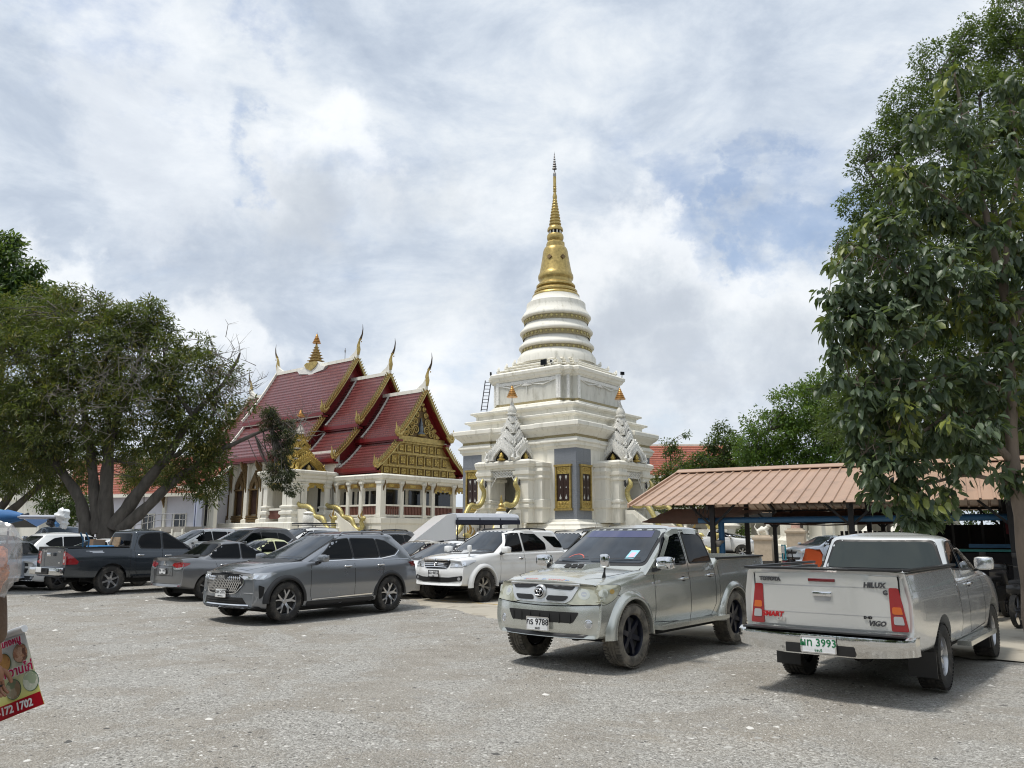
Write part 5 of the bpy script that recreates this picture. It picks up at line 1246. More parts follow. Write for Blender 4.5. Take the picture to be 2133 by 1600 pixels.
def np_mesh(name, V, F, m, parent=None, kind=None, smooth=False, label=None, attr=None):
 me=bpy.data.meshes.new(name);nv, nf, k=len(V), len(F), F.shape[1]
 me.vertices.add(nv);me.vertices.foreach_set('co', np.ascontiguousarray(V, dtype=np.float32).ravel())
 me.loops.add(nf*k);me.loops.foreach_set('vertex_index', np.ascontiguousarray(F, dtype=np.int32).ravel())
 me.polygons.add(nf);me.polygons.foreach_set('loop_start', np.arange(0, nf*k, k, dtype=np.int32));me.polygons.foreach_set('loop_total', np.full(nf, k, dtype=np.int32))
 if smooth:me.polygons.foreach_set('use_smooth', np.ones(nf, dtype=bool))
 me.update(calc_edges=True)
 return link_mesh(me, name, m, parent, None, kind=kind, label=label)
 # ------------------------------------------------------------------ stupa
def recess_plan(h, e, r):
 """square of half-side h whose sides step back by r between corner blocks of length e"""
 a=h-e
 P=[(-h, -h), (-a, -h), (-a, -h+r), (a, -h+r), (a, -h), (h, -h)]
 out=[]
 for k in range(4):
  c, s=cos(k*pi/2), sin(k*pi/2)
  out+=[(x*c-y*s, x*s+y*c)for(x, y)in P[:-1]]
 return out
def redent_plan(h, s, n=2):
 P=[]
 for k in range(n+1):P.append((h-(n-k)*s, -h+k*s));P.append((h-(n-k)*s, -h+(k+1)*s))if k<n else None
 P=[p for p in P if p]
 # corner at (+h, -h): from the -y face to the +x face
 Q=[(h-n*s, -h)]
 for k in range(n):Q.append((h-(n-k)*s, -h+(k+1)*s));Q.append((h-(n-k-1)*s, -h+(k+1)*s))
 out=[]
 for k in range(4):
  c, sn=cos(k*pi/2), sin(k*pi/2);out+=[(x*c-y*sn, x*sn+y*c)for(x, y)in Q]
 return out
def build_stupa():
 C=Vector((2.95, 51.2, 0))
 t=thing('stupa', 'white stupa with a golden bell and spire on a square base with grey corners', 'stupa', C, RZ)
 h=4.30
 def blk(nm, plan, lev, m=M_STUCCO):g=G();g.stack(plan, lev);return g.build(nm, m, t)
 blk('plinth', recess_plan(h+.75, 2.6, .1), [(-.2, .1), (1.5, .1), (1.55, 0), (1.95, 0), (2.0, -.12), (2.12, -.2), (2.22, -.2), (2.34, -.45), (2.36, -.6)])
 pl=recess_plan(h, 2.05, .13)
 blk('wall', recess_plan(h, 2.05, 1.75), [(2.3, .10), (2.42, .10), (2.5, 0), (5.60, 0)])
 blk('wall', pl, [(5.60, 0), (6.52, 0), (6.6, .04)])
 cp=recess_plan(h, 2.15, .16)
 blk('lower_cornice', cp, [(6.54, .03), (6.66, .10), (6.70, .16), (6.86, .18), (6.92, .26), (6.98, .26), (7.05, .20), (7.18, .06), (7.2, .02)])
 blk('relief_band', cp, [(7.19, .04), (7.36, .04)], M_RELIEF)
 blk('upper_cornice', cp, [(7.34, .06), (7.40, .12), (7.44, .14), (7.52, .22), (7.62, .34), (7.70, .42), (7.78, .45), (7.81, .50), (8.02, .50), (8.08, .46), (8.10, -.1)])
 def sq(a):return[(-a, -a), (a, -a), (a, a), (-a, a)]
 blk('terrace', sq(4.28), [(8.05, -.28), (8.43, -.28), (8.48, -.2), (8.52, -.18), (8.56, -.02), (8.66, 0), (8.70, -.05), (8.74, -.3)])
 blk('terrace', sq(4.02), [(8.70, -.28), (9.02, -.28), (9.07, -.2), (9.11, -.16), (9.15, -.02), (9.25, 0), (9.29, -.05), (9.33, -.5)])
 rp=redent_plan(3.24, .40, 2)
 blk('base_moulding', rp, [(9.28, .30), (9.40, .30), (9.44, .22), (9.52, .20), (9.58, .08), (9.62, .02)])
 blk('relief_band', rp, [(9.60, .03), (9.76, .03)], M_RELIEF)
 blk('upper_wall', rp, [(9.74, 0), (11.20, 0)], M_STUCCO2)
 blk('panel_cornice', rp, [(11.16, .04), (11.24, .08), (11.28, .16), (11.42, .22), (11.50, .30), (11.66, .32), (11.72, .26), (11.80, .1)])
 # carved panels and pilasters of the upper wall
 for k in range(4):
  M=Matrix.Rotation(k*pi/2, 4, 'Z')
  def put(g, nm, m=M_STUCCO2, sm=None):g.xf(M);return g.build(nm, m, t, sm)
  y=-3.24
  for x in(-2.34, 2.34):g=G();g.box((x, y-.03, 10.48), (.20, .10, 1.42));put(g, 'pilaster', M_CARVED)
  g=G();g.box((0, y-.02, 11.02), (4.5, .07, .20));put(g, 'carved_frieze', M_CARVED)
  g=G();g.tube([(-2.15, y-.04, 10.95), (-1.25, y-.05, 10.72), (-.4, y-.06, 10.88)], .035, 5);put(g, 'garland', M_CARVED, 60)
  g=G();g.tube([(2.15, y-.04, 10.95), (1.25, y-.05, 10.72), (.4, y-.06, 10.88)], .035, 5);put(g, 'garland', M_CARVED, 60)
  g=G()
  for a in range(7):
   an=a/6*pi;g.tube([(0, y-.05, 10.80), (.42*cos(an), y-.06, 10.80+.20*sin(an))], [.06, .02], 5)
  g.tube([(0, y-.04, 10.8), (0, y-.04, 10.3)], .02, 5);put(g, 'rosette', M_CARVED)
  for(px, py)in((2.84, -2.86), (2.44, -3.24)):
   g=G();g.box((px-.0, py, 10.48), (.16, .10, 1.44));put(g, 'corner_pilaster', M_CARVED)
   # stepped round-cornered tiers with corner antefixes
 z=11.76
 for i in range(4):
  hh=3.16-i*.37;dz=.27
  pl_=redent_plan(hh, .36, 2)
  blk('roof_tier', pl_, [(z-.04, -.32), (z+.10, -.30), (z+.15, -.06), (z+.21, 0), (z+dz-.02, -.03), (z+dz, -.30)])
  for k in range(4):
   for(qx, qy)in((hh-.72, -hh), (hh-.36, -hh+.36), (hh, -hh+.72)):
    g=G();g.prism([(-.13, 0), (.13, 0), (.10, .12), (0, .26), (-.10, .12)], 'y', -.05, .05)
    M=Matrix.Rotation(k*pi/2, 4, 'Z')@Matrix.Translation((qx-.04, qy+.06, z+dz-.03))@Matrix.Rotation(pi/4, 4, 'Z');g.xf(M);g.build('antefix', M_STUCCO, t)
  z+=dz
  # the round part: profile read as (picture y offset, half-width) on the axis
 D=51.2
 def prof(rows):
  out=[]
  for(yc, hw)in rows:
   zz=zat(300+yc/3.477, D);zc=D*cos(PITCH)+(zz-CAM_H)*sin(PITCH);out.append((max(.002, hw/3.477/F_PX*zc), zz))
  return out[::-1]
 def ringz(yc, hw):return prof([(yc, hw)])[0]
 disc=[((1180, 1252, 165, 249), (1255, 1295, 235)), ((1296, 1362, 240, 262), (1366, 1402, 238)), ((1404, 1474, 250, 272), (1480, 1520, 252))]
 zt=zat(300+1120/3.477, D)
 def Z(yc):return zat(300+yc/3.477, D)
 def Rr(hw, zz):return hw/3.477/F_PX*(D*cos(PITCH)+(zz-CAM_H)*sin(PITCH))
 # three white ring discs separated by patterned bands
 spec=[(1508, 1432, 262, 273), (1400, 1322, 250, 264), (1292, 1205, 235, 252)]
 zb=Z(1560)
 g=G();g.lathe([(Rr(285, zb), z-.3), (Rr(285, zb), Z(1570)), (Rr(268, zb), Z(1545)), (Rr(252, zb), Z(1525))], 48);g.build('drum_base', M_STUCCO, t, 40)
 for(yb, yt, h0, h1)in spec:
  zb_, zt_=Z(yb), Z(yt);H=zt_-zb_
  zl=zb_-.02
  g=G();rb=Rr(h1-22, zb_)
  g.lathe([(rb, zb_-.25), (rb, zb_+.16)], 56, caps=False);g.build('patterned_band', M_RELIEF, t, 40)
  g=G();n=40
  for k in range(n):
   a=2*pi*k/n;c=(cos(a)*(rb+.015), sin(a)*(rb+.015), zb_-.06)
   M=Matrix.Rotation(a, 3, 'Z')@Matrix.Rotation(pi/4, 3, 'X')
   s_=.15 if k%2 else.11;g.box(c, (.05, s_, s_), M=M)
  g.build('band_diamonds', M_GOLDL, t, kind='stuff')
  R1=Rr(h1, zb_)
  g=G();g.lathe([(rb*.98, zb_+.06), (R1*.985, zb_+.12), (R1, zb_+.17), (R1, zb_+.24), (R1*.985, zb_+.30), (R1*.93, zb_+H*.60), (R1*.86, zb_+H*.9), (R1*.85, zb_+H+.12)], 56);g.build('ring_disc', M_STUCCO, t, 32)
 g=G();g.lathe([(Rr(215, zt), Z(1215)), (Rr(212, zt), Z(1170)), (Rr(190, zt), Z(1155)), (Rr(172, zt), Z(1125)), (Rr(170, zt), Z(1112))], 48);g.build('upper_drum', M_STUCCO, t, 32)
 rows=[(1118, 171), (1108, 171), (1098, 163), (1090, 150), (1086, 156), (1074, 156), (1066, 149), (1056, 132), (1050, 128), (1044, 141), (1034, 141), (1026, 134), (1016, 120), (1000, 117), (992, 118), (984, 126), (972, 128), (958, 127), (946, 120), (934, 116), (900, 109), (860, 102), (820, 95), (785, 90), (768, 85), (757, 78), (752, 66)]
 g=G();g.lathe(prof(rows)[::-1], 48, caps=False);g.build('bell', M_GOLD, t, 40)
 g=G();g.lathe(prof([(753, 69), (722, 68), (714, 62), (708, 54), (700, 46)])[::-1], 8, a0=pi/8);g.build('bell_crown', M_GOLD, t, 20)
 g=G();g.lathe(prof([(706, 50), (696, 58), (684, 61), (670, 60), (660, 56), (656, 40)])[::-1], 24);g.build('spire_collar', M_GOLD, t, 40)
 g=G();g.lathe(prof([(660, 30), (628, 30)])[::-1], 16);g.build('spire_neck', M_DARK, t, 40)
 zz=Z(656);R_=Rr(43, zz)
 for k in range(10):
  a=2*pi*k/10;g=G();g.lathe([(.05, Z(658)), (.05, Z(632))], 8, (R_*cos(a), R_*sin(a), 0));g.build('colonnette', M_STUCCO, t, 60)
 rows=[(634, 50), (632, 57), (622, 57), (612, 54), (600, 44), (594, 36)]
 y=590
 for k in range(9):
  w=44-k*3.3;st=22.5-k*.4
  rows+=[(y, w*.86), (y-4, w), (y-10, w), (y-14, w*.82)];y-=st
 rows+=[(y+4, 13), (392, 16), (380, 16.5), (366, 12), (350, 9), (345, 13), (339, 13), (335, 8), (328, 13), (322, 13), (316, 9), (311, 13), (306, 12), (302, 11), (238, 11), (236, 8)]
 g=G();g.lathe(prof(rows)[::-1], 24, caps=False);g.build('spire', M_GOLD, t, 40)
 g=G();g.lathe(prof([(238, 9), (228, 12), (215, 11), (206, 6), (196, 4), (186, 5), (183, 3), (150, 2.5), (100, 2), (56, .6)])[::-1], 12, caps=False);g.build('finial_staff', M_PEARLG, t, 60)
 for k in range(7):
  yy=182-k*17;w=17*(1-k/7.6);zz=Z(yy);R_=Rr(w, zz)
  g=G();g.lathe([(R_, zz), (R_*.9, zz+.05), (R_*.35, zz+.14)], 12, caps=False);g.build('finial_tier', M_PEARLG, t, 40)
 for a in(-62, -118, 28, 118):
  a=radians(a)-RZ;zz=Z(845);R_=Rr(102, zz)
  g=G();g.box((R_*cos(a), R_*sin(a), zz), (.10, .26, .26), M=Matrix.Rotation(a, 3, 'Z')@Matrix.Rotation(-.12, 3, 'Y')@Matrix.Rotation(pi/4, 3, 'X'));g.build('bell_jewel', M_BRONZE, t)
  # grey stone corners and their windows
 for k in range(4):
  M=Matrix.Rotation(k*pi/2, 4, 'Z')
  def put(g, nm, m, sm=None):g.xf(M);return g.build(nm, m, t, sm)
  for s in(-1, 1):
   x0, x1=h-1.52, h+.012
   g=G()
   for j in range(2):
    for i in range(5):g.box((s*(x0+(x1-x0)*(j+.5)/2), -h-.0, 2.47+.815*(i+.5)), ((x1-x0)/2-.008, .03, .815-.008))if not(j==0 and 0)else None
    # separate slabs
   for j in range(2):
    for i in range(5):
     q=G();q.box((s*(x0+(x1-x0)*(j+.5)/2), -h-.004, 2.47+.815*(i+.5)), ((x1-x0)/2-.008, .03, .815-.008));put(q, 'stone_slab', M_GRANITE)
   xc=s*(h-.86);w, z0, z1=.98, 3.06, 5.52
   for(a, b, cx, cz)in((.10, z1-z0, -w/2, (z0+z1)/2), (.10, z1-z0, w/2, (z0+z1)/2), (w+.22, .12, 0, z1+.02), (w+.26, .12, 0, z0-.02)):
    q=G();q.box((xc+cx, -h-.07, cz), (a, .14 if a<.2 else.2, b));put(q, 'window_frame', M_GOLD)
   q=G();q.box((xc, -h-.03, (z0+z1)/2), (w-.1, .05, z1-z0-.08));put(q, 'window_panel', M_DARKWOOD)
   for(za, zb2)in((z0+.06, z0+.46), (z1-.46, z1-.06)):
    q=G();q.box((xc, -h-.075, (za+zb2)/2), (w-.12, .05, zb2-za));put(q, 'carved_panel', M_GOLDC)
    for e in(-.22, 0, .22):
     q=G();scroll(q, (xc+e, -h-.11, (za+zb2)/2), .14, (1, 0, 0), (0, 0, 1), 1.5, .022, 1 if e<0 else-1);put(q, 'carved_scroll', M_GOLD, 60)
   for e in(-.2, .2):
    q=G();q.box((xc+e, -h-.062, (z0+z1)/2), (.34, .03, 1.46));put(q, 'shutter', M_DARKWOOD)
    for(zz, sc, fl)in((3.72, 1, 1), (4.86, 1, -1), (4.29, .45, 1)):
     q=G();q.prism([(-.055*sc, -.10*fl*sc), (.055*sc, -.10*fl*sc), (.07*sc, .0), (.02*sc, .08*fl*sc), (0, .2*fl*sc), (-.02*sc, .08*fl*sc), (-.07*sc, 0)], 'y', -h-.085, -h-.078)
     q.v=[(a+xc+e, b, c+zz)for a, b, c in q.v];put(q, 'pearl_inlay', M_PEARL)
 build_porch(t, 'left');build_porch(t, 'right')
 # floodlights on the ledges
 for i, (c, s, lab)in enumerate((((1.30, -3.2, 12.1), .42, 'black square floodlight high on the front of the stupa'), ((-3.42, -2.6, 12.05), .26, 'small black floodlight on the left corner of the stupa ledge'), ((3.42, 2.6, 12.05), .26, 'small black floodlight on the right corner of the stupa ledge'))):
  p=C+EX*c[0]+EY*c[1]+Vector((0, 0, c[2]));f=thing('floodlight', lab, 'floodlight', p, RZ+(0 if i==0 else(1 if i==2 else-1)))
  g=G();g.box((0, -.05, 0), (s, .10, s*.8));g.build('lamp_housing', M_TRIM, f);g=G();g.box((0, -.105, 0), (s*.85, .01, s*.65));g.build('lamp_glass', M_GLASS, f)
  g=G();g.bar((0, 0, -.1), (0, .05, -.34), .04);g.build('bracket', M_TRIM, f)
  if i<2:f2=thing('small_lamp', ['round white lamp beside the square floodlight on the stupa', 'round white lamp beside the left floodlight of the stupa'][i], 'lamp', p+EX*.55, RZ);g=G();g.lathe([(.11, -.04), (.13, 0), (.11, .05), (.04, .09)], 14, axis='y');g.build('lamp_body', M_WHITEP, f2, 50);g=G();g.lathe([(.08, -.06), (.08, -.042)], 14, axis='y');g.build('lens', M_TRIM, f2);g=G();g.bar((0, .03, -.08), (0, .05, -.34), .03);g.build('bracket', M_TRIM, f2)
  # ladder leaning against the left side
 a=at(1008, 857, 51.0);b=at(1017, 793, 51.3);lad=thing('ladder', 'dark metal ladder leaning on the left side of the stupa', 'ladder', a)
 d=b-a;u=Vector((1, .1, 0)).normalized()*.19
 for s in(-1, 1):g=G();g.bar(u*s, d+u*s, .045);g.build('rail', M_IRON, lad)
 for k in range(9):g=G();p=d*((k+.5)/9);g.bar(p-u, p+u, .035);g.build('rung', M_IRON, lad)
M_PEARLG=mat('silver_finial', (.30, .29, .28), .35, .8)
M_WHITEP=mat('white_plastic', (.75, .75, .73), .4)
M_IRON=mat('dark_iron', (.05, .05, .055), .55, .3)
def fretwork(t, put, x0, x1, z0, z1, y, m):
 """pierced valance with a scalloped lower edge"""
 n=24;top=[(x1, z1), (x0, z1)]
 low=[]
 for k in range(n+1):
  s=k/n;x=x0+(x1-x0)*s;e=abs(s-.5)*2
  zz=z0+(z1-z0)*(.56-.50*max(0, (e-.62)/.38)**.8)+.05*abs(sin(s*pi*7))-.0
  if e>.97:zz=z0
  low.append((x, zz))
  # frame strips
 for(a, b)in(((x0, z1), (x1, z1)),):g=G();g.bar((a[0], y, a[1]), (b[0], y, b[1]), .07, .07);put(g, 'fretwork_rail', m)
 g=G();g.tube([(x, y, zz)for x, zz in low], .035, 6);put(g, 'scalloped_edge', m, 60)
 w=(x1-x0)
 r=random.Random(2);g=G()
 for i in range(9):
  for j in range(3):
   cx=x0+w*(i+.5)/9;cz=z1-(z1-z0)*.46*(j+.5)/3
   scroll(g, (cx, y, cz), .115, (1, 0, 0), (0, 0, 1), 1.2, .038, 1 if(i+j)%2 else-1, 10)
 for(e)in(0, 1):
  for j in range(4):scroll(g, (x0+w*(.045+.91*e), y, z1-(z1-z0)*(.50+.11*j)), .075-.01*j, (1, 0, 0), (0, 0, 1), 1.2, .02, 1, 8)
 put(g, 'pierced_scrollwork', m)
def build_porch(t, side):
 h=4.30;yf=-h-1.30;W=1.85
 M=Matrix.Identity(4)if side=='left' else Matrix.Rotation(pi/2, 4, 'Z')
 def put(g, nm, m, sm=None):g.xf(M);return g.build(nm, m, t, sm)
 ow=.98
 for s in(-1, 1):
  pl=[(ow, yf), (W, yf), (W, -h+.1), (ow, -h+.1)]if s>0 else[(-W, yf), (-ow, yf), (-ow, -h+.1), (-W, -h+.1)]
  g=G();g.stack(pl, [(2.3, .0), (3.10, .0), (3.16, .10), (3.30, .10), (3.34, .03), (3.42, .03), (3.46, .10), (3.58, .10), (3.64, 0), (4.70, 0), (4.76, .08), (4.86, .10), (4.90, .03), (5.0, .03), (5.06, .14), (5.24, .16), (5.26, .04), (5.5, .04)]);put(g, 'porch_pier', M_STUCCO)
  # outer stepped pilaster behind
  x=s*(W+.28);g=G();g.stack([(x-.3, -h-.75), (x+.3, -h-.75), (x+.3, -h+.1), (x-.3, -h+.1)], [(2.3, 0), (3.10, 0), (3.16, .08), (3.58, .08), (3.62, 0), (4.76, 0), (4.86, .08), (5.0, .03), (5.24, .12), (5.5, .03), (5.52, .10), (5.72, .14), (5.76, .05)]);put(g, 'porch_pilaster', M_STUCCO)
  # wall lantern
  g=G();g.box((s*(ow+.28), yf-.10, 4.55), (.10, .12, .22), taper=.7);g.box((s*(ow+.28), yf-.07, 4.72), (.05, .10, .10));g.box((s*(ow+.28), yf-.1, 4.40), (.05, .05, .08));put(g, 'wall_lantern', M_IRON)
 g=G();g.stack([(-W, yf), (W, yf), (W, -h+.1), (-W, -h+.1)], [(5.44, 0), (5.50, .10), (5.60, .14), (5.64, .20), (5.80, .22), (5.86, .16), (5.92, .05)]);put(g, 'porch_entablature', M_STUCCO)
 g=G();g.box((0, yf+.62+.8, 5.42), (2*ow, 2.8, .14));put(g, 'porch_soffit', M_STUCCO)
 g=G();g.box((0, -h+1.55, 3.95), (4.4, .06, 3.4));put(g, 'porch_back_wall', M_STUCCO2)  # greyer stucco paints in the shade inside the porch
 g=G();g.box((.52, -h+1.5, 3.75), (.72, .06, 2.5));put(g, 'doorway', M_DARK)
 for x in(-.55, .1):g=G();g.box((x, -h+1.49, 3.9), (.05, .04, 2.6));put(g, 'door_moulding', M_STUCCO)
 fretwork(t, put, -ow, ow, 4.35, 5.40, yf+.10, M_CARVED)
 # crest (built in the face's own frame, then turned)
 before=set(o.name for o in t.children)
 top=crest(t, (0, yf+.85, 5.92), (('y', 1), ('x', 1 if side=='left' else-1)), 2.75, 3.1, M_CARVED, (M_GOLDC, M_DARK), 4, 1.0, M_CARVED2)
 umbrella_finial(t, (0, yf+.85, top+.12), .34, .78, 6)
 # platform, steps and side walls with serpents
 for o in t.children:
  if o.name not in before:o.matrix_local=M
 zf=2.40;yb=yf-.35
 g=G();g.box((0, yf-.2+.1, (zf-.2)/2), (2.6, .75, zf+.2));put(g, 'landing', M_STUCCO)
 n=11;run=.30
 for k in range(n):
  zz=zf-(k+1)*zf/(n+1)*1.0;q=G();q.box((0, yb-.1-(k+.5)*run, zz/2-.1), (2.2, run, zz+.2));put(q, 'step', M_STEPS)
 L=n*run
 for s in(-1, 1):
  g=G();xw=s*1.28
  g.prism([(yb+.2, -.2), (yb+.2, zf+.62), (yb-.35, zf+.62), (yb-.1-L, .75), (yb-.35-L, .75), (yb-.35-L, -.2)], 'x', xw-.17, xw+.17);put(g, 'stair_wall', M_STUCCO)
  g=G();g.prism([(yb+.1, .6), (yb+.1, zf+.42), (yb-.3, zf+.42), (yb-L*.72, .95), (yb-L*.72, .6)], 'x', xw+s*.17, xw+s*.19);put(g, 'stair_wall_panel', M_STUCCO2)
  nt=thing('naga_balustrade', {('left', 1):'golden serpent balustrade on the near side of the steps left of the stupa corner', ('left', -1):'golden serpent balustrade on the far side of the steps left of the stupa corner', ('right', 1):'golden serpent balustrade on the far side of the steps behind the shed roof', ('right', -1):'golden serpent balustrade on the near side of the steps behind the shed roof'}[(side, s)], 'balustrade', Vector((2.95, 51.2, 0)), RZ+(0 if side=='left' else pi/2), 'golden serpent balustrades of the stupa')
  naga(nt, [(xw, yb+.02, zf+2.45), (xw, yb-.12, zf+2.1), (xw, yb+.12, zf+1.75), (xw, yb+.05, zf+1.3), (xw, yb-.25, zf+.92), (xw, yb-.65, zf+.84), (xw, yb-1.0, zf+.90), (xw, yb-1.35, zf+.60), (xw, yb-.2-L*.6, 1.68), (xw, yb-.1-L*.9, 1.05), (xw, yb-.35-L, .75), (xw, yb-.75-L, .62)], .145, True, (0, -1, 0), M_GOLDL, 1.1)
  # ------------------------------------------------------------------ assembly hall with tiered red roofs
HALL=Vector((-6.556, 58.0, 0))
def curve_slope(y0, z0, y1, z1, n, sag=.10):
 """roof line from ridge (y0, z0) to eave (y1, z1), slightly hollow"""
 return[(y0+(y1-y0)*k/n, z0+(z1-z0)*k/n-sag*sin(pi*k/n))for k in range(n+1)]
def roof_slope(t, x0, x1, line, sgn, rows, th=.10, m=None):
 """stepped courses of tiles following the hollow line; sgn -1 = near side"""
 P=[];N_=len(line)-1
 def pt(s):
  f=s*N_;i=min(int(f), N_-1);u=f-i
  return(line[i][0]*(1-u)+line[i+1][0]*u, line[i][1]*(1-u)+line[i+1][1]*u)
 for k in range(rows):
  a, b=pt(k/rows), pt((k+1)/rows);P+=[(a[0], a[1]+.0), (b[0], b[1]+.10)]
 low=[(p[0], p[1]-th)for p in[pt(k/6)for k in range(7)]][::-1]
 poly=[(sgn*y, z)for(y, z)in P+low]
 g=G();g.prism(poly, 'x', x0, x1);return g.build('roof', m or M_TILE, t)
def bargeboard(t, x, line, sgn, fins=True, w=.20, fx=.16, m=None, base=True):
 """gilded serpent-scale board along a gable edge with teeth above it"""
 m=m or M_BRONZEG
 pts=[(x, sgn*y, z)for(y, z)in line]
 g=G();n=len(pts)-1
 for a, b in zip(pts, pts[1:]):g.bar(a, b, .16, .20, up=(1, 0, 0))
 g.build('bargeboard', m, t)
 g=G()
 for a, b in zip(pts, pts[1:]):
  a, b=Vector(a), Vector(b);g.bar(a+Vector((.09, 0, -.13)), b+Vector((.09, 0, -.13)), .06, .07, up=(1, 0, 0))
 g.build('board_edge', M_GOLDL, t)
 L=sum((Vector(b)-Vector(a)).length for a, b in zip(pts, pts[1:]));k=max(4, int(L/.21));g=G()
 for i in range(1, k):
  s=i/k*n;j=min(int(s), n-1);u=s-j;p=Vector(pts[j]).lerp(Vector(pts[j+1]), u);d=(Vector(pts[j+1])-Vector(pts[j])).normalized()
  nrm=Vector((0, -d.z*sgn, d.y*sgn));nrm=nrm if nrm.z>0 else-nrm
  b0=p+nrm*.06
  vs=[]
  for xx in(-.045, .045):vs+=[b0+d*-.09+Vector((xx, 0, 0)), b0+d*.07+Vector((xx, 0, 0)), b0+nrm*.30-d*.13+Vector((xx, 0, 0))]
  g.add(vs, [(0, 1, 2), (5, 4, 3), (0, 3, 4, 1), (1, 4, 5, 2), (2, 5, 3, 0)])
 g.build('bargeboard_teeth', M_TEETH, t, kind='stuff')
M_TEETH=mat('mirrored_gold', (.36, .30, .12), .3, .75, var=.5, vscale=18)
def chofa(t, c, s=1.0, mirror=1):
 x, y, z=c;g=G()
 P=[(0, 0, -.25), (.02, 0, .2), (.0, 0, .62), (.10, 0, .95), (.26, 0, 1.16)]
 g.tube([(x+mirror*a*s, y, z+b*s)for a, _, b in P], [.16*s, .23*s, .16*s, .10*s, .12*s], 8, squash=(1, .7));g.build('chofa', M_GOLD, t, 60)
 g=G();g.tube([(x+mirror*a*s, y, z+b*s)for a, b in((.10, 1.05), (.30, 1.22), (.46, 1.55), (.52, 2.0), (.46, 2.45))], [.11*s, .13*s, .085*s, .05*s, .008], 7, squash=(1, .6));g.build('chofa_horn', M_BRONZE_TIP, t, 60)
 g=G();g.tube([(x+mirror*.2*s, y, z+1.18*s), (x+mirror*.42*s, y, z+1.06*s)], [.09*s, .02*s], 6);g.box((x+mirror*.38*s, y, z+.86*s), (.06, .06, .09));g.build('chofa_beak', M_BRONZEG, t, 60)
def hang_hong(t, c, sgn, s=1.0):
 """naga-head finial at the foot of a gable board"""
 x, y, z=c;g=G()
 g.tube([(x, y-sgn*.5*s, z+.34*s), (x, y-sgn*.15*s, z+.02*s), (x, y+sgn*.12*s, z+.02*s), (x, y+sgn*.26*s, z+.22*s), (x, y+sgn*.20*s, z+.50*s), (x, y+sgn*.30*s, z+.98*s)], [.10*s, .16*s, .16*s, .13*s, .10*s, .01], 7)
 g.tube([(x, y, z+.1*s), (x, y-sgn*.05*s, z+.42*s), (x, y+sgn*.03*s, z+.72*s)], [.12*s, .08*s, .01], 6)
 scroll(g, (x+.05, y+sgn*.02*s, z+.12*s), .2*s, (0, sgn, 0), (0, 0, 1), 1.3, .05*s, 1, 12)
 g.build('gable_foot_finial', M_GOLD, t, 60)
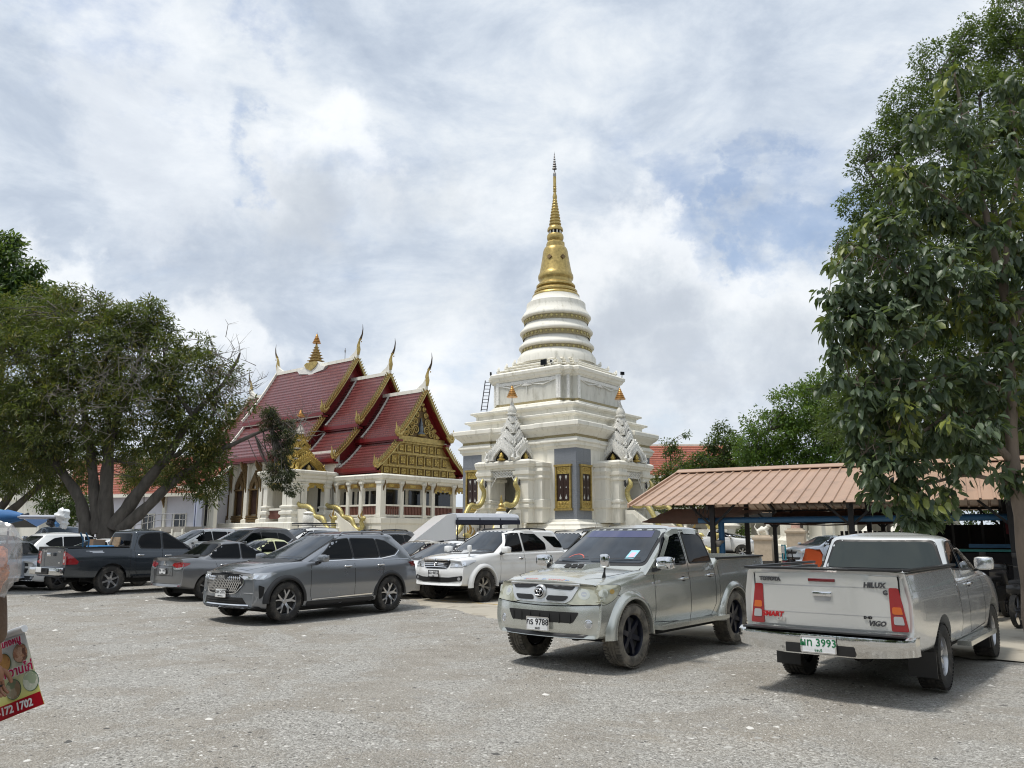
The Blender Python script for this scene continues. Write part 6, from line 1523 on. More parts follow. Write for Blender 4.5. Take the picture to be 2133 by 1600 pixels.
def build_hall():
 t=thing('temple_hall', 'temple hall with tiered red tiled roofs, golden gable boards and white walls', 'temple', HALL, RZ)
 def bx(nm, c, d, m=M_STUCCO, rz=0):g=G();g.box(c, d, rz);return g.build(nm, m, t)
 # tiers: (x of gable, x where it meets the next tier, ridge z, upper eave (y,z), lower from (y,z), lower eave (y,z))
 tiers=[(0.25, -4.4, 12.15, (2.72, 8.55), (2.35, 8.25), (4.50, 6.25)), (-3.75, -8.3, 13.90, (3.0, 9.75), (2.65, 9.45), (4.95, 7.05)), (-7.6, -18.3, 15.65, (3.2, 10.95), (2.9, 10.60), (5.35, 7.60)), (-17.6, -22.2, 13.90, (3.0, 9.75), (2.65, 9.45), (4.95, 7.05)), (-21.6, -26.0, 12.15, (2.72, 8.55), (2.35, 8.25), (4.50, 6.25))]
 for i, (xa, xb, zr, ue, lf, le)in enumerate(tiers):
  up=curve_slope(0, zr, ue[0], ue[1], 6, .22);lo=curve_slope(lf[0], lf[1], le[0], le[1], 5, .14)
  for s in(-1, 1):
   roof_slope(t, xb, xa, up, s, 17);
   roof_slope(t, xb, xa-.25, lo, s, 9)
   # white copings along the ridge of the skirt roof and the edges, red fascias under the eaves
   g=G();g.box(((xa+xb)/2-.1, s*(lf[0]+.12), lf[1]+.06), (xa-xb-.3, .22, .16));g.build('white_coping', M_STUCCO, t)
   for(e, dx)in((ue, 0), (le, -.25)):
    g=G();g.box(((xa+xb)/2+dx/2, s*(e[0]-.02), e[1]-.16), (xa-xb+dx, .10, .26));g.box(((xa+xb)/2+dx/2, s*(e[0]-.28), e[1]-.34), (xa-xb+dx, .40, .14));g.build('eave_fascia', M_REDWOOD, t)
   if i in(1, 2):pass
   for(xx, ln)in((xa, up), (xa-.25, lo))if i<3 else((xb, up), (xb, lo)):
    bargeboard(t, xx+.02, ln, s)
    e=ln[-1];hang_hong(t, (xx+.06, s*e[0], e[1]+.0), s, .95 if ln is up else.85)
   if i in(2, 3, 4):
    for ln in(up, lo):
     g=G();pts=[(xb, s*y, z+.07)for y, z in ln]
     for a, b in zip(pts, pts[1:]):g.bar(a, b, .34, .14, up=(1, 0, 0))
     g.build('white_verge', M_STUCCO, t)
     # valley strips where a tier dies under the next gable
   if i<2:
    xn=tiers[i+1][0]
    g=G();pts=[(xn+.10, s*y, z+.10)for y, z in up]
    for a, b in zip(pts, pts[1:]):g.bar(a, b, .10, .12, up=(1, 0, 0))
    pts=[(xn-.1, s*y, z+.10)for y, z in lo]
    for a, b in zip(pts, pts[1:]):g.bar(a, b, .10, .12, up=(1, 0, 0))
    g.build('grey_flashing', M_STUCCO2, t)
  g=G();g.box(((xa+xb)/2, 0, zr+.02), (xa-xb, .34, .26));g.build('white_ridge', M_STUCCO, t)
  xe=xa if i<3 else xb;mir=1 if i<3 else-1
  g=G();g.prism([(xe+mir*.05, zr-.1), (xe+mir*.05, zr+.95), (xe-mir*.25, zr+.55), (xe-mir*.9, zr+.18), (xe-mir*.9, zr-.1)], 'y', -.13, .13);g.build('ridge_end', M_STUCCO, t)
  chofa(t, (xe+mir*.05, 0, zr+.55), .92, mir)
  if i==2:
   g=G();g.prism([(xb-.05, zr-.1), (xb-.05, zr+1.0), (xb+.25, zr+.55), (xb+.9, zr+.18), (xb+.9, zr-.1)], 'y', -.13, .13);g.build('ridge_end', M_STUCCO, t);chofa(t, (xb-.05, 0, zr+.6), .92, -1)
   # red gable wall set back under the boards
  gx=xa-.55 if i<3 else xb+.55
  poly=[(-ue[0]+.2, ue[1]-.1)]+[(-y, z-.16)for y, z in up[::-1]]+[(y, z-.16)for y, z in up[1:]]+[(ue[0]-.2, ue[1]-.1)]
  g=G();g.prism([(y, z)for y, z in poly], 'x', gx-.1, gx);g.build('gable_wall', M_REDWOOD, t)
  poly=[(-le[0]+.15, le[1]-.1)]+[(-y, z-.16)for y, z in lo[::-1]]+[(y, z-.16)for y, z in lo]+[(le[0]-.15, le[1]-.1)]
  g=G();g.prism(poly, 'x', gx-.3, gx-.12);g.build('gable_wall', M_REDWOOD, t)
  # red soffits between gable wall and boards
  for s in(-1, 1):
   g=G();pts=[(s*y, z-.14)for y, z in up]
   for a, b in zip(pts, pts[1:]):g.add([(gx, a[0], a[1]), (xe, a[0], a[1]), (xe, b[0], b[1]), (gx, b[0], b[1])], [(0, 1, 2, 3)])
   pts=[(s*y, z-.14)for y, z in lo]
   for a, b in zip(pts, pts[1:]):g.add([(gx-.2, a[0], a[1]), (xe-.25*mir, a[0], a[1]), (xe-.25*mir, b[0], b[1]), (gx-.2, b[0], b[1])], [(0, 1, 2, 3)])
   g.build('soffit', M_REDWOOD, t)
   # front pediment ornament
 X=-.28
 up=curve_slope(0, 12.15, 2.72, 8.55, 6, .22)
 g=G();g.prism([(-1.95, 8.62), (1.95, 8.62), (1.0, 10.0), (0, 11.6), (-1.0, 10.0)], 'x', X-.02, X+.02);g.build('pediment_ground', M_BRONZE, t)
 for s in(-1, 1):
  for(y, z, r)in((.55, 9.2, .34), (1.05, 8.95, .30), (1.5, 8.82, .22), (.62, 9.8, .28), (.45, 10.3, .22), (.95, 9.5, .26), (1.35, 9.2, .2), (.25, 10.75, .17), (.12, 11.1, .12), (1.75, 8.75, .14)):
   g=G();scroll(g, (X+.10, s*y, z), r, (0, s, 0), (0, 0, 1), 1.7, .062, 1, 20);g.build('gilded_scroll', M_GOLD, t, 60)
   # central niche figure on a blue ground
 g=G();g.prism([(-.24, 8.72), (.24, 8.72), (.20, 9.6), (0, 10.1), (-.20, 9.6)], 'x', X+.02, X+.05);g.build('blue_niche', mat('blue_mosaic', (.03, .035, .06), .3, .3, var=.5, vscale=25), t)
 g=G();g.lathe([(.02, 8.75), (.26, 8.8), (.28, 8.95), (.14, 9.05), (.17, 9.3), (.12, 9.5), (.07, 9.56), (.10, 9.68), (.06, 9.8), (.02, 10.1)], 12, (X+.10, 0, 0));g.build('niche_figure', mat('grey_blue_figure', (.16, .19, .22), .5, var=.4, vscale=12), t, 60)
 g=G();g.lathe([(.02, 8.72), (.30, 8.74), (.33, 8.84), (.2, 8.9)], 12, (X+.14, 0, 0));g.build('lotus_base', M_GOLD, t, 60)
 # gilded beams and coffered panels
 for(z, w, h_, o)in((8.50, 2.45, .26, .12), (8.30, 2.35, .12, .2), (8.14, 2.55, .10, .12), (7.36, 3.1, .13, .08), (6.42, 3.75, .14, .08), (5.72, 4.08, .16, .1)):
  g=G();g.box((X+o/2, 0, z), (o+.1, 2*w, h_));g.build('gilded_beam', M_GOLD, t)
 g=G()
 for k in range(34):g.box((X+.16, -2.3+4.6*k/33, 8.20), (.06, .075, .13))
 g.build('beam_dentils', M_GOLD, t, kind='stuff')
 g=G();g.prism([(-4.12, 5.7), (4.12, 5.7), (2.45, 8.4), (-2.45, 8.4)], 'x', X-.1, X-.02);g.build('gilded_gable_ground', M_GOLD, t)
 def panels(z0, z1, W, n, tall):
  for k in range(n):
   y=-W+2*W*(k+.5)/n;w=2*W/n
   g=G();g.box((X+.0, y-w/2+.03, (z0+z1)/2), (.12, .10, z1-z0));g.build('panel_stile', M_GOLD, t)
   g=G();g.box((X+.02, y, (z0+z1)/2), (.05, w*.62, (z1-z0)*.78));g.build('panel_frame', M_BRONZE, t)
   g=G();g.box((X+.05, y, (z0+z1)/2), (.05, w*.48, (z1-z0)*.64));g.build('carved_panel', M_GOLDC, t)
   g=G();scroll(g, (X+.085, y, (z0+z1)/2+(.12 if tall else 0)), w*.17, (0, 1, 0), (0, 0, 1), 1.4, .03, 1, 12)
   if tall:scroll(g, (X+.085, y, (z0+z1)/2-.16), w*.17, (0, -1, 0), (0, 0, 1), 1.4, .03, 1, 12)
   g.build('panel_scroll', M_GOLD, t, 60)
 panels(5.80, 6.36, 3.75, 9, False);panels(6.50, 7.30, 3.05, 7, True);panels(7.44, 8.08, 2.3, 6, False)
 # spire on the main ridge
 x=-12.98;g=G();g.prism([(x-1.9, 15.45), (x-1.2, 15.55), (x-.9, 15.95), (x+.9, 15.95), (x+1.2, 15.55), (x+1.9, 15.45), (x+1.6, 15.15), (x+.4, 15.0), (x, 14.8), (x-.4, 15.0), (x-1.6, 15.15)], 'y', -.45, .45);g.build('ridge_saddle', M_CARVED, t)
 g=G();g.prism([(x-.9, 15.85), (x-.6, 15.5), (x, 15.25), (x+.6, 15.5), (x+.9, 15.85), (x+.6, 16.0), (x-.6, 16.0)], 'y', -.52, .52);g.build('gilded_saddle', M_GOLD, t)
 z=15.95
 for k in range(6):
  r=.52*(1-k*.14);g=G();g.box((x, 0, z+.10), (r*1.5, r*1.5, .20));g.box((x, 0, z+.22), (r*2.0, r*2.0, .06));g.build('ridge_spire_tier', M_BRONZEG, t);z+=.26-k*.012
 g=G();g.lathe([(.10, z-.1), (.12, z+.1), (.04, z+.45), (.03, z+.5)], 10, (x, 0, 0));g.build('ridge_spire_top', M_GOLD, t, 60)
 umbrella_finial(t, (x, 0, z+.40), .36, .95, 6)
 # walls and base
 zb=2.45
 for(a, lev)in((0, 0),):
  g=G();g.stack([(-25.5, -5.6), (-3.0, -5.6), (-3.0, 5.6), (-25.5, 5.6)], [(-.1, .7), (1.0, .7), (1.05, .6), (1.3, .6), (1.4, .45), (1.75, .45), (1.85, .25), (2.1, .25), (2.2, .1), (2.45, .1), (2.5, 0)]);g.build('platform', M_STUCCO, t)
 bx('wall', (-14.8, -4.45+.15, 5.05), (21.0, .3, 5.2));bx('wall', (-14.8, 4.3, 5.05), (21.0, .3, 5.2));bx('wall', (-25.2, 0, 5.05), (.3, 8.9, 5.2))
 bx('end_wall', (-4.4, 0, 4.6), (.3, 8.6, 4.2))
 # pilasters, brackets and pointed windows of the long side
 for k, x in enumerate((-8.9, -10.9, -12.9, -14.9, -16.9, -18.9, -20.9)):
  g=G();g.stack([(x-.22, -4.75), (x+.22, -4.75), (x+.22, -4.4), (x-.22, -4.4)], [(2.45, .10), (2.75, .10), (2.85, 0), (7.0, 0), (7.05, .08), (7.2, .08)]);g.build('pilaster', M_STUCCO, t)
  g=G();g.prism([(-4.75, 4.9), (-4.75, 7.1), (-5.35, 7.3), (-5.30, 6.9), (-5.0, 6.3), (-4.9, 5.5)], 'x', x-.07, x+.07);g.build('eave_bracket', M_BRONZE, t)
 for k, x in enumerate((-9.9, -11.9, -13.9, -15.9, -17.9, -19.9, -21.9)):
  g=G();g.box((x, -4.50, 4.15), (1.0, .12, 1.9));g.build('window_panel', M_DARKWOOD if k!=4 else M_BRONZE, t)
  for s in(-1, 1):g=G();g.box((x+s*.52, -4.58, 4.1), (.14, .22, 2.0));g.build('window_jamb', M_BRONZE, t)
  for q, w in((3.02, 1.5), (2.85, 1.7), (2.68, 1.55)):g=G();g.box((x, -4.62, q), (w, .36, .13));g.build('window_sill', M_BRONZE, t)
  g=G();g.box((x, -4.6, 5.12), (1.35, .3, .12));g.build('window_head', M_BRONZE, t)
  for ly in range(2):
   g=G();kk=1-.2*ly;arch_frame(g, (x, -4.62-.07*ly, 5.18), 1.35*kk, 1.45*kk, .5, .6, .12, 'y', .07);g.build('pointed_pediment', M_BRONZE, t)
  for s in(-.2, 0, .2)if k==4 else():g=G();g.box((x+s, -4.58, 4.15), (.06, .05, 1.85));g.build('door_slat', M_DARK, t)
  # verandah: cornice, posts, valances, balustrade, dark windows behind
 x1, yv=.75, 4.55
 g=G();g.stack([(-4.5, -yv), (x1, -yv), (x1, yv), (-4.5, yv)], [(5.10, -.1), (5.20, 0), (5.32, .04), (5.40, .16), (5.56, .20), (5.62, .22), (5.72, .10)]);g.build('verandah_cornice', M_STUCCO, t)
 g=G();g.stack([(-4.5, -yv), (x1, -yv), (x1, yv), (-4.5, yv)], [(-.1, .25), (1.6, .25), (1.7, .15), (2.3, .15), (2.4, .22), (2.72, .22), (2.76, .1)]);g.build('verandah_base', M_STUCCO, t)
 for k in range(3):
  g=G();g.box((-3.6+k*1.5, -yv-.27, 1.95), (1.15, .04, .5));g.build('base_recess', M_STUCCO2, t)
 bx('inner_wall', (-2.2, -3.55, 4.0), (4.4, .12, 2.5));bx('inner_wall', (-.30, 0, 4.0), (.12, 7.2, 2.5))
 for(c, d)in(((-3.7, -3.63, 4.0), (1.1, .05, 1.25)), ((-2.2, -3.63, 4.0), (1.15, .05, 1.25)), ((-.9, -3.63, 4.0), (1.0, .05, 1.25))):bx('dark_window', c, d, M_WIN)
 for(y, w)in((-2.4, 1.9), (.0, 2.2), (2.5, 1.9)):bx('dark_window', (-.22, y, 4.05), (.05, w, 1.35), M_WIN)
 posts=[(-3.9, -yv), (-2.6, -yv), (-1.25, -yv), (x1-.2, -yv+.1), (x1-.05, -2.75), (x1-.05, -.55), (x1-.05, .35), (x1-.05, 2.6), (x1-.2, yv-.1)]
 for(x, y)in posts:
  g=G();w=.30 if(x, y)!=posts[3]else.46
  g.box((x, y, 3.95), (w, w, 2.5));g.box((x, y, 2.86), (w+.12, w+.12, .22));g.box((x, y, 5.12), (w+.12, w+.12, .14));g.build('post', M_STUCCO, t)
  ox, oy=(0, -1)if y==-yv else(1, 0)
  g=G();g.tube([(x+ox*.2, y+oy*.2, 4.55), (x+ox*.28, y+oy*.28, 4.85), (x+ox*.42, y+oy*.42, 5.05), (x+ox*.40, y+oy*.40, 5.28)], [.03, .07, .06, .02], 6);g.build('naga_bracket', M_BRONZE, t, 60)
 def bay(p, q, scal=False):
  p, q=Vector((*p, 0)), Vector((*q, 0));d=q-p;L=d.length;c=(p+q)/2;a=atan2(d.y, d.x)
  g=G();g.box((c.x, c.y, 4.94), (L-.3, .08, .30), a);g.build('carved_valance', M_BRONZEG, t)
  g=G();g.box((c.x, c.y, 4.94), (L*.25, .11, .18), a);g.build('valance_panel', M_GOLDC, t)
  if scal:
   g=G();n=9
   for k in range(n):
    u=(k+.5)/n;e=abs(u-.5)*2;pz=4.80-.22*e**2-(.12 if k%2 else 0)
    m_=p+d*u;g.box((m_.x, m_.y, (4.82+pz)/2), (L/n, .06, 4.86-pz), a)
   g.build('scalloped_valance', M_GOLDC, t)
  g=G();g.box((c.x, c.y, 3.60), (L, .20, .12), a);g.build('handrail', M_STUCCO, t)
  g=G();g.box((c.x, c.y, 2.90), (L, .18, .12), a);g.build('bottom_rail', M_STUCCO, t)
  n=int(L/.145)
  for k in range(n):m_=p+d*((k+.5)/n);g=G();g.box((m_.x, m_.y, 3.25), (.07, .09, .58), a);g.build('baluster', M_BALUSTER, t)
 pp=posts
 for a, b in((0, 1), (1, 2), (2, 3)):bay(pp[a], pp[b])
 bay(pp[3], pp[4]);bay(pp[4], pp[5]);bay(pp[5], pp[6]);bay(pp[6], pp[7], True);bay(pp[7], pp[8], True)
 build_pavilion(t)
 # white ramp and the entrance beside the long wall, further left
M_WIN=mat('dark_window_glass', (.010, .013, .018), .06, 0, spec=.7)
def build_pavilion(hall):
 t=thing('entrance_pavilion', 'white entrance pavilion with a gilded crown of pointed gables against the hall', 'pavilion', HALL, RZ)
 xa, xb, ya, yb=-7.8, -4.32, -8.04, -4.75
 g=G();g.stack([(xa, ya), (xb, ya), (xb, yb), (xa, yb)], [(-.1, .55), (1.2, .55), (1.3, .4), (1.9, .4), (2.0, .2), (2.4, .2), (2.5, .05)]);g.build('base', M_STUCCO, t)
 g=G();g.stack([(xa, ya), (xb, ya), (xb, yb+.2), (xa, yb+.2)], [(5.18, -.05), (5.26, .02), (5.42, .04), (5.50, .12), (5.66, .16), (5.80, .30), (5.95, .32), (6.02, .24)]);g.build('entablature', M_STUCCO, t)
 def pier(x, y, w, wy=None):
  wy=wy or w;g=G();g.stack([(x-w/2, y-wy/2), (x+w/2, y-wy/2), (x+w/2, y+wy/2), (x-w/2, y+wy/2)], [(2.45, .14), (2.72, .14), (2.80, .05), (2.95, .05), (3.02, .16), (3.18, .16), (3.24, .04), (3.4, .04), (3.46, .12), (3.56, .12), (3.62, 0), (4.82, 0), (4.9, .06), (5.0, .10), (5.06, .03), (5.2, .12)]);g.build('pier', M_STUCCO, t)
 pier(xa+.28, ya+.28, .46);pier(xb-.38, ya+.36, .62);pier(xb-.95, ya+.26, .46);pier(xb-.26, ya+.98, .46);pier(xb-.28, yb-.30, .46);pier(xa+.28, yb-.3, .46)
 # openings: gilt valances, parapet with red-brown bars, dark doorway within
 g=G()
 n=7;x0, x1=xa+.5, xb-1.15
 for k in range(n):e=abs((k+.5)/n-.5)*2;dp=.34-.16*e+(.08 if k%2==0 else 0);g.box((x0+(x1-x0)*(k+.5)/n, ya+.18, 5.2-dp/2-.0), ((x1-x0)/n, .06, dp+.04))
 g.build('gilt_valance', M_GOLDC, t)
 g=G();y0, y1=ya+1.2, yb-.5
 for k in range(n):e=abs((k+.5)/n-.5)*2;dp=.62-.45*(1-e)**.7+(.06 if k%2==0 else 0);g.box((xb-.18, y0+(y1-y0)*(k+.5)/n, 5.2-dp/2), (.06, (y1-y0)/n, dp+.04))
 g.build('gilt_valance', M_GOLDC, t)
 g=G();g.box(((x0+x1)/2, ya+.25, 3.35), (x1-x0, .2, .14));g.build('handrail', M_STUCCO, t)
 k=int((x1-x0)/.13)
 for i in range(k):g=G();g.box((x0+(x1-x0)*(i+.5)/k, ya+.25, 2.98), (.06, .08, .58));g.build('baluster', M_BALUSTER, t)
 g=G();g.box(((xa+xb)/2, yb+.1, 3.9), (xb-xa-.2, .1, 2.9));g.build('inner_wall', M_STUCCO, t)
 g=G();g.box((xa+.2, (ya+yb)/2, 3.9), (.1, yb-ya-.8, 2.9));g.build('inner_wall', M_STUCCO, t)
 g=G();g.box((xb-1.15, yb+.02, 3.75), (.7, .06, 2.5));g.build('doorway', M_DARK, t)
 # gilded crown
 cx, cy=(xa+xb)/2, (ya+yb)/2
 crest(t, (cx, cy, 6.02), (('y', 1), ('x', 1)), 3.2, 3.0, M_GOLDC, (M_GOLD, M_DARK), 4, .9, mat('mosaic_white', (.55, .50, .44), .6, var=.25, vscale=10))
 umbrella_finial(t, (cx, cy, 9.98), .34, .6, 4)
 # steps towards the right with twin serpents
 n=12;run=.28
 for k in range(n):zz=2.5-(k+1)*2.5/(n+1);g=G();g.box((xb+.25+run*(k+.5), -6.25, zz/2-.05), (run, 2.2, zz+.1));g.build('step', M_STEPS, t)
 g=G();g.box((xb+.15, -6.25, 1.2), (.5, 2.6, 2.6));g.build('landing', M_STUCCO, t)
 for s, yy in((-1, -7.48), (1, -5.05)):
  g=G();g.prism([(xb-.1, -.1), (xb-.1, 3.35), (xb+.8, 3.30), (xb+3.6, 1.85), (xb+3.95, 1.85), (xb+3.95, -.1)], 'y', yy-.16, yy+.16);g.build('stair_wall', M_STUCCO, t)
  nt=thing('naga_balustrade', 'short golden serpent on the %s stair wall of the entrance pavilion'%('near' if s<0 else 'far'), 'balustrade', HALL, RZ, 'golden serpents of the entrance pavilion')
  naga(nt, [(xb-.15, yy, 4.15), (xb-.28, yy, 3.85), (xb+.05, yy, 3.62), (xb+.5, yy, 3.55), (xb+1.0, yy, 3.50), (xb+1.45, yy, 3.28), (xb+1.75, yy, 2.85), (xb+2.2, yy, 2.78), (xb+2.65, yy, 2.66), (xb+2.95, yy, 2.2), (xb+3.35, yy, 1.95), (xb+3.7, yy, 2.0)], .15, True, (1, 0, 0), M_GOLDL, .8)
  # small cross ornament on the stair wall
 g=G();g.box((xb+.9, -7.66, 2.75), (.06, .03, .34));g.box((xb+.9, -7.66, 2.75), (.26, .03, .06));g.build('wall_emblem', M_IRON, t)
 # ------------------------------------------------------------------ other buildings
def gable_house(name, label, cat, o, rz, L, W, hw, hr, wall_m, roof_m, base=0.6, nwin=0, over=.7, trim=None, wins_m=None, roof_rows=14):
 t=thing(name, label, cat, o, rz)
 g=G();g.box((0, 0, base+(hw-base)/2), (L, W, hw-base));g.build('wall', wall_m, t)
 g=G();g.box((0, 0, base/2), (L+.5, W+.5, base));g.build('base', M_STUCCO, t)
 for s in(-1, 1):
  roof_slope(t, -L/2-over, L/2+over, curve_slope(0, hr, W/2+over, hw-.15, 4, .12), s, roof_rows, .1, roof_m)
  g=G();g.box((0, s*(W/2+over), hw-.24), (L+2*over, .10, .26));g.build('white_fascia', trim or M_STUCCO, t)
 for e in(-1, 1):
  g=G();g.prism([(-W/2, hw-.1), (W/2, hw-.1), (0, hr-.15)], 'x', e*L/2-.1, e*L/2+.1);g.build('gable_wall', wall_m, t)
  for s in(-1, 1):g=G();g.bar((e*(L/2+over), 0, hr+.05), (e*(L/2+over), s*(W/2+over+.2), hw-.2), .14, .26, up=(1, 0, 0));g.build('barge_board', trim or M_STUCCO, t)
 g=G();g.box((0, 0, hr+.06), (L+2*over, .3, .2));g.build('white_ridge', trim or M_STUCCO, t)
 for k in range(nwin):
  x=-L/2+L*(k+.5)/nwin
  g=G();g.box((x, -W/2-.02, base+1.75), (1.1, .06, 1.3));f=g.build('window', wins_m or M_WIN, t)
  g=G();g.box((x, -W/2-.05, base+1.75), (.06, .06, 1.3));g.box((x, -W/2-.05, base+2.42), (1.25, .08, .08));g.box((x, -W/2-.05, base+1.08), (1.25, .12, .08));g.box((x-.58, -W/2-.05, base+1.75), (.08, .06, 1.3));g.box((x+.58, -W/2-.05, base+1.75), (.08, .06, 1.3));g.build('window_frame', M_STUCCO, f)
  g=G();x2=x-L/nwin/2;g.box((x2, -W/2-.08, base+(hw-base)/2), (.28, .18, hw-base));g.build('pilaster', M_STUCCO, t)
  g=G();g.prism([(-W/2-.17, hw-1.2), (-W/2-.17, hw-.2), (-W/2-.6, hw-.2), (-W/2-.5, hw-.5)], 'x', x2-.05, x2+.05);g.build('eave_bracket', M_BRONZE, t)
 return t
def build_other_buildings():
 M_LILAC=mat('pale_lilac_render', (.62, .62, .68), .75, bump=.1, var=.04)
 p=at(335, 1085, 70)
 t=gable_house('side_hall', 'long white side hall with an orange-red roof seen through the tree', 'building', (p.x-2.5, p.y, 0), RZ+radians(18), 22, 9, 4.9, 8.2, M_LILAC, M_TILE2, .8, 7)
 p=at(60, 1085, 66)
 t2=gable_house('white_gable_house', 'white gabled temple building with a small porch gable far left', 'building', (p.x, p.y+4, 0), RZ-radians(62), 12, 7, 4.4, 7.6, M_STUCCO, M_STUCCO, .5, 4, roof_rows=3)
 g=G();g.prism([(-1.4, 3.3), (1.4, 3.3), (0, 4.6)], 'x', 6.2, 7.4);g.prism([(-.8, 4.7), (.8, 4.7), (.8, 5.9), (-.8, 5.9)], 'x', 6.1, 6.14);g.build('porch_gable', M_STUCCO, t2)
 g=G();g.box((6.12, 0, 5.3), (.06, 1.4, 1.1));g.build('grey_vent', M_STUCCO2, t2)
 # entrance corner left of the hall: dark door, post, ramp with rails, red hydrant-coloured figure
 r=thing('access_ramp', 'grey concrete ramp with steel handrails in front of the long white building', 'ramp', at(330, 1104, 56)*1.0, RZ)
 r.location=(at(330, 1104, 56).x, 56, 0)
 g=G();g.prism([(-5.5, 1.0), (1.2, 1.8), (4.5, 1.8), (4.5, 2.15), (1.2, 2.15), (-5.5, 1.5)], 'y', -.6, .6);g.build('ramp_slab', mat('grey_concrete', (.30, .28, .25), .85, var=.15), r)
 for z in(.45, .85):
  g=G();g.tube([(-5.5, -.6, 1.5+z), (1.2, -.6, 2.15+z), (4.5, -.6, 2.15+z)], .03, 5);g.build('handrail', M_RAIL, r)
 for k in range(8):x=-5.3+k*1.35;zz=1.5+.65*min(1, max(0, (x+5.5)/6.7));g=G();g.tube([(x, -.6, zz), (x, -.6, zz+.85)], .03, 5);g.build('rail_post', M_RAIL, r)
 for x in(1.5, 3.0, 4.3):g=G();g.box((x, -.62, 1.0), (.18, .1, 2.0));g.build('ramp_pier', M_STUCCO, r)
 c=thing('porch_bay', 'white porch bay with blue-striped post and glazed doors left of the hall wall', 'porch', (at(392, 1080, 63).x, 63, 0), RZ)
 g=G();g.box((0, .8, 3.1), (5.0, .3, 3.6));g.build('wall', M_STUCCO, c)
 g=G();g.box((0, .2, 5.2), (5.4, 1.9, .4));g.box((0, .2, 4.85), (5.0, 1.4, .3));g.build('cornice', M_STUCCO, c)
 for x in(-1.6, -.2, 1.3):g=G();g.box((x, .62, 3.4), (.95, .06, 2.2));f=g.build('glazed_door', M_DARK, c);g=G();[g.box((x+q, .57, 3.4), (.06, .05, 2.2))for q in(-.5, 0, .5)];g.build('door_frame', M_STUCCO, f)
 for x in(-2.2, 2.2):g=G();g.box((x, -.5, 2.7), (.42, .42, 4.0));g.build('post', mat('pale_blue_post', (.50, .54, .66), .6), c);g=G();g.box((x-.0, -.72, 2.7), (.09, .02, 4.0));g.build('dark_stripe', M_NAVYP, c);g=G();g.lathe([(.2, 4.3), (.42, 4.65), (.46, 4.72)], 8, (x, -.5, 0));g.build('gilt_capital', M_BRONZEG, c)
 g=G();g.box((0, .3, .9), (5.4, 2.6, 1.9));g.build('base', M_STUCCO, c)
 # far hall with an orange roof behind the stupa's right side
 p=at(1420, 960, 92)
 gable_house('far_hall', 'distant hall with orange-red roof and white ridge above the shed', 'building', (p.x-1, p.y, 0), RZ+radians(35), 11, 11, 8.0, 11.8, M_STUCCO, M_TILE2, .6, 5)
M_RAIL=mat('steel_rail', (.35, .35, .36), .4, .6)
M_NAVYP=mat('navy_stripe', (.03, .04, .12), .5)
# ------------------------------------------------------------------ trees
def leaf_mat(name, lo, mid, hi, new=None, gloss=.45, trans=.35, nscale=.9):
 m=bpy.data.materials.new(name);m.use_nodes=True;nt=m.node_tree;g=N(nt);b=nt.nodes['Principled BSDF'];out=nt.nodes['Material Output']
 geo=g.n('ShaderNodeNewGeometry');tc=g.n('ShaderNodeTexCoord')
 r=geo.outputs['Random Per Island'];n=g.noise(tc.outputs['Object'], nscale, 4, .6)
 f=g.math('ADD', g.math('MULTIPLY', r, .55), g.math('MULTIPLY', g.mapr(n, .3, .7), .45))
 stops=[(.1, lo), (.5, mid), (.9, hi)]
 c=g.ramp(f, stops)
 if new:
  n2=g.noise(g.vec('ADD', tc.outputs['Object'], (9, 4, 2)), nscale*1.3, 3, .5)
  c=g.mix(g.math('MULTIPLY', g.mapr(n2, new[1], new[1]+.08, 0, 1), g.mapr(r, .35, .5, 0, 1)), c, new[0])
 g.put(b.inputs['Base Color'], c);b.inputs['Roughness'].default_value=gloss;b.inputs['Specular IOR Level'].default_value=.45
 tr=g.n('ShaderNodeBsdfTranslucent');g.put(tr.inputs[0], g.mix(.6, c, (.25, .35, .04)))
 mx=g.n('ShaderNodeMixShader');mx.inputs[0].default_value=trans
 nt.links.new(b.outputs[0], mx.inputs[1]);nt.links.new(tr.outputs[0], mx.inputs[2]);nt.links.new(mx.outputs[0], out.inputs[0])
 return m
LM_MANGO=leaf_mat('mango_leaves', (.026, .040, .013), (.070, .088, .026), (.155, .165, .045), ((.20, .17, .035), .52), .45, .30)
LM_DULL=leaf_mat('dull_leaves', (.022, .028, .016), (.042, .050, .028), (.075, .085, .045), ((.11, .07, .05), .5), .6, .2)
LM_FAR=leaf_mat('glossy_green_leaves', (.020, .045, .014), (.040, .085, .022), (.07, .13, .03), None, .4, .35)
LM_NEAR=leaf_mat('blue_green_leaves', (.030, .050, .030), (.075, .110, .068), (.15, .195, .115), ((.24, .27, .06), .53), .42, .28, .6)
LM_RAIN=leaf_mat('rain_tree_leaves', (.016, .036, .011), (.036, .068, .018), (.075, .115, .028), None, .5, .35)
LM_BRIGHT=leaf_mat('bright_green_leaves', (.030, .070, .014), (.065, .135, .022), (.11, .20, .032), None, .45, .4)
M_BARK=mat('grey_bark', (.105, .092, .078), .9, bump=1.2, bscale=9, var=.35, vscale=5, stretch=(1, 1, .3))
M_BARK2=mat('brown_bark', (.21, .165, .13), .85, bump=.8, bscale=12, var=.3, vscale=5, stretch=(1, 1, .3))
M_TWIG=mat('bare_twigs', (.14, .125, .11), .9)
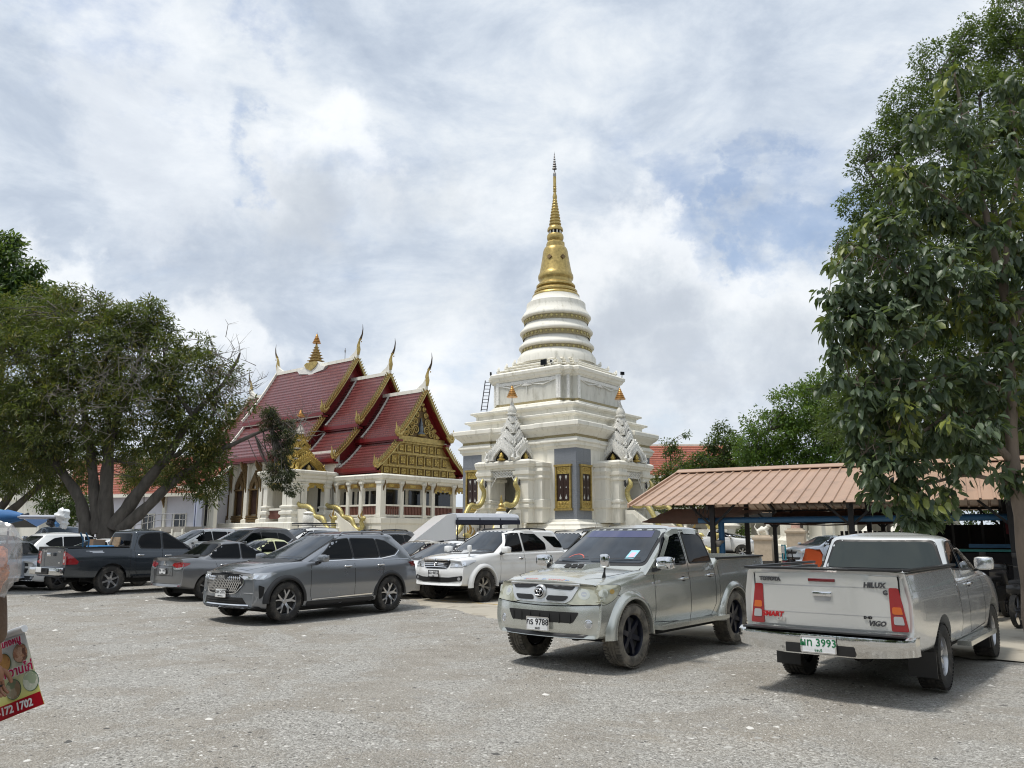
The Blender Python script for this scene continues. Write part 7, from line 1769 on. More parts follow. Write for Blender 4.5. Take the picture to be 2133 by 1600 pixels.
def leaves(name, parent, P, Nrm, length, width, m, seed=0, kind=None, big=False, droop=.5, up=.35):
 """P: leaf base points, Nrm: outward directions; each leaf is a folded blade of its own"""
 r=np.random.RandomState(seed);n=len(P)
 d=Nrm+r.randn(n, 3)*.75;d[:, 2]-=droop*(0.5+r.rand(n));d/=np.linalg.norm(d, axis=1)[:, None]+1e-9
 u=r.randn(n, 3)*.55+np.array([0, 0, up+.6]);s=np.cross(d, u);s/=np.linalg.norm(s, axis=1)[:, None]+1e-9
 w=np.cross(s, d)
 L=length*(.65+.6*r.rand(n));W=width*(.7+.5*r.rand(n))
 def pt(a, b, c):return P+d*(L*a)[:, None]+s*(W*b)[:, None]+w*(L*c)[:, None]
 if big:
  V=np.stack([pt(0, 0, 0), pt(.28, -.46, .06), pt(.28, .46, .06), pt(.36, 0, -.02), pt(.68, -.42, .03), pt(.68, .42, .03), pt(.72, 0, -.05), pt(1, 0, -.14)], 1)
  F=np.array([(0, 3, 1), (0, 2, 3), (1, 3, 4), (3, 6, 4), (3, 2, 5), (3, 5, 6), (4, 6, 7), (6, 5, 7)])
 else:
  V=np.stack([pt(0, 0, 0), pt(.45, -.5, .05), pt(.45, .5, .05), pt(1, 0, -.10)], 1)
  F=np.array([(0, 3, 1), (0, 2, 3)])
 k=V.shape[1];F=(F[None]+(np.arange(n)*k)[:, None, None]).reshape(-1, 3)
 return np_mesh(name, V.reshape(-1, 3), F, m, parent, kind)
def blobs_px(rows, d):
 """crown volumes read off the photograph: (px, py, radius px, depth shift) -> centre, radius in metres"""
 out=[]
 for q in rows:
  dd=d+(q[3]if len(q)>3 else 0);c=at(q[0], q[1], dd);out.append((np.array(c), q[2]/F_PX*dd*1.02))
 return out
def crown_points(blobs, dens, clump_r, per, seed, squash=1.0, depth=1.0, core=.25):
 """clumps spread through the crown's volume, denser near its surface; leaf bases round each clump"""
 r=np.random.RandomState(seed);CP=[];CD=[]
 for(c, R)in blobs:
  n=max(3, int(dens*R*R*4))
  v=r.randn(n, 3);v/=np.linalg.norm(v, axis=1)[:, None];rad=R*(core+(1-core)*r.rand(n)**.45)*(1+.10*r.randn(n))
  CP.append(c+v*rad[:, None]*np.array([1, depth, squash]));CD.append(v)
 CP=np.concatenate(CP);CD=np.concatenate(CD);n=len(CP)
 sz=clump_r*(.6+.8*r.rand(n));k=per
 v=r.randn(n, k, 3);v/=np.linalg.norm(v, axis=2)[..., None];v[..., 2]*=.75
 P=CP[:, None, :]+v*(sz[:, None]*r.rand(n, k)**.5)[..., None];D=v+CD[:, None, :]*.5
 return CP, P.reshape(-1, 3), D.reshape(-1, 3)
def limb_paths(t, rows, d, m, name='limb', jit=.12, seed=1, off=None):
 """rows: list of (points [(px, py[, depth shift])], r0, r1); returns sample points"""
 rr=random.Random(seed);S=[]
 o=off or Vector((0, 0, 0))
 for i, (pts, r0, r1)in enumerate(rows):
  P=[at(p[0], p[1], d+(p[2]if len(p)>2 else 0))-o for p in pts];Q=[]
  n=len(P)
  for a in range(n-1):
   p0, p1, p2, p3=P[max(a-1, 0)], P[a], P[a+1], P[min(a+2, n-1)]
   for k in range(5):
    s=k/5;q=.5*((2*p1)+(p2-p0)*s+(2*p0-5*p1+4*p2-p3)*s*s+(3*p1-p0-3*p2+p3)*s**3)
    Q.append(q+Vector((rr.uniform(-1, 1), rr.uniform(-1, 1), rr.uniform(-1, 1)))*jit*(r0+r1)*.5)
  Q.append(P[-1]);L=len(Q)
  g=G();g.tube(Q, [(r0+(r1-r0)*(k/(L-1))**.8)*(1+.08*sin(k*1.9))for k in range(L)], 10)
  g.build('trunk' if i==0 and name=='limb' else name, m, t, 70);S+=[q+o for q in Q[2:]]
 return S
def twigs(t, S, CP, m, off, frac=.5, r=.03, seed=2, name='twigs'):
 rr=random.Random(seed);A=np.array([tuple(s)for s in S]);g=G()
 for c in CP:
  if rr.random()>frac:continue
  k=int(np.argmin(((A-c)**2).sum(1)));a=Vector(A[k]);b=Vector(c);mid=a.lerp(b, .5)+Vector((rr.uniform(-.2, .2), rr.uniform(-.2, .2), rr.uniform(.0, .3)))
  L=(b-a).length;q=min(r, .012*L+.006)
  g.tube([a-off, mid-off, b-off], [q, q*.7, q*.3], 4, False)
 if g.v:return g.build(name, m, t, kind='stuff')
def make_tree(name, label, cat, base, d, limbs, blobs, lm, bark, dens, cr, per, ll, lw, seed, big=False, group=None, droop=.5, tw=.4, tr=.03, core=.25, depth=1.0, extra=None):
 o=Vector(base);t=thing(name, label, cat, o, 0, group)
 S=limb_paths(t, limbs, d, bark, seed=seed, off=o)
 B=blobs_px(blobs, d)
 CP, P, D=crown_points(B, dens, cr, per, seed, core=core, depth=depth)
 twigs(t, S, CP, bark, o, tw, tr, seed)
 leaves('crown', t, P-np.array(o), D, ll, lw, lm, seed, 'stuff', big, droop)
 if extra:extra(t, o, S)
 return t
def build_trees():
# the big tree on the left with many stems
 def ex(t, o, S):
  B=blobs_px([(590, 930, 32), (585, 985, 30), (560, 870, 24), (600, 890, 20), (610, 1020, 12)], 34)
  CP, P, D=crown_points(B, 26, .20, 60, 91);leaves('dull_crown', t, P-np.array(o), D, .15, .04, LM_DULL, 92, 'stuff', False, .9)
  twigs(t, S, CP, M_TWIG, o, .9, .02, 9, 'hanging_twigs')
  rr=random.Random(5);g=G()
  for(cx, cy, R, n)in((270, 790, 90, 90), (470, 740, 35, 16), (505, 800, 45, 24), (150, 850, 80, 50), (620, 880, 26, 20), (480, 830, 50, 24), (170, 640, 30, 10)):
   for k in range(n):
    a=at(cx+rr.gauss(0, R*.5), cy+rr.gauss(0, R*.5), 34-3*rr.random()-1)-o;dv=Vector((rr.gauss(0, 1), rr.gauss(0, .6), rr.gauss(.5, .8))).normalized()*rr.uniform(.35, .95)
    m_=a+dv*.5+Vector((rr.gauss(0, .08), 0, rr.gauss(0, .08)))
    g.tube([a, m_, a+dv], [.016, .011, .004], 4, False)
    for q in range(2):e=m_+Vector((rr.gauss(0, .3), rr.gauss(0, .2), rr.gauss(.1, .3)));g.tube([m_, e], [.008, .003], 3, False)
  g.build('dead_twigs', M_TWIG, t, kind='stuff')
 make_tree('mango_tree', 'big spreading tree with many grey stems behind the slate pickup', 'tree', (at(222, 1105, 34).x, 34, .05), 34, [([(222, 1150), (222, 1100), (222, 1000), (232, 900), (280, 780), (315, 680)], .46, .05), ([(178, 1140), (180, 1095), (160, 1030), (112, 960), (80, 895), (40, 810)], .36, .07), ([(205, 1110), (195, 1010), (182, 900), (160, 780), (140, 660)], .30, .05), ([(236, 1100), (285, 1030), (345, 955), (402, 865), (465, 800), (500, 735)], .34, .04), ([(248, 1105), (300, 1062), (360, 1003), (400, 975), (455, 940), (530, 905), (610, 875)], .30, .04), ([(345, 955), (380, 940), (440, 870), (455, 800)], .14, .03), ([(112, 960), (60, 930), (10, 900)], .14, .04), ([(232, 900), (210, 800), (230, 700), (205, 620)], .15, .03), ([(402, 865), (350, 790), (340, 700)], .12, .02), ([(182, 900), (110, 850), (60, 760)], .14, .03)], [(60, 770, 120), (170, 730, 95), (285, 745, 95), (385, 790, 80), (462, 850, 42), (150, 860, 130), (280, 860, 110), (385, 920, 72), (50, 900, 110), (200, 650, 48), (320, 690, 48), (135, 630, 34), (425, 985, 42), (380, 1000, 34), (430, 1025, 30), (460, 960, 26), (430, 900, 50), (300, 660, 40), (250, 690, 60), (420, 720, 26), (50, 985, 55, 3), (95, 650, 60, 2), (485, 780, 26), (440, 760, 26), (20, 680, 60), (330, 640, 14), (140, 980, 55, 5), (300, 960, 45, 4), (520, 840, 14)], LM_MANGO, M_BARK, 12.5, .32, 30, .23, .06, 11, tw=.25, core=.35, extra=ex)
 make_tree('leaning_tree', 'tree with leaning grey stems at the far left edge', 'tree', (at(-40, 1110, 38).x, 38, .1), 38, [([(-40, 1150), (-40, 1100), (0, 1060), (55, 985), (100, 930)], .34, .06), ([(-20, 1100), (40, 1050), (110, 985), (160, 930)], .26, .05), ([(-40, 1090), (-10, 1000), (20, 930), (30, 860)], .22, .05)], [(-60, 860, 120), (20, 920, 80), (-30, 1000, 60), (90, 920, 50)], LM_MANGO, M_BARK, 12, .36, 26, .22, .055, 12, tw=.2)
 make_tree('tall_glossy_tree', 'tall dark green tree rising behind the big tree at the left edge', 'tree', (at(-20, 1110, 43).x, 43, .1), 43, [([(-20, 1150), (-20, 1000), (0, 800), (10, 600), (20, 520)], .4, .04), ([(0, 800), (-40, 650), (-30, 560)], .15, .03), ([(5, 700), (50, 620), (60, 560)], .12, .02)], [(10, 560, 52), (50, 600, 40), (-20, 640, 90), (20, 505, 22), (90, 610, 20), (70, 555, 16), (60, 650, 60), (-60, 540, 60)], LM_FAR, M_BARK, 11, .45, 26, .32, .12, 13, big=True, droop=1.0, tw=.2)
 # near tree on the right, big hanging leaves
 make_tree('broadleaf_tree', 'near tree with large hanging blue-green leaves over the right pickup', 'tree', (at(2150, 1330, 13).x, 13, 0), 13, [([(2165, 1420), (2148, 1250), (2128, 1075), (2108, 950), (2105, 800), (2095, 650), (2062, 480), (2015, 300), (1988, 150)], .17, .02), ([(2108, 960), (2055, 905), (1990, 850), (1905, 790), (1820, 740)], .075, .015), ([(2098, 700), (2140, 600), (2160, 450)], .08, .03), ([(2096, 690), (1965, 620), (1875, 560), (1790, 510)], .05, .012), ([(2112, 1010), (2015, 990), (1930, 1010), (1850, 1030)], .045, .01), ([(2092, 640), (2100, 480), (2120, 350), (2110, 220)], .06, .015), ([(2104, 820), (2000, 780), (1880, 800), (1770, 790)], .045, .01), ([(2070, 500), (1980, 420), (1900, 370)], .04, .01), ([(1990, 850), (1920, 900), (1830, 930), (1790, 950)], .04, .008)], [(1850, 490, 70), (1790, 600, 62), (1765, 680, 55), (1840, 700, 90), (1950, 600, 110), (1980, 400, 90), (1962, 260, 62), (1985, 160, 34), (2080, 310, 85), (2090, 500, 110), (1900, 850, 110), (1800, 845, 62), (1820, 955, 52), (1890, 1000, 50), (1905, 1055, 32), (2000, 925, 80), (2070, 800, 110), (2120, 985, 40), (1738, 742, 22), (1722, 612, 14), (1770, 545, 40), (1880, 370, 46), (2120, 200, 50), (1850, 1020, 40), (1740, 790, 26), (2120, 660, 90), (1880, 620, 70), (1790, 930, 30), (1910, 1085, 16), (1965, 1030, 26), (1940, 1075, 18)], LM_NEAR, M_BARK2, 19, .17, 19, .205, .092, 14, big=True, droop=1.5, tw=.35, tr=.012, core=.15, depth=1.1)
 make_tree('rain_tree', 'tall dense dark tree towering behind the broadleaf tree', 'tree', (at(2150, 1120, 32).x, 32, .1), 32, [([(2150, 1180), (2140, 1000), (2120, 800), (2080, 500), (2040, 200)], .5, .06), ([(2120, 800), (1980, 600), (1860, 430), (1800, 340)], .22, .04), ([(2080, 500), (1990, 300), (1960, 150)], .18, .03), ([(2130, 900), (1980, 850), (1840, 800)], .2, .04), ([(2100, 650), (2160, 400), (2150, 150)], .2, .04)], [(1835, 300, 42), (1795, 345, 26), (1900, 220, 55), (1960, 130, 55), (2045, 85, 55), (2115, 40, 70), (1785, 425, 34), (1850, 420, 66), (1950, 350, 105), (2060, 250, 110), (1765, 500, 22), (1810, 520, 60), (2100, 450, 120), (2140, 150, 100), (1950, 600, 150), (2100, 720, 150), (1860, 780, 120), (1780, 880, 70), (1980, 900, 120), (2100, 950, 100), (1860, 250, 30)], LM_RAIN, M_BARK, 15, .36, 40, .16, .07, 15, tw=.2, core=.55)
 # garden trees beyond the shed
 for i, (nm, lab, bx, d, bl, lm, dens, sd)in enumerate((('bushy_tree', 'bright green bushy tree behind the middle of the shed', 1665, 48, [(1600, 900, 50), (1660, 855, 58), (1725, 825, 55), (1565, 935, 38), (1700, 920, 70), (1640, 960, 52), (1770, 900, 60), (1590, 980, 40), (1740, 980, 60), (1670, 1010, 60)], LM_BRIGHT, 11, 21), ('dark_round_tree', 'dark rounded tree between the far orange roof and the bright green tree', 1500, 55, [(1510, 925, 34), (1480, 955, 34), (1540, 955, 36), (1430, 985, 30), (1460, 1000, 40), (1520, 1000, 45), (1500, 895, 14)], LM_RAIN, 11, 22), ('sparse_tree', 'thin sparse tree against the sky right of the stupa', 1400, 60, [(1395, 925, 14), (1408, 940, 12), (1385, 940, 10), (1428, 903, 5), (1410, 958, 10)], LM_RAIN, 10, 23), ('low_shrub_tree', 'low green tree right beside the stupa wall', 1395, 56, [(1385, 1000, 26), (1410, 1005, 24), (1400, 982, 20), (1440, 985, 22), (1478, 965, 16), (1390, 1040, 30), (1440, 1030, 34), (1480, 1040, 30)], LM_MANGO, 12, 24), ('back_garden_tree', 'dark tree low behind the right end of the shed', 1850, 50, [(1820, 960, 60), (1900, 960, 70), (1990, 960, 70), (2080, 960, 70), (1850, 1030, 50), (1950, 1040, 50), (2060, 1040, 60), (2130, 1000, 70)], LM_RAIN, 9, 25))):
  make_tree(nm, lab, 'tree', (at(bx, 1100, d).x, d, ground_z(d)), d, [([(bx, 1140), (bx, 1040), (bl[0][0], bl[0][1])], .16, .03), ([(bx, 1050), (bl[2][0], bl[2][1])], .08, .02)], bl, lm, M_BARK, dens, .42, 26, .24, .10, sd, tw=.3 if i!=2 else.9, core=.35)
 for i, (bx, d, bl, lm, lab)in enumerate(((120, 50, [(100, 1030, 34), (150, 1045, 34), (125, 1075, 30), (170, 1075, 26)], LM_RAIN, 'dark bush under the left stems of the big tree'), (300, 60, [(300, 985, 34), (350, 990, 26), (270, 1000, 26)], LM_MANGO, 'shrubby tree hidden behind the right stems of the big tree'), (1545, 52, [(1545, 1104, 11), (1536, 1112, 9)], LM_BRIGHT, 'small green garden bush beside the far white pickup'))):
  make_tree('garden_bush', lab, 'bush', (at(bx, 1100, d).x, d, ground_z(d)), d, [([(bx, 1150), (bx, 1100), (bl[0][0], bl[0][1])], .08, .02)], bl, lm, M_BARK, 14, .35, 26, .2, .08, 40+i, tw=.3)
  # trees round the car park behind the photographer, which the glass and paint reflect
 rr=random.Random(8)
 for i, (x, y, h, w, lab)in enumerate(((-7, -12, 7.5, 4.2, 'shade tree behind the viewpoint on the left'), (5.5, -15, 8.5, 5, 'shade tree behind the viewpoint on the right'), (17, 2, 8, 5, 'shade tree beside the car park out of frame to the right'), (20, 14, 8, 5, 'shade tree at the end of the shed'), (-20, 0, 8, 5, 'shade tree beside the car park out of frame to the left'))):
  t=thing('shade_tree', lab, 'tree', (x, y, 0));g=G();g.tube([(0, 0, -.1), (.1, .1, h*.3), (-.1, .2, h*.6)], [.3, .22, .1], 8);g.build('trunk', M_BARK, t, 60)
  B=[(np.array((rr.uniform(-w, w)*.6, rr.uniform(-w, w)*.6, h*(.45+.4*rr.random()))), w*rr.uniform(.35, .55))for k in range(9)]
  CP, P, D=crown_points(B, 2.2, .5, 22, 60+i, core=.3);leaves('crown', t, P, D, .42, .2, LM_RAIN, 70+i, 'stuff')
  # unseen belt of trees added to darken the reflections in paint and glass
 rs=np.random.RandomState(77);B=[]
 for k in range(64):
  an=radians(-62-236*k/63);R_=27+4*rs.rand();B.append((np.array((R_*sin(-an)*-1.0, R_*cos(an)+6, 2.4+2.2*rs.rand())), 2.4+1.2*rs.rand()))
 CP, P, D=crown_points(B, .9, .6, 16, 78, core=.35);o=leaves('added_treeline', None, P, D, .6, .34, LM_RAIN, 79, 'stuff');o['label']='unseen belt of trees added behind the viewpoint to darken reflections'
 # ------------------------------------------------------------------ shed on the right
def build_shed():
 O=Vector((2.9, 19.8, 0));a=radians(-30);L=15.0
 t=thing('parking_shed', 'long open shed with a brown ribbed metal roof on dark posts', 'shed', O, a)
 ze, zr, D=2.34, 3.42, 4.0
 m=mat('brown_roof_sheet', (.42, .275, .19), .5, .05, var=.10, vscale=1.5, dirt=(.27, .18, .13), dscale=2, dlo=.5, dhi=.8, coat=.1, rnd_obj=.10)
 mu=mat('roof_sheet_underside', (.055, .045, .042), .8)
 w=.255;n=int(L/w)
 def sheet(i, back):
  x0=i*w;g=G();y0, y1, z0, z1=(-.0, D, ze, zr)if not back else(2*D, D, ze, zr)
  P=[(0, 0), (.30, 0), (.36, .032), (.50, .032), (.56, 0), (1.0, 0)]
  vs=[]
  for(u, h_)in P:vs+=[(x0+u*w, y0, z0+h_), (x0+u*w, y1, z1+h_), ]
  fs=[(2*k, 2*k+2, 2*k+3, 2*k+1)for k in range(len(P)-1)]
  if back:fs=[q[::-1]for q in fs]
  g.add(vs, fs)
  g.add([(x, y, z-.012)for(x, y, z)in vs], [q[::-1]for q in fs])
  for k in range(len(P)-1):g.add([vs[2*k], vs[2*k+2], (vs[2*k+2][0], vs[2*k+2][1], vs[2*k+2][2]-.012), (vs[2*k][0], vs[2*k][1], vs[2*k][2]-.012)], [(0, 3, 2, 1)])
  g.build('roof_sheet', m, t)
 for i in range(n):sheet(i, False);sheet(i, True)
 g=G();g.prism([(D-.28, zr-.03), (D, zr+.07), (D+.28, zr-.03), (D+.28, zr-.01), (D, zr+.09), (D-.28, zr-.01)], 'x', -.03, n*w+.03);g.build('ridge_cap', m, t)
 g=G();g.prism([(-.02, ze-.05), (-.02, ze+.05), (D, zr+.06), (D, zr-.04)], 'x', -.05, 0);g.build('end_flashing', m, t)
 md=mat('dark_steel', (.022, .022, .025), .6, .2)
 for x in(1.9, 5.0, 8.0, 11.0, 14.0):
  for y in(.55, 3.9, 7.4):
   zt=ze+(zr-ze)*min(y, 2*D-y)/D-.12
   g=G();g.box((x, y, zt/2), (.11, .11, zt));g.build('post', md, t)
   for s in(-1, 1):g=G();g.bar((x, y, zt-.55), (x+s*.55, y, zt-.02), .05);g.build('brace', md, t)
  g=G();g.bar((x, .1, ze-.08), (x, D, zr-.10), .06, .10);g.bar((x, D, zr-.1), (x, 2*D-.1, ze-.08), .06, .10);g.build('rafter', md, t)
 for y in(.35, 1.6, 2.9, 5.1, 6.4, 7.7):zz=ze+(zr-ze)*min(y, 2*D-y)/D-.045;g=G();g.box((L/2, y, zz), (L-.1, .05, .06));g.build('purlin', md, t)
 mb=mat('blue_pipe_paint', (.02, .10, .22), .4)
 g=G();g.tube([(2.05, .75, .0), (2.05, .75, 1.95)], .075, 12);g.build('blue_pipe_post', mb, t, 60)
 g=G();g.tube([(1.5, .75, 1.98), (L, .75, 2.02)], .07, 10);g.build('blue_pipe_beam', mb, t, 60)
 g=G();g.lathe([(.04, 1.35), (.16, 1.46), (.17, 1.5), (.05, 1.52)], 12, (1.95, .70, 0));g.build('grey_bracket', M_RAIL, t, 50)
 for k in range(4):g=G();g.tube([(1.5+.1*k, .5, 2.28), (1.52+.1*k, .5, 2.08-.03*k), (1.60+.1*k, .5, 2.20)], .012, 5);g.build('hanging_cord', md, t, 60)
 # slung brown tarpaulins below the left end
 mt=mat('brown_tarpaulin', (.085, .045, .035), .7, var=.2, vscale=3, bump=.3, bscale=5)
 def tarp(lab, pts, dz=.0):
  if dz:Mi=(Matrix.Translation(O)@Matrix.Rotation(a, 4, 'Z')).inverted();pts=[Mi@at(*p)for p in pts]
  o=thing('tarpaulin', lab, 'tarpaulin', O, a);g=G();nU, nV=12, 8;P=[Vector(p)for p in pts];vs=[]
  for i in range(nU+1):
   for j in range(nV+1):
    u, v=i/nU, j/nV;p=P[0]*(1-u)*(1-v)+P[1]*u*(1-v)+P[2]*u*v+P[3]*(1-u)*v
    p.z-=.14*sin(pi*u)*sin(pi*v)+.015*sin(u*19+v*6);vs.append(p)
  fs=[(i*(nV+1)+j, (i+1)*(nV+1)+j, (i+1)*(nV+1)+j+1, i*(nV+1)+j+1)for i in range(nU)for j in range(nV)]
  g.add(vs, fs);g.add([Vector(v)-Vector((0, 0, .006))for v in vs], [q[::-1]for q in fs]);g.build('sheet', mt, o, 60)
  g=G();g.tube([P[0], P[0].lerp(P[1], .5)-Vector((0, 0, .05)), P[1]], .02, 5);g.build('hem_rope', mt, o)
  return o
 tarp('dark brown tarpaulin slung low under the left end of the shed roof', [(1338, 1088, 20.6), (1402, 1060, 20.4), (1560, 1056, 19.2), (1470, 1092, 20.4)], 1)
 tarp('brown tarpaulin hanging behind the blue pipe post', [(2.0, 5.5, 1.95), (5.5, 5.5, 1.95), (5.5, 7.5, 2.35), (2.0, 7.5, 2.35)])
 tarp('brown tarpaulin hanging from the left gable of the shed', [(1440, 1092, 23), (1450, 1062, 22), (1600, 1064, 22), (1500, 1088, 24)], 1)
 g=G();ob=thing('floodlight', 'small black spotlight on a stay at the left edge of the tarpaulins', 'floodlight', O+Vector((-.35, .5, 1.78)), a);g.tube([(-.10, 0, .05), (.06, 0, 0)], [.05, .035], 10);g.build('lamp_housing', M_TRIM, ob, 50);g=G();g.tube([(.06, 0, 0), (1.9, 1.2, .02)], .012, 5);g.build('stay', M_TRIM, ob)
 M=Matrix.Translation(O)@Matrix.Rotation(a, 4, 'Z')
 def W(x, y, z=0):return M@Vector((x, y, z))
 # banner with white script under the right eave
 b=thing('canopy_banner', 'dark red fabric canopy valance with white script under the shed', 'banner', W(7.9, 1.0, 0), a)
 mr=mat('dark_red_fabric', (.085, .010, .014), .7, var=.2, vscale=2);mk=mat('black_fabric', (.008, .008, .012), .8)
 g=G();vs=[]
 for i in range(25):
  x=i*.16;s_=.03*sin(i*.9)
  vs+=[(x, s_, 2.05), (x, s_-.25, 1.70), (x, s_-.27, 1.62 if i%2 else 1.66)]
 g.add(vs, [(3*i+k, 3*i+3+k, 3*i+4+k, 3*i+1+k)for i in range(24)for k in(0, 1)]);g.build('fabric', mr, b, 60)
 g=G();g.box((2.0, .05, 2.16), (4.0, .02, .3));g.build('black_top', mk, b)
 lettering('โต๊ะจีน', .22, M_PLATE, b, frame_mat((1.2, -.20, 1.84), (1, 0, 0), (0, .55, .83)), .002)
 for(ox, fl)in((2.2, 1), (3.3, -1)):
  g=G();g.tube([(ox+.3*sin(q*.8)*fl*(q/8)-.0, -.21+.012*q*.5, 1.74+.24*abs(sin(q*.55)))for q in range(9)], .012, 5);g.tube([(ox-.3, -.26, 1.71), (ox, -.22, 1.78), (ox+.3, -.24, 1.74)], .01, 5);g.build('white_flourish', M_PLATE, b, 60)
  # dark counter, shelves and folded tables in the shade
 st=thing('market_stall', 'dark stall with turquoise counter top in the shade of the shed', 'stall', W(7.4, 2.3, 0), a)
 g=G();g.box((1.9, 0, 1.30), (4.6, .9, .05));g.build('counter_top', mat('turquoise_sheet', (.03, .22, .22), .5), st);g=G();g.box((1.9, 0, .65), (4.4, .8, 1.2));g.build('counter_body', mk, st)
 g=G();g.box((.6, -.4, 1.40), (1.6, .1, .08));g.build('blue_edge', mb, st)
 for k in range(9):g=G();g.box((-.5+k*.6, .5, 1.75), (.05, .05, 1.0));g.build('stall_post', md, st)
 bk=thing('dark_partition', 'black sheet partition at the back of the shed', 'partition', W(6.0, 6.2, 0), a);g=G();g.box((4.3, 0, .95), (8.6, .06, 1.9));g.build('sheet', mk, bk);
 for k in range(8):g=G();g.box((k*1.2, -.04, .95), (.05, .04, 1.9));g.build('batten', md, bk)
 fn=thing('picket_fence', 'black slatted fence behind the roof of the right pickup', 'fence', W(4.4, 3.4, 0), a)
 for k in range(14):g=G();g.box((k*.11, 0, 1.42), (.07, .02, .62));g.build('slat', md, fn)
 g=G();g.box((.7, .03, 1.60), (1.6, .03, .05));g.box((.7, .03, 1.25), (1.6, .03, .05));g.build('rail', md, fn);g=G();g.box((0, .05, .8), (.08, .08, 1.6));g.build('post', md, fn);g=G();g.box((1.45, .05, .8), (.08, .08, 1.6));g.build('post', md, fn)
 gt=thing('bar_fence', 'tall fence of thin grey bars at the right edge under the shed', 'fence', W(9.4, .4, 0), a)
 for k in range(16):g=G();g.box((k*.11, .02*sin(k), 1.25), (.022, .022, 1.05));g.build('bar', M_RAIL, gt)
 g=G();g.box((.85, 0, 1.72), (1.8, .04, .04));g.box((.85, 0, .8), (1.8, .04, .04));g.build('rail', M_RAIL, gt)
 # trestle tables standing in the shade
 mtb=mat('grey_table_frame', (.28, .27, .26), .5, .4, var=.2)
 def table(lab, x, y, h, Lx, rz=0):
  o=thing('trestle_table', lab, 'table', W(x, y), a+rz, 'bare trestle tables under the shed')
  g=G();g.box((0, 0, h), (Lx, .6, .035));g.build('table_top', mk, o);g=G();g.box((0, -.3, h-.03), (Lx, .03, .05));g.build('edge_rail', mtb, o)
  for sx in(-1, 1):
   for sy in(-1, 1):g=G();g.bar((sx*(Lx/2-.08), sy*.24, 0), (sx*(Lx/2-.16), sy*.2, h), .045);g.build('leg', mtb, o)
   g=G();g.bar((sx*(Lx/2-.1), -.24, h*.75), (sx*(Lx/2-.35), -.24, h-.03), .035);g.build('brace', mtb, o)
 table('upper bare trestle table right of the mirror of the right pickup', 9.0, -1.2, 1.02, 1.7);table('lower bare trestle table with splayed legs at the right edge', 9.2, -2.4, .74, 1.5, .15);table('bare trestle table further back in the shade', 10.6, .4, .8, 1.6, -.1)
 # motorcycles
 def bike(lab, x, y, rz, col, group='motorcycles parked under the shed', top=None):
  o=thing('motorcycle', lab, 'motorcycle', W(x, y), a+rz, group);mc=mat('bike_'+col[0], col[1], .3, coat=.5)
  for sx in(-.62, .62):
   g=G();g.lathe([(.27, -.03), (.30, -.045), (.31, 0), (.30, .045), (.27, .03)], 22, (sx, 0, .31), 'y', caps=False);w=g.build('wheel', M_TYRE, o, 50)
   g=G();g.lathe([(.05, -.05), (.06, .05)], 10, (sx, 0, .31), 'y');[g.bar((sx, 0, .31), (sx+.27*cos(k*1.257), 0, .31+.27*sin(k*1.257)), .02)for k in range(5)];g.build('spokes', M_RIMG, w)
  g=G();g.tube([(.62, -.06, .31), (.45, -.06, .95)], .03, 6);g.tube([(.62, .06, .31), (.45, .06, .95)], .03, 6);g.build('fork', M_TRIM, o)
  put_=rbox((-.25, 0, .78), (.75, .24, .12), .05);put_.build('seat', M_TRIM, o, 50);rbox((-.05, 0, .50), (.55, .26, .30), .08).build('engine', M_CHASSIS, o, 50)
  rbox((-.55, 0, .68), (.42, .26, .18), .07).build('tail_panel', mc, o, 50);rbox((.40, 0, .68), (.16, .34, .55), .07, Matrix.Rotation(-.35, 3, 'Y')).build('front_shield', mc, o, 50);rbox((.47, 0, .98), (.20, .30, .18), .07).build('headlamp_cowl', mc, o, 50)
  g=G();g.tube([(.42, -.34, 1.03), (.46, -.12, 1.04), (.46, .12, 1.04), (.42, .34, 1.03)], .018, 6);g.build('handlebar', M_TRIM, o, 50)
  for s in(-1, 1):g=G();g.tube([(.45, s*.22, 1.04), (.46, s*.27, 1.22)], .008, 5);g.build('mirror_stalk', M_TRIM, o);rbox((.46, s*.29, 1.25), (.02, .13, .08), .03).build('mirror', M_TRIM, o, 50)
  rbox((.62, 0, .60), (.34, .12, .04), .02).build('mudguard', mc, o, 50)
  if top:top(o)
 def vest(o):
  g=rbox((-.10, .0, 1.12), (.38, .34, .42), .12);g.v=[(x+.05*sin(z*9+y*5), y+.03*sin(x*14), z+.03*sin(x*11+y*9))for x, y, z in g.v];g.build('orange_bag', mat('orange_bag', (.80, .13, .03), .6), o, 60)
  g=G();[g.bar(p, q, .03)for p, q in zip([(.5, -.25, 1.08), (.5, .22, 1.08), (.5, .22, 1.40), (.5, -.25, 1.40)], [(.5, .22, 1.08), (.5, .22, 1.40), (.5, -.25, 1.40), (.5, -.25, 1.08)])];g.build('cyan_frame', mat('cyan_plastic', (.03, .32, .42), .4), o);g=G();g.box((.52, -.015, 1.30), (.01, .42, .16));g.build('white_panel', M_PLATE, o)
 bike('motorcycle with an orange bag and a cyan frame beside the cab of the right pickup', 3.95, .9, radians(200), ('red', (.22, .015, .02)), top=vest)
 bike('dark motorcycle parked just behind the one with the orange bag', 3.9, 1.9, radians(190), ('black', (.012, .012, .014)))
 bike('dark motorcycle parked under the banner', 7.6, .2, radians(75), ('charcoal', (.02, .02, .022)))
 bike('dark blue motorcycle next to the bar fence', 8.7, .5, radians(80), ('dark_blue', (.015, .02, .06)))
 bike('black motorcycle nearest the mirror of the right pickup', 8.1, -.8, radians(70), ('graphite', (.015, .014, .014)))
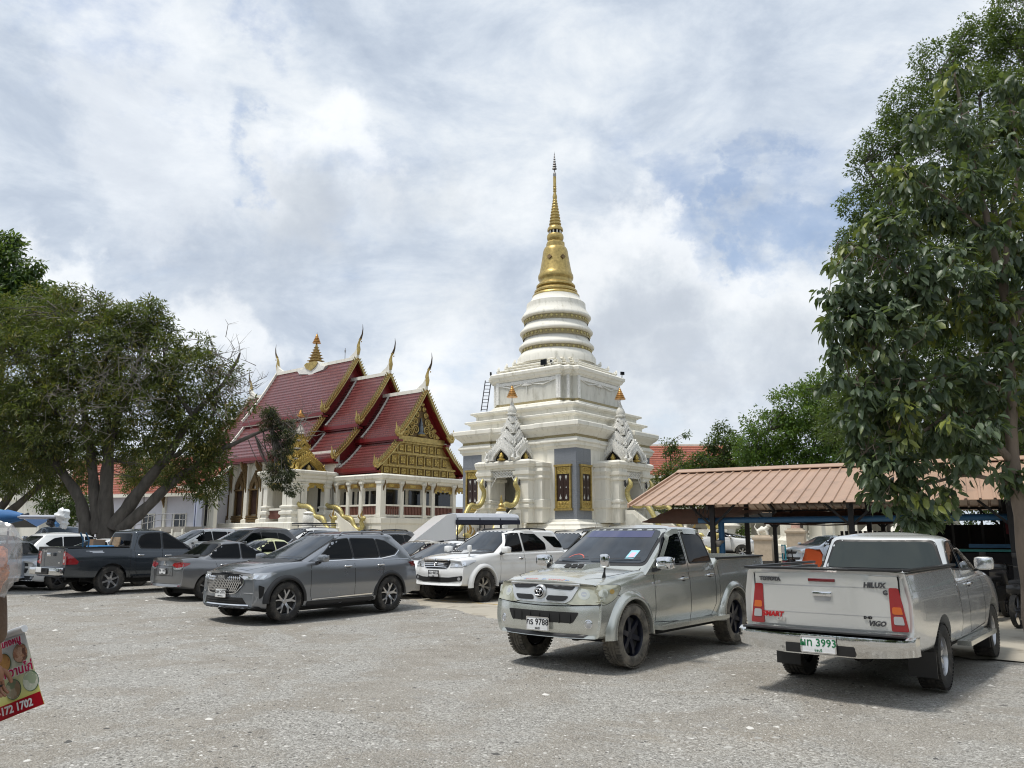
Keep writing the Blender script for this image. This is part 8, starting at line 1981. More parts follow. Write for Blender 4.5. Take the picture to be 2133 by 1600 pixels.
def build_right_background():
# white temple columns, pedestals and a low dark wall seen through the shed
 def col(px, d, w, h, lab):
  p=at(px, 1100, d);t=thing('white_column', lab, 'column', (p.x, d, ground_z(d)), RZ, 'white columns seen through the shed')
  g=G();q=[(-w, -w), (w, -w), (w, w), (-w, w)];g.stack(q, [(0, .35), (.5, .35), (.6, .22), (.9, .22), (1.1, .05), (1.2, 0), (h-.5, 0), (h-.4, .08), (h-.2, .2), (h, .22)]);g.build('shaft', M_STUCCO, t)
 for i, (px, d, w, h)in enumerate(((1660, 58, .55, 4.6), (1702, 58, .45, 4.6), (1722, 60, .6, 4.6), (1748, 60, .45, 4.4), (1640, 62, .4, 4.2))):col(px, d, w, h, ['second white column from the pink statue', 'white column above the pale blue sedan', 'broad white column above the pale blue sedan', 'white column nearest the right pickup roof', 'white column behind the standing pink statue'][i])
 bk=thing('dark_shelter', 'low dark-roofed shelter far behind the white columns', 'shelter', (at(1640, 1100, 70).x, 70, 0), RZ);g=G();g.box((0, 0, 3.4), (26, 3, 1.0));g.build('roof', M_CHASSIS, bk);g=G();g.box((0, 2, 1.6), (26, .3, 3.2));g.build('back_wall', M_STUCCO2, bk)
 for k in range(9):g=G();g.box((-12+3*k, -1.2, 1.5), (.3, .3, 3.0));g.build('post', M_STUCCO, bk)
 w=thing('garden_wall', 'long low white wall with pointed posts in the background', 'wall', (at(1560, 1100, 64).x, 64, 0), radians(-6));g=G();g.box((4, 0, .8), (26, .25, 1.6));g.build('wall', M_STUCCO, w)
 for k in range(14):g=G();g.stack([(-9+2*k-.2, -.2), (-9+2*k+.2, -.2), (-9+2*k+.2, .2), (-9+2*k-.2, .2)], [(0, .05), (1.7, .05), (1.75, .15), (1.9, .15), (2.3, -.17)]);g.build('wall_post', M_STUCCO, w)
 def ped(px, d, h, w, lab, kind):
  p=at(px, 1140, d);t=thing('pedestal', lab, 'pedestal', (p.x, d, ground_z(d)), RZ+.2);mp=mat('beige_stone', (.46, .38, .29), .8, var=.12, vscale=5, bump=.2)
  g=G();q=[(-w, -w), (w, -w), (w, w), (-w, w)];g.stack(q, [(0, .12), (.16, .12), (.2, 0), (h-.28, 0), (h-.22, .07), (h-.12, .07), (h-.08, -.04), (h, -.06)]);g.build('block', mp, t)
  s=thing('statue', {'lion':'small white crouching animal statue on the left beige pedestal', 'figure':'standing pinkish robed statue on the right beige pedestal'}[kind], 'statue', (p.x, d, ground_z(d)+h), RZ+.2)
  if kind=='lion':
   g=G();g.tube([(-.28, 0, .16), (-.1, 0, .24), (.1, 0, .26), (.24, 0, .40)], [.10, .14, .13, .10], 9);g.lathe([(.02, .36), (.12, .42), (.13, .50), (.04, .58)], 10, (.27, 0, 0));g.tube([(-.3, 0, .2), (-.42, 0, .4), (-.34, 0, .56)], [.04, .03, .01], 6)
   for x in(-.25, .15):
    for y in(-.1, .1):g.tube([(x, y, .2), (x+.05, y, .0)], [.06, .05], 6)
   g.build('animal', M_STUCCO, s, 60)
  else:
   ms=mat('pink_stone', (.50, .33, .27), .7, var=.15);g=G();g.lathe([(.26, 0), (.24, .1), (.20, .7), (.23, 1.1), (.27, 1.32), (.20, 1.5), (.07, 1.56), (.07, 1.62), (.11, 1.7), (.10, 1.84), (.02, 1.92)], 14);g.build('robed_body', ms, s, 60)
   for sg in(-1, 1):g=G();g.tube([(sg*.24, 0, 1.38), (sg*.30, -.05, 1.05), (sg*.16, -.22, .92)], [.075, .065, .045], 7);g.build('arm', ms, s, 60)
 ped(1592, 40, 1.45, .42, 'left beige stone pedestal carrying a small white animal statue', 'lion');ped(1660, 44, 1.75, .46, 'right beige stone pedestal carrying the standing statue', 'figure')
 k=thing('stone_kerb', 'low dark rubble kerb beyond the shed', 'kerb', (at(1600, 1160, 38).x, 38, ground_z(38)), radians(-4));mk=mat('dark_rubble', (.06, .055, .05), .9, bump=1.5, bscale=8, var=.4, vscale=9)
 g=G();g.box((0, 0, .1), (14, .35, .36));g.build('kerb', mk, k)
 # golden naga head and a white pillar lamp at the foot of the right-hand steps
 c=thing('ornamental_pillar', 'white ornamental pillar with bell capital right of the golden bird', 'pillar', (at(1523, 1100, 52).x, 52, .2), RZ);g=G();g.lathe([(.5, 0), (.5, .5), (.36, .6), (.30, 1.6), (.55, 1.85), (.60, 2.0), (.42, 2.2), (.46, 2.6), (.56, 2.8), (.40, 3.0), (.30, 3.6), (.42, 3.8)], 14);g.build('pillar', M_STUCCO, c, 30)
 b=thing('golden_bird_statue', 'golden crouching statue on a white block seen over the bed of the silver pickup', 'statue', (at(1492, 1100, 50).x, 50, 0), RZ);g=G();g.box((0, 0, 1.0), (1.9, 1.2, 1.9));g.build('block', M_STUCCO, b);g=G();g.tube([(-.5, 0, 2.1), (0, 0, 2.3), (.35, 0, 2.7), (.1, 0, 3.05), (-.2, 0, 2.95)], [.25, .42, .36, .26, .06], 10);g.build('body', M_GOLDL, b, 60);g=G();g.tube([(-.4, 0, 2.15), (-.8, 0, 2.5), (-.7, 0, 2.8)], [.18, .12, .02], 7);g.build('tail', M_GOLDL, b, 60)
 # ------------------------------------------------------------------ small items round the temple
def build_temple_items():
 for i, (px, d, z0, lab)in enumerate(((1044, 40.5, 1.25, 'white shrine post with a gilded crown left of the stupa corner'), (641, 46.5, 1.2, 'white shrine post in front of the pavilion stair wall'))):
  p=at(px, 1100, d);t=thing('shrine_post', lab, 'shrine', (p.x, d, 0), RZ)
  g=G();g.stack([(-.42, -.42), (.42, -.42), (.42, .42), (-.42, .42)], [(0, .1), (.4, .1), (.45, 0), (1.5, -.05), (1.6, .05), (1.75, .05), (1.85, -.1)]);g.build('base', M_STUCCO, t)
  g=G();g.lathe([(.34, 1.85), (.36, 2.1), (.28, 2.25), (.33, 2.4), (.30, 2.7), (.20, 2.8)], 12);g.build('shrine_body', M_CARVED, t, 40)
  g=G();g.lathe([(.24, 2.8), (.26, 2.9), (.14, 3.0), (.16, 3.1), (.07, 3.2), (.09, 3.26), (.02, 3.6)]if i==0 else[(.28, 2.8), (.30, 2.86), (.10, 2.95)], 12);g.build('crown', M_GOLD if i==0 else M_CARVED, t, 40)
 t=thing('rooftop_mast', 'thin lightning mast behind the main ridge of the hall', 'mast', HALL+EX*-9.9+EY*.6, RZ);g=G();g.tube([(0, 0, 12), (0, 0, 16.95)], .03, 5);g.box((0, 0, 16.7), (.09, .09, .2));g.build('mast', M_RAIL, t)
 # ------------------------------------------------------------------ left edge: vendor, cart, banner
M_SKIN=mat('brown_skin', (.30, .145, .085), .5, var=.1, vscale=30, bump=.1, bscale=200)
M_SHIRT=mat('brown_shirt', (.115, .072, .045), .85, bump=2.0, bscale=7, var=.35, vscale=6)
M_PANTS=mat('dark_trousers', (.03, .03, .035), .85, bump=.3)
def skin_mesh(name, verts, edges, radii, m, parent, root=0, sub=2):
 me=bpy.data.meshes.new(name);me.from_pydata(verts, edges, []);me.update();o=bpy.data.objects.new(name, me);COL.objects.link(o)
 md=o.modifiers.new('s', 'SKIN');md.use_smooth_shade=True
 for i, r in enumerate(radii):me.skin_vertices[0].data[i].radius=(r, r)if not hasattr(r, '__len__')else r;me.skin_vertices[0].data[i].use_root=(i==root)
 sb=o.modifiers.new('u', 'SUBSURF');sb.levels=sub;sb.render_levels=sub
 dg=bpy.context.evaluated_depsgraph_get();r=bpy.data.meshes.new_from_object(o.evaluated_get(dg));bpy.data.objects.remove(o)
 return link_mesh(r, name, m, parent, 180)
def build_vendor():
# origin at the feet; the figure faces along +x (towards the cart) with the near arm hanging
 P=Vector((-2.60, 3.74, 0));t=thing('person', 'person in brown shirt cut off by the left edge with one arm hanging', 'person', P, radians(82))
 V=[(0, 0, .98), (.02, 0, 1.18), (.03, 0, 1.38), (.03, 0, 1.50), (.05, 0, 1.60), (.07, 0, 1.70), (.06, 0, 1.76), (.03, -.19, 1.43), (.02, -.235, 1.21), (.12, -.21, 1.06), (.03, .19, 1.43), (.02, .23, 1.16), (.12, .20, .93), (.0, -.10, .92), (.02, -.11, .50), (-.02, -.11, .09), (.0, .10, .92), (.03, .11, .50), (.0, .11, .09), (.10, -.11, .04), (.12, .11, .04)]
 E=[(0, 1), (1, 2), (2, 3), (3, 4), (4, 5), (5, 6), (2, 7), (7, 8), (8, 9), (2, 10), (10, 11), (11, 12), (0, 13), (13, 14), (14, 15), (15, 19), (0, 16), (16, 17), (17, 18), (18, 20)]
 R=[(.13, .17), (.12, .15), (.12, .17), (.055, .055), (.075, .07), (.095, .08), (.08, .07), .055, .042, .028, .055, .042, .028, .085, .058, .04, .085, .058, .04, .035, .035]
 skin_mesh('body', V, E, R, M_SKIN, t)
 SV=[(0, 0, .86), (.01, 0, 1.05), (.02, 0, 1.2), (.03, 0, 1.38), (.03, 0, 1.47), (.03, -.20, 1.42), (.02, -.245, 1.22), (.05, -.238, 1.15), (.03, .20, 1.42), (.02, .245, 1.17), (.06, .235, 1.03)]
 SE=[(0, 1), (1, 2), (2, 3), (3, 4), (3, 5), (5, 6), (6, 7), (3, 8), (8, 9), (9, 10)]
 skin_mesh('shirt', SV, SE, [(.17, .20), (.155, .19), (.145, .185), (.14, .19), (.075, .09), .078, .066, .062, .078, .066, .062], M_SHIRT, t)
 skin_mesh('trousers', [(0, 0, .95), (.0, -.10, .86), (.02, -.11, .5), (-.02, -.11, .14), (.0, .10, .86), (.03, .11, .5), (.0, .11, .14)], [(0, 1), (1, 2), (2, 3), (0, 4), (4, 5), (5, 6)], [(.15, .17), .11, .085, .075, .11, .085, .075], M_PANTS, t)
 for s in(-1, 1):rbox((.06, s*.11, .035), (.27, .10, .07), .03).build('shoe', M_TRIM, t, 60)
 # hair, face
 g=G();g.lathe([(.02, 1.80), (.08, 1.79), (.102, 1.74), (.104, 1.69), (.09, 1.66)], 16, (.045, 0, 0));g.build('hair', mat('black_hair', (.01, .009, .008), .6), t, 60)
 g=G();g.tube([(.155, 0, 1.70), (.18, 0, 1.665), (.16, 0, 1.655)], [.010, .017, .008], 8);g.build('nose', M_SKIN, t, 60)
 for s in(-1, 1):
  g=G();g.lathe([(.001, -.012), (.011, -.006), (.013, .002), (.001, .012)], 10, (.142, s*.034, 1.70), 'x');g.build('eye', M_PLATE, t, 60);g=G();g.lathe([(.001, -.004), (.018, 0), (.022, .008), (.008, .012)], 10, (.06, s*.098, 1.69), 'y');g.build('ear', M_SKIN, t, 60)
 g=G();g.tube([(.148, -.024, 1.627), (.157, 0, 1.626), (.148, .024, 1.627)], .006, 6);g.build('mouth', mat('lips', (.25, .09, .07), .5), t, 60)
 # hands: palm and five bent fingers
 for(w, s, d0)in(((.12, -.21, 1.06), -1, Vector((.18, .02, -1))), ((.12, .20, .93), 1, Vector((.18, -.02, -1)))):
  w=Vector(w);d=d0.normalized();f=Vector((1, 0, .18)).normalized();f=(f-d*f.dot(d)).normalized();n=d.cross(f)*s
  vs=[w, w+d*.045, w+d*.085];es=[(0, 1), (1, 2)];rr_=[.025, (.034, .020), (.036, .018)]
  skin_mesh('palm', vs, es, rr_, M_SKIN, t)
  for k, (o, L)in enumerate(((.030, .072), (.010, .080), (-.010, .075), (-.029, .058))):
   a=w+d*.078+f*o;b=a+d*L*.42-n*.004;c=b+d*L*.30-n*L*.18;e=c+d*L*.16-n*L*.26
   skin_mesh('finger', [a, b, c, e], [(0, 1), (1, 2), (2, 3)], [.0095, .009, .008, .0068], M_SKIN, t)
  a=w+d*.03+f*.022;b=a+d*.022+f*.024-n*.01;c=b+d*.030+f*.008-n*.012;e=c+d*.022-n*.008
  skin_mesh('thumb', [a, b, c, e], [(0, 1), (1, 2), (2, 3)], [.013, .012, .010, .008], M_SKIN, t)
def picture_quad(name, m, t, c, r, u, w, h, kind='rect', n=30):
 r, u=Vector(r).normalized(), Vector(u).normalized();c=Vector(c);g=G()
 if kind=='rect':g.add([c-r*w/2-u*h/2, c+r*w/2-u*h/2, c+r*w/2+u*h/2, c-r*w/2+u*h/2], [(0, 1, 2, 3)])
 else:g.add([c+r*cos(2*pi*k/n)*w/2+u*sin(2*pi*k/n)*h/2 for k in range(n)], [tuple(range(n))])
 return g.build(name, m, t)
def food_mat(name, cols, sc):
 m=bpy.data.materials.new(name);m.use_nodes=True;g=N(m.node_tree);b=m.node_tree.nodes['Principled BSDF'];tc=g.n('ShaderNodeTexCoord')
 v=g.n('ShaderNodeTexVoronoi');v.inputs['Scale'].default_value=sc;g.put(v.inputs['Vector'], g.vec('ADD', tc.outputs['Object'], g.vec('SCALE', g.noise(tc.outputs['Object'], sc*.6, 4, .6, 0, 1), .06)))
 s=g.n('ShaderNodeSeparateColor');g.put(s.inputs[0], v.outputs['Color'])
 c=g.ramp(s.outputs[0], [(i/(len(cols)-1), q)for i, q in enumerate(cols)]);g.put(b.inputs['Base Color'], g.mix(g.mapr(g.noise(tc.outputs['Object'], sc*3, 5, .7), .35, .7, 0, .5), c, cols[0]));b.inputs['Roughness'].default_value=.35;return m
def build_vendor_cart():
 d=3.95
 TR, BR=at(47, 1313, d), at(96, 1466, d-.02);TL, BL=at(-60, 1352, d+.12), at(-110, 1545, d+.10)
 c=(TR+BR+TL+BL)/4
 t=thing('vendor_cart', 'street food vendor cart mostly beyond the left edge', 'cart', (-3.55, 4.15, 0), radians(10))
 g=G();g.box((0, .15, .62), (1.35, .8, .06));g.build('cart_deck', M_RAIL, t)
 rbox((.0, .15, .86), (1.1, .66, .42), .03).build('glass_case', M_PLATE, t, 50)
 for sx in(-.6, .6):
  g=G();g.lathe([(.20, -.025), (.25, -.03), (.26, 0), (.25, .03), (.20, .025)], 24, (sx, -.28, .26), 'y', caps=False);w=g.build('wheel', M_TYRE, t, 50);g=G();[g.bar((sx, -.28, .26), (sx+.21*cos(k*.785), -.28, .26+.21*sin(k*.785)), .012)for k in range(8)];g.build('spokes', M_RAIL, w)
 rbox((.80, -.02, .55), (.10, .10, .09), .02).build('black_clamp', M_TRIM, t, 50);g=G();g.tube([(.6, 0, .6), (.86, 0, .5), (.86, 0, .42)], .016, 6);g.build('clamp_bracket', M_TRIM, t)
 # banner hanging at a tilt
 b=thing('food_banner', 'printed yellow and white food banner with Thai lettering and a red phone number strip', 'banner', c)
 r=(TR-TL).normalized();u=(TL-BL);u=(u-r*u.dot(r)).normalized();nrm=r.cross(u);nrm=nrm if nrm.y<0 else-nrm
 # grid of the cloth
 def Q(s, v, off=0.0):return(TL*(1-s)*(1-v)+TR*s*(1-v)+BR*s*v+BL*(1-s)*v)-c+nrm*(off+.008*sin(s*5+v*3))
 m=bpy.data.materials.new('printed_vinyl');m.use_nodes=True;g_=N(m.node_tree);bb=m.node_tree.nodes['Principled BSDF'];tc=g_.n('ShaderNodeTexCoord');sp=g_.n('ShaderNodeSeparateXYZ');g_.put(sp.inputs[0], tc.outputs['Object'])
 f=g_.math('ADD', g_.math('MULTIPLY', sp.outputs[2], -2.2), g_.math('MULTIPLY', sp.outputs[0], .9));g_.put(bb.inputs['Base Color'], g_.ramp(g_.math('ADD', f, .42), [(.15, (.74, .78, .80)), (.45, (.74, .78, .52)), (.8, (.76, .74, .13))]));bb.inputs['Roughness'].default_value=.3
 n=10;g=G();g.add([Q(i/n, j/n)for i in range(n+1)for j in range(n+1)], [(i*(n+1)+j, i*(n+1)+j+1, (i+1)*(n+1)+j+1, (i+1)*(n+1)+j)for i in range(n)for j in range(n)]);g.build('vinyl_sheet', m, b, 60)
 def patch(nm, mt, s0, s1, v0, v1, off):g=G();k=6;g.add([Q(s0+(s1-s0)*i/k, v0+(v1-v0)*j, off)for i in range(k+1)for j in(0, 1)], [(2*i, 2*i+1, 2*i+3, 2*i+2)for i in range(k)]);g.build(nm, mt, b, 60)
 patch('red_strip', mat('red_print', (.42, .008, .02), .35), 0, 1, .83, 1.0, .003)
 g=G();g.tube([Q(0, -.02, .0), Q(1.02, -.02, .0)], .018, 8);g.build('top_roll', M_PLATE, b, 60)
 rt=(Q(1, .5)-Q(0, .5)).normalized();uu=(Q(.5, 0)-Q(.5, 1));uu=(uu-rt*uu.dot(rt)).normalized()
 if rt.cross(uu).dot(nrm)<0:pass
 mp=mat('magenta_print', (.50, .015, .10), .4);mw=mat('white_print', (.80, .80, .80), .4)
 def txt(s_, size, mt, s, v, off, bold=.0, sp=1.0):return lettering(s_, size, mt, b, frame_mat(Q(s, v, off+.006), rt, uu), .0006, bold=bold, spacing=sp)
 txt('096-172 1702', .050, mw, .655, .915, .006, .0016)
 for(tx, sz, s, v)in(('เขียวหวานไก่', .058, .68, .475), ('แกงหมู', .044, .76, .10)):
  txt(tx, sz, mw, s, v, .004, .0045);txt(tx, sz, mp, s, v, .0065, .0012)
 for(nm, s, v, R, cols, sc)in(('food_photo', .86, .27, .085, [(.30, .12, .08), (.55, .33, .22), (.65, .45, .33), (.12, .06, .05)], 38), ('food_photo', .93, .66, .088, [(.30, .42, .26), (.62, .66, .52), (.70, .70, .62), (.20, .30, .15)], 26), ('food_photo', .70, .68, .088, [(.18, .22, .14), (.55, .56, .44), (.25, .10, .05), (.38, .45, .30)], 34), ('food_photo', .60, .32, .085, [(.35, .18, .06), (.55, .32, .12), (.25, .10, .05)], 34)):
  p=Q(s, v, .004);picture_quad('green_ring', mat('green_print', (.05, .16, .10), .4), b, p, rt, uu, R*1.06, R*1.06, 'disc');picture_quad(nm, food_mat('food_print_%d'%int(s*100), cols, sc), b, p+nrm*.0012, rt, uu, R, R, 'disc')
  # folded blue parasol lying across the cart roof, its pole end wrapped in a white bag
 m1=mat('blue_parasol_cloth', (.03, .13, .33), .7, bump=.4, bscale=9, var=.15);m2=mat('light_blue_cloth', (.13, .33, .47), .7, bump=.3, bscale=9)
 u_=thing('folded_parasol', 'folded blue parasol lying level with its white pole end at the top of the cart', 'parasol', at(0, 1077, 4.0));a, e=at(-260, 1078, 4.2), at(47, 1077, 4.0);o=at(0, 1077, 4.0)
 g=G();P=[a.lerp(e, k/10)-o for k in range(11)];g.tube(P, [.034+.004*sin(k*2.2)for k in range(10)]+[.018], 10);g.build('cloth', m1, u_, 60)
 g=G();P=[at(-260+31*k, 1063+.9*k*.4, 4.05)-o for k in range(10)];g.tube(P, [.022]*9+[.008], 9, squash=(.7, 1.2));g.build('light_cloth', m2, u_, 60)
 g=G();g.tube([e-o-Vector((.05, 0, 0)), at(126, 1077.5, 3.95)-o], .0105, 10);g.build('pole', mat('pale_pole', (.42, .44, .50), .35, .4), u_, 60)
 g=G();g.tube([at(48, 1077, 4.0)-o, at(60, 1070, 4.0)-o], [.014, .006], 6);g.build('rib_tip', M_TRIM, u_)
 rr=random.Random(4)
 def crumple(name, label, cat, c, r, m, seed, sq=(1, 1, 1), nn=3):
  t_=thing(name, label, cat, c);bm=bmesh.new();bmesh.ops.create_icosphere(bm, subdivisions=nn, radius=1)
  rs=random.Random(seed);ph=[rs.uniform(0, 6)for _ in range(8)]
  for v in bm.verts:
   p=v.co;q=1+.16*sin(p.x*5+ph[0])*sin(p.y*6+ph[1])+.13*sin(p.z*8+ph[2]+2*p.x)+.08*sin(p.x*14+ph[3])*sin(p.z*13+ph[4])+.05*rs.uniform(-1, 1)
   v.co=Vector((p.x*sq[0], p.y*sq[1], p.z*sq[2]))*r*q
  g=G();bm.verts.index_update();g.add([v.co for v in bm.verts], [tuple(v.index for v in f.verts)for f in bm.faces]);bm.free();g.build('bag', m, t_, 40);return t_
 crumple('white_plastic_bag', 'crumpled white plastic bag tied round the end of the parasol pole', 'bag', at(130, 1074, 3.95), .036, mat('white_bag', (.70, .72, .74), .35, trans=.0), 3, (.9, .8, 1.0))
 crumple('white_plastic_bag', 'lower part of white plastic bag hanging beneath the parasol pole end', 'bag', at(134, 1090, 3.95), .026, mat('white_bag', (.70, .72, .74), .35), 8, (.7, .7, 1.1))
 crumple('dark_bag', 'small dark bundle hanging under the parasol pole beside the white bag', 'bag', at(109, 1089, 3.97), .026, mat('black_bag', (.012, .014, .02), .3), 5, (1.1, .8, .8))
 crumple('blue_bag', 'small light blue bag between the dark bundle and the white bag', 'bag', at(120, 1090, 3.96), .016, mat('light_blue_bag', (.12, .30, .62), .35), 6, (.8, .7, 1.0))
 # clear bag of orange food hanging in front of the vendor
 mo=mat('orange_food', (.55, .17, .05), .4, var=.6, vscale=45, bump=.8, bscale=60);ft=crumple('food_bag', 'clear plastic bag filled with orange food hanging at the left edge', 'bag', at(-24, 1192, 3.6), .10, mo, 9, (.8, .7, 1.05))
 mg=bpy.data.materials.new('clear_film');mg.use_nodes=True;nt=mg.node_tree;g=N(nt);out=nt.nodes['Material Output'];tr=g.n('ShaderNodeBsdfTransparent');gl=g.n('ShaderNodeBsdfGlossy');gl.inputs['Roughness'].default_value=.12;df=g.n('ShaderNodeBsdfDiffuse');df.inputs[0].default_value=(.7, .72, .72, 1)
 m0=g.n('ShaderNodeMixShader');m0.inputs[0].default_value=.5;nt.links.new(gl.outputs[0], m0.inputs[1]);nt.links.new(df.outputs[0], m0.inputs[2]);m1_=g.n('ShaderNodeMixShader');m1_.inputs[0].default_value=.32;nt.links.new(tr.outputs[0], m1_.inputs[1]);nt.links.new(m0.outputs[0], m1_.inputs[2]);nt.links.new(m1_.outputs[0], out.inputs[0])
 bm=bmesh.new();bmesh.ops.create_icosphere(bm, subdivisions=3, radius=1);rs=random.Random(2)
 for v in bm.verts:p=v.co;q=1+.12*sin(p.x*6+1)*sin(p.z*7)+.08*sin(p.y*12+p.z*9)+.04*rs.uniform(-1, 1);v.co=Vector((p.x*.115, p.y*.10, p.z*(.18 if p.z>0 else.16)))*q
 g=G();bm.verts.index_update();g.add([v.co+Vector((.012, 0, .035))for v in bm.verts], [tuple(v.index for v in f.verts)for f in bm.faces]);bm.free();g.build('clear_film', mg, ft, 50)
 # far blue awning of another stall
 aw=thing('blue_awning', 'light blue awning sheet beyond the parasol at the far left', 'awning', (at(60, 1090, 24).x, 24, 0));o=Vector((at(60, 1090, 24).x, 24, 0))
 g=G();P=[at(-60, 1076, 25)-o, at(104, 1082, 25)-o, at(74, 1098, 24)-o, at(50, 1080, 23.4)-o, at(-60, 1070, 23.4)-o];g.add([p for p in P]+[p-Vector((0, 0, .01))for p in P], [(0, 1, 2, 3, 4), (9, 8, 7, 6, 5)]);g.build('sheet', mat('pale_blue_awning', (.16, .27, .50), .7), aw)
 g=G();P=[at(-60, 1080, 23)-o, at(50, 1082, 23.2)-o, at(78, 1098, 23.6)-o, at(-60, 1099, 23.6)-o];g.add(P+[p-Vector((0, 0, .01))for p in P], [(0, 1, 2, 3), (7, 6, 5, 4)]);g.build('grey_sheet', mat('grey_awning', (.12, .12, .12), .8), aw)
 for x in(-1.6, -.4):g=G();g.tube([(x, -.3, 0), (x, -.3, 1.9)], .03, 6);g.build('awning_post', M_IRON, aw)
def build_bed_load(a, fx, fy):
 """hand trolley, crate and boards standing in the bed of the slate pickup"""
 M=Matrix.Translation((fx, fy, 0))@Matrix.Rotation(a, 4, 'Z')
 def W(x, y, z):return M@Vector((x, y, z))
 mb=mat('blue_steel', (.05, .15, .26), .45, .2)
 t=thing('hand_trolley', 'blue steel hand trolley standing in the bed of the slate pickup', 'trolley', W(-3.35, .25, .74), a)
 for s in(-1, 1):g=G();g.tube([(0, s*.18, 0), (.0, s*.18, .75), (-.10, s*.17, .95)], .022, 7);g.build('rail', mb, t, 60)
 for z in(.25, .5, .72):g=G();g.tube([(0, -.18, z), (0, .18, z)], .016, 6);g.build('crossbar', mb, t)
 g=G();g.box((-.1, 0, .02), (.22, .4, .02));g.build('toe_plate', mb, t)
 c=thing('blue_crate', 'blue plastic crate behind the trolley in the slate pickup bed', 'crate', W(-3.0, .1, .74), a);rbox((0, 0, .30), (.5, .7, .58), .03).build('crate_body', mat('blue_plastic', (.05, .25, .55), .4), c, 50)
 b=thing('wooden_board', 'worn plywood board leaning against the cab of the slate pickup', 'board', W(-2.72, -.15, .74), a);g=G();g.box((0, 0, .43), (.03, .55, .80), M=Matrix.Rotation(.10, 3, 'Y'));g.build('plywood', mat('worn_plywood', (.32, .22, .13), .8, var=.3, vscale=6, dirt=(.07, .05, .03), dscale=4, dlo=.45, dhi=.6), b)
 b=thing('cardboard_box', 'brown cardboard box in the bed of the slate pickup', 'box', W(-2.95, .45, .74), a);rbox((0, 0, .38), (.35, .35, .75), .01).build('carton', mat('carton_brown', (.28, .17, .10), .8), b)
 # ------------------------------------------------------------------ cars further back
def simple_panels(front=True, rear=False, lampz=(.62, .74), hwf=.62):
 a, b=lampz;P=[]
 if front:
  P+=[('headlight', M_LAMP, 'd', [(-.30, a), (.08, a+.02), (.24, b), (-.24, b)], .010, .02), ('grille', M_TRIM, 'f', [(-.36, a-.02), (.36, a-.02), (.42, b-.03), (-.42, b-.03)], .008, .03), ('lower_intake', M_TRIM, 'f', [(-.52, a-.30), (.52, a-.30), (.58, a-.18), (-.58, a-.18)], .008, .03)]
 if rear:P+=[('tail_light', M_RED, 'q', [(-.25, a), (.10, a), (.18, b+.06), (-.20, b+.04)], .012, .02)]
 return P
SEDAN_P=simple_panels(True, True, (.60, .72));SUV_P=simple_panels(True, True, (.78, .92));PICK_P=simple_panels(True, True, (.86, 1.0))
def place(S, name, label, cat, px, d, yaw, dz=0.0, group=None):
 p=at(px, 1113, d);S['dz']=ground_z(d)+dz;return vehicle(S, name, label, cat, p.x, d, radians(yaw), group)
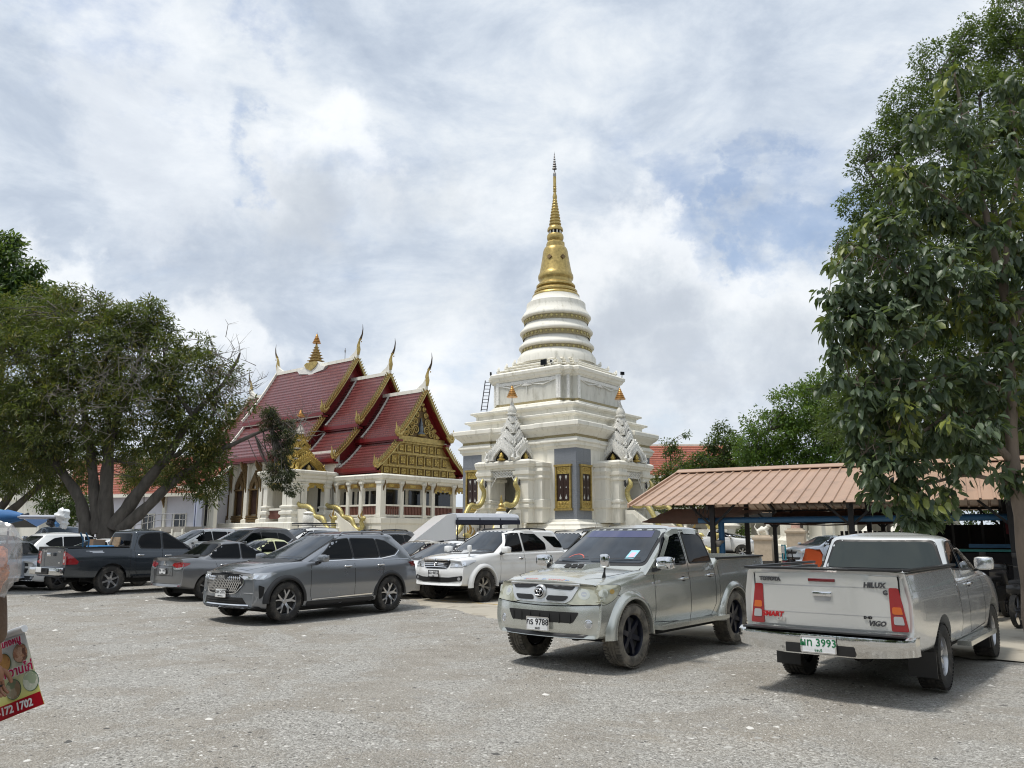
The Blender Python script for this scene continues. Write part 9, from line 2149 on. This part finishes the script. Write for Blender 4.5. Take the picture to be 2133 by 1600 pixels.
def build_traffic():
 plate=lambda z:[('f', [], PLM, (0.0, z), .34)]
 A, B=-128.3, 51.7
 def sed(**k):q=dict(detail=0, panels=SEDAN_P, handles=[(-1.38, .84)]);q.update(k);return base_sedan(**q)
 def suv(**k):q=dict(detail=0, panels=SUV_P, handles=[(-1.52, .985)]);q.update(k);return base_suv(**q)
 def pick(**k):q=dict(detail=0, panels=PICK_P);q.update(k);return base_pickup(**q)
 # white car with the split dark grille at the far left
 def ex(t, sk, put):
  put(sk.patch([(2, a, b)for a, b in round_poly([(-.38, .80), (.38, .80), (.42, .70), (-.42, .70)], .03)], .012, (-1, 0, 0), .1), 'upper_grille', M_TRIM, 50)
  put(sk.patch([(2, a, b)for a, b in round_poly([(-.42, .64), (.42, .64), (.34, .50), (-.34, .50)], .03)], .012, (-1, 0, 0), .1), 'lower_grille', M_TRIM, 50)
  g=G();q, n=sk.cast((2, 0, .67), (-1, 0, 0));g.box((q[0]+.01, 0, .67), (.02, .16, .035));g.box((q[0]+.01, 0, .67), (.02, .05, .06));put(g, 'badge', M_CHROME)
  put(sk.patch([(2, a, b)for a, b in round_poly([(-.74, .42), (.74, .42), (.62, .26), (-.62, .26)], .03)], .010, (-1, 0, 0), .1), 'dark_bumper', M_TRIM, 50)
  for s in(-1, 1):put(sk.patch([(2, s*.56, .40), (2, s*.70, .42), (2, s*.70, .34), (2, s*.56, .33)], .016, (-1, 0, 0), .1), 'fog_lamp', M_WLAMP)
 S=base_sedan(paint=P_WHITE, panels=[('headlight', M_LAMP, 'd', [(-.24, .62), (.10, .66), (.26, .84), (-.10, .80)], .012, .03)], extra=ex, wr=.33, ra=.385, hw=.87, bot=[(-3.5, .38), (-3.1, .27), (-2.2, .22), (.1, .22), (.5, .24), (.8, .28)], top=[(-3.5, 1.02), (-2.9, 1.05), (-.6, 1.02), (-.35, 1.03), (0, 1.0), (.4, .94), (.66, .87), (.8, .82)], rstyle='five', rim_mat=M_RIMG)
 S['cab']=dict(S['cab'], z0=.93, z1=1.47);S['side_glass']=[[(x, z+.05)for x, z in w]for w in S['side_glass']];S['screen']=(1.07, .68, 1.42, .50);S['plates']=plate(.40)
 vehicle(S, 'sedan', 'white car with a split dark grille facing out beside the slate pickup', 'car', -13.72, 26.35, radians(-127))
 S=sed(paint=P_WHITE);S['plates']=plate(.5)
 vehicle(S, 'sedan', 'white sedan with a bluish windscreen squeezed between the two SUVs', 'sedan', -1.95, 22.95, radians(-129.5))
 place(sed(paint=P_CREAM), 'sedan', 'cream sedan roof showing behind the tail of the mid-grey SUV', 'sedan', 862, 26.5, A)
 S=sed(paint=P_BROWN, visors=[[(-1.56, 1.40), (-2.05, 1.38), (-2.5, 1.14)]]);vehicle(S, 'sedan', 'brown-grey sedan half hidden between the grey sedan and the mid-grey SUV', 'sedan', -5.15, 22.55, radians(B))
 place(sed(paint=P_LIME), 'hatchback', 'pale lime car with only its roof showing', 'car', 540, 29.5, A)
 S=suv(paint=P_BLACK, rails=None);S['cab']=dict(S['cab'], z1=1.72);place(S, 'suv', 'black SUV parked behind the grey sedan', 'SUV', 505, 31, A, .1)
 def rack(t, sk, put):
  g=G();z=1.86
  for s in(-1, 1):g.tube([(-1.5, s*.52, z), (-3.0, s*.55, z)], .022, 6);g.tube([(-1.5, s*.52, z-.07), (-3.0, s*.55, z-.07)], .018, 6)
  for k in range(7):x=-1.5-k*.25;g.tube([(x, -.54, z-.07), (x, .54, z-.07)], .014, 5)
  for x in(-1.5, -3.0):g.tube([(x, -.53, z), (x, .53, z)], .022, 6)
  for x in(-1.8, -2.7):
   for s in(-1, 1):g.tube([(x, s*.5, z-.07), (x, s*.5, z-.17)], .02, 5)
  put(g, 'roof_basket', M_TRIM, 50)
 place(suv(paint=P_WHITE, extra=rack, rails=None), 'suv', 'white SUV with a black roof basket beside the black SUV', 'SUV', 618, 34, A, .15)
 place(suv(paint=P_BLACK), 'suv', 'black SUV with roof rails behind the mid-grey SUV', 'SUV', 765, 28.5, A, .08)
 place(suv(paint=P_WHITE, rails=None), 'suv', 'white SUV mostly hidden behind the slate pickup cab', 'SUV', 408, 35, A, .1)
 place(suv(paint=P_WHITE, rails=None), 'suv', 'white SUV behind the bed of the slate pickup', 'SUV', 178, 31, B, -.05)
 place(suv(paint=P_WHITE, aerial=(-3.2, 0, 1.72)), 'suv', 'white SUV behind the barred-grille SUV with a roof aerial', 'SUV', 1178, 27, A, .05)
 place(suv(paint=P_BLACK, rails=None), 'suv', 'dark SUV roof above the second white SUV', 'SUV', 1225, 33, A, .15)
 place(pick(paint=P_BLUE, cab=dict(base_pickup()['cab'], xr0=-2.1, xr1=-1.95), bed=(-4.25, -2.2, .73, .10)), 'pickup_truck', 'blue-grey extended-cab pickup side-on at the far left', 'pickup truck', 122, 36, 141.7, .1)
 place(sed(paint=P_BLACK), 'sedan', 'black sedan at the far left edge', 'sedan', 8, 30, -38.3, .12)
 place(sed(paint=P_ICE), 'sedan', 'pale green-silver sedan low at the far left edge', 'sedan', 12, 26, 141.7, .0)
 place(sed(paint=P_NAVY), 'sedan', 'navy sedan roof behind the white car at the left', 'sedan', 60, 31.5, A, 0)
 place(sed(paint=P_SEDAN), 'sedan', 'dark grey sedan side-on seen through the canopy truck frame', 'sedan', 925, 36, -38.3, .25)
 place(pick(paint=P_WHITE2, cab=dict(base_pickup()['cab'], xr0=-2.1, xr1=-1.95, z1=1.62), bed=(-4.25, -2.2, .73, .10), side_glass=[[(-.70, 1.22), (-1.14, 1.50), (-1.30, 1.54), (-1.50, 1.55), (-1.50, 1.23)], [(-1.57, 1.235), (-1.57, 1.545), (-1.86, 1.53), (-1.98, 1.26)]]), 'pickup_truck', 'white old pickup side-on far behind the silver pickup bed', 'pickup truck', 1492, 48, -22, 0)
 S=sed(paint=P_ICE);S['panels']=SEDAN_P;place(S, 'sedan', 'pale blue-silver sedan facing left beyond the shed', 'sedan', 1712, 40, -158, -.02)
 place(sed(paint=P_CREAM), 'sedan', 'champagne sedan seen from behind through the shed at the right', 'sedan', 2068, 44, 72, .4)
 build_canopy_truck()
def build_canopy_truck():
 d=29.5;p=at(905, 1113, d)
 def ex(t, sk, put):
  mg=mat('grey_canvas', (.36, .38, .42), .7, var=.1);mn=mat('navy_canvas', (.012, .014, .03), .7);mw=mat('white_fibreglass', (.76, .76, .76), .3, coat=.5)
  g=G();g.add([(-.45, -.74, 1.62), (-.45, .74, 1.62), (-1.75, .80, 2.60), (-1.75, -.80, 2.60), (-2.1, .82, 2.66), (-2.1, -.82, 2.66), (-2.1, .82, 1.75), (-2.1, -.82, 1.75)], [(1, 0, 3, 2), (2, 3, 5, 4), (1, 2, 4, 6), (0, 7, 5, 3), (4, 5, 7, 6)])
  o=put(g, 'wind_deflector', mw, 30)
  g=G()
  prof=[(-.86, 2.42), (-.84, 2.54), (-.70, 2.64), (0, 2.70), (.70, 2.64), (.84, 2.54), (.86, 2.42)]
  vs=[(x, y, z)for x in(-2.1, -4.55)for y, z in prof]+[(x, y*.98, z-.02)for x in(-2.1, -4.55)for y, z in prof];k=len(prof)
  g.add(vs, [(i, i+1, k+i+1, k+i)[::-1]for i in range(k-1)]+[(2*k+i, 2*k+i+1, 3*k+i+1, 3*k+i)for i in range(k-1)]);put(g, 'canvas_roof', mg, 40)
  for s in(-1, 1):g=G();g.box((-3.32, s*.87, 2.36), (2.5, .03, .16));put(g, 'rolled_curtain', mn)
  g=G();g.box((-4.56, 0, 2.36), (.04, 1.7, .14));put(g, 'rear_curtain', mn)
  for x in(-2.15, -3.0, -3.8, -4.5):
   for s in(-1, 1):g=G();g.tube([(x, s*.85, 1.25), (x, s*.85, 2.5)], .022, 6);put(g, 'canopy_post', M_TRIM)
  for s in(-1, 1):
   for z in(1.55, 1.78):g=G();g.tube([(-2.15, s*.85, z), (-4.5, s*.85, z)], .014, 5);put(g, 'side_rail', M_TRIM)
   g=G();g.box((-3.3, s*.62, 1.28), (2.2, .35, .08));put(g, 'bench', M_TRIM)
 S=base_pickup(paint=P_BLACK, detail=0, panels=PICK_P, extra=ex, cab=dict(base_pickup()['cab'], xr0=-2.0, xr1=-1.85, z1=1.62), bed=(-4.25, -2.12, .73, .10), screen=(1.22, .72, 1.58, .60), side_glass=[[(-.70, 1.22), (-1.14, 1.50), (-1.30, 1.55), (-1.62, 1.55), (-1.66, 1.23)]])
 S['dz']=ground_z(d)-.32
 vehicle(S, 'canopy_truck', 'pickup with a white sloped deflector and grey canvas passenger canopy', 'truck', p.x, d, radians(-158))
 # ------------------------------------------------------------------ build
build_ground()
build_stupa();build_hall();build_other_buildings();build_temple_items();build_right_background()
build_trees()
build_shed()
build_silver_pickup();build_right_pickup();bl=build_dark_pickup();build_grey_suv();build_white_suv();build_grey_sedan()
build_bed_load(*bl)
build_traffic()
build_vendor();build_vendor_cart()
bpy.context.view_layer.update()
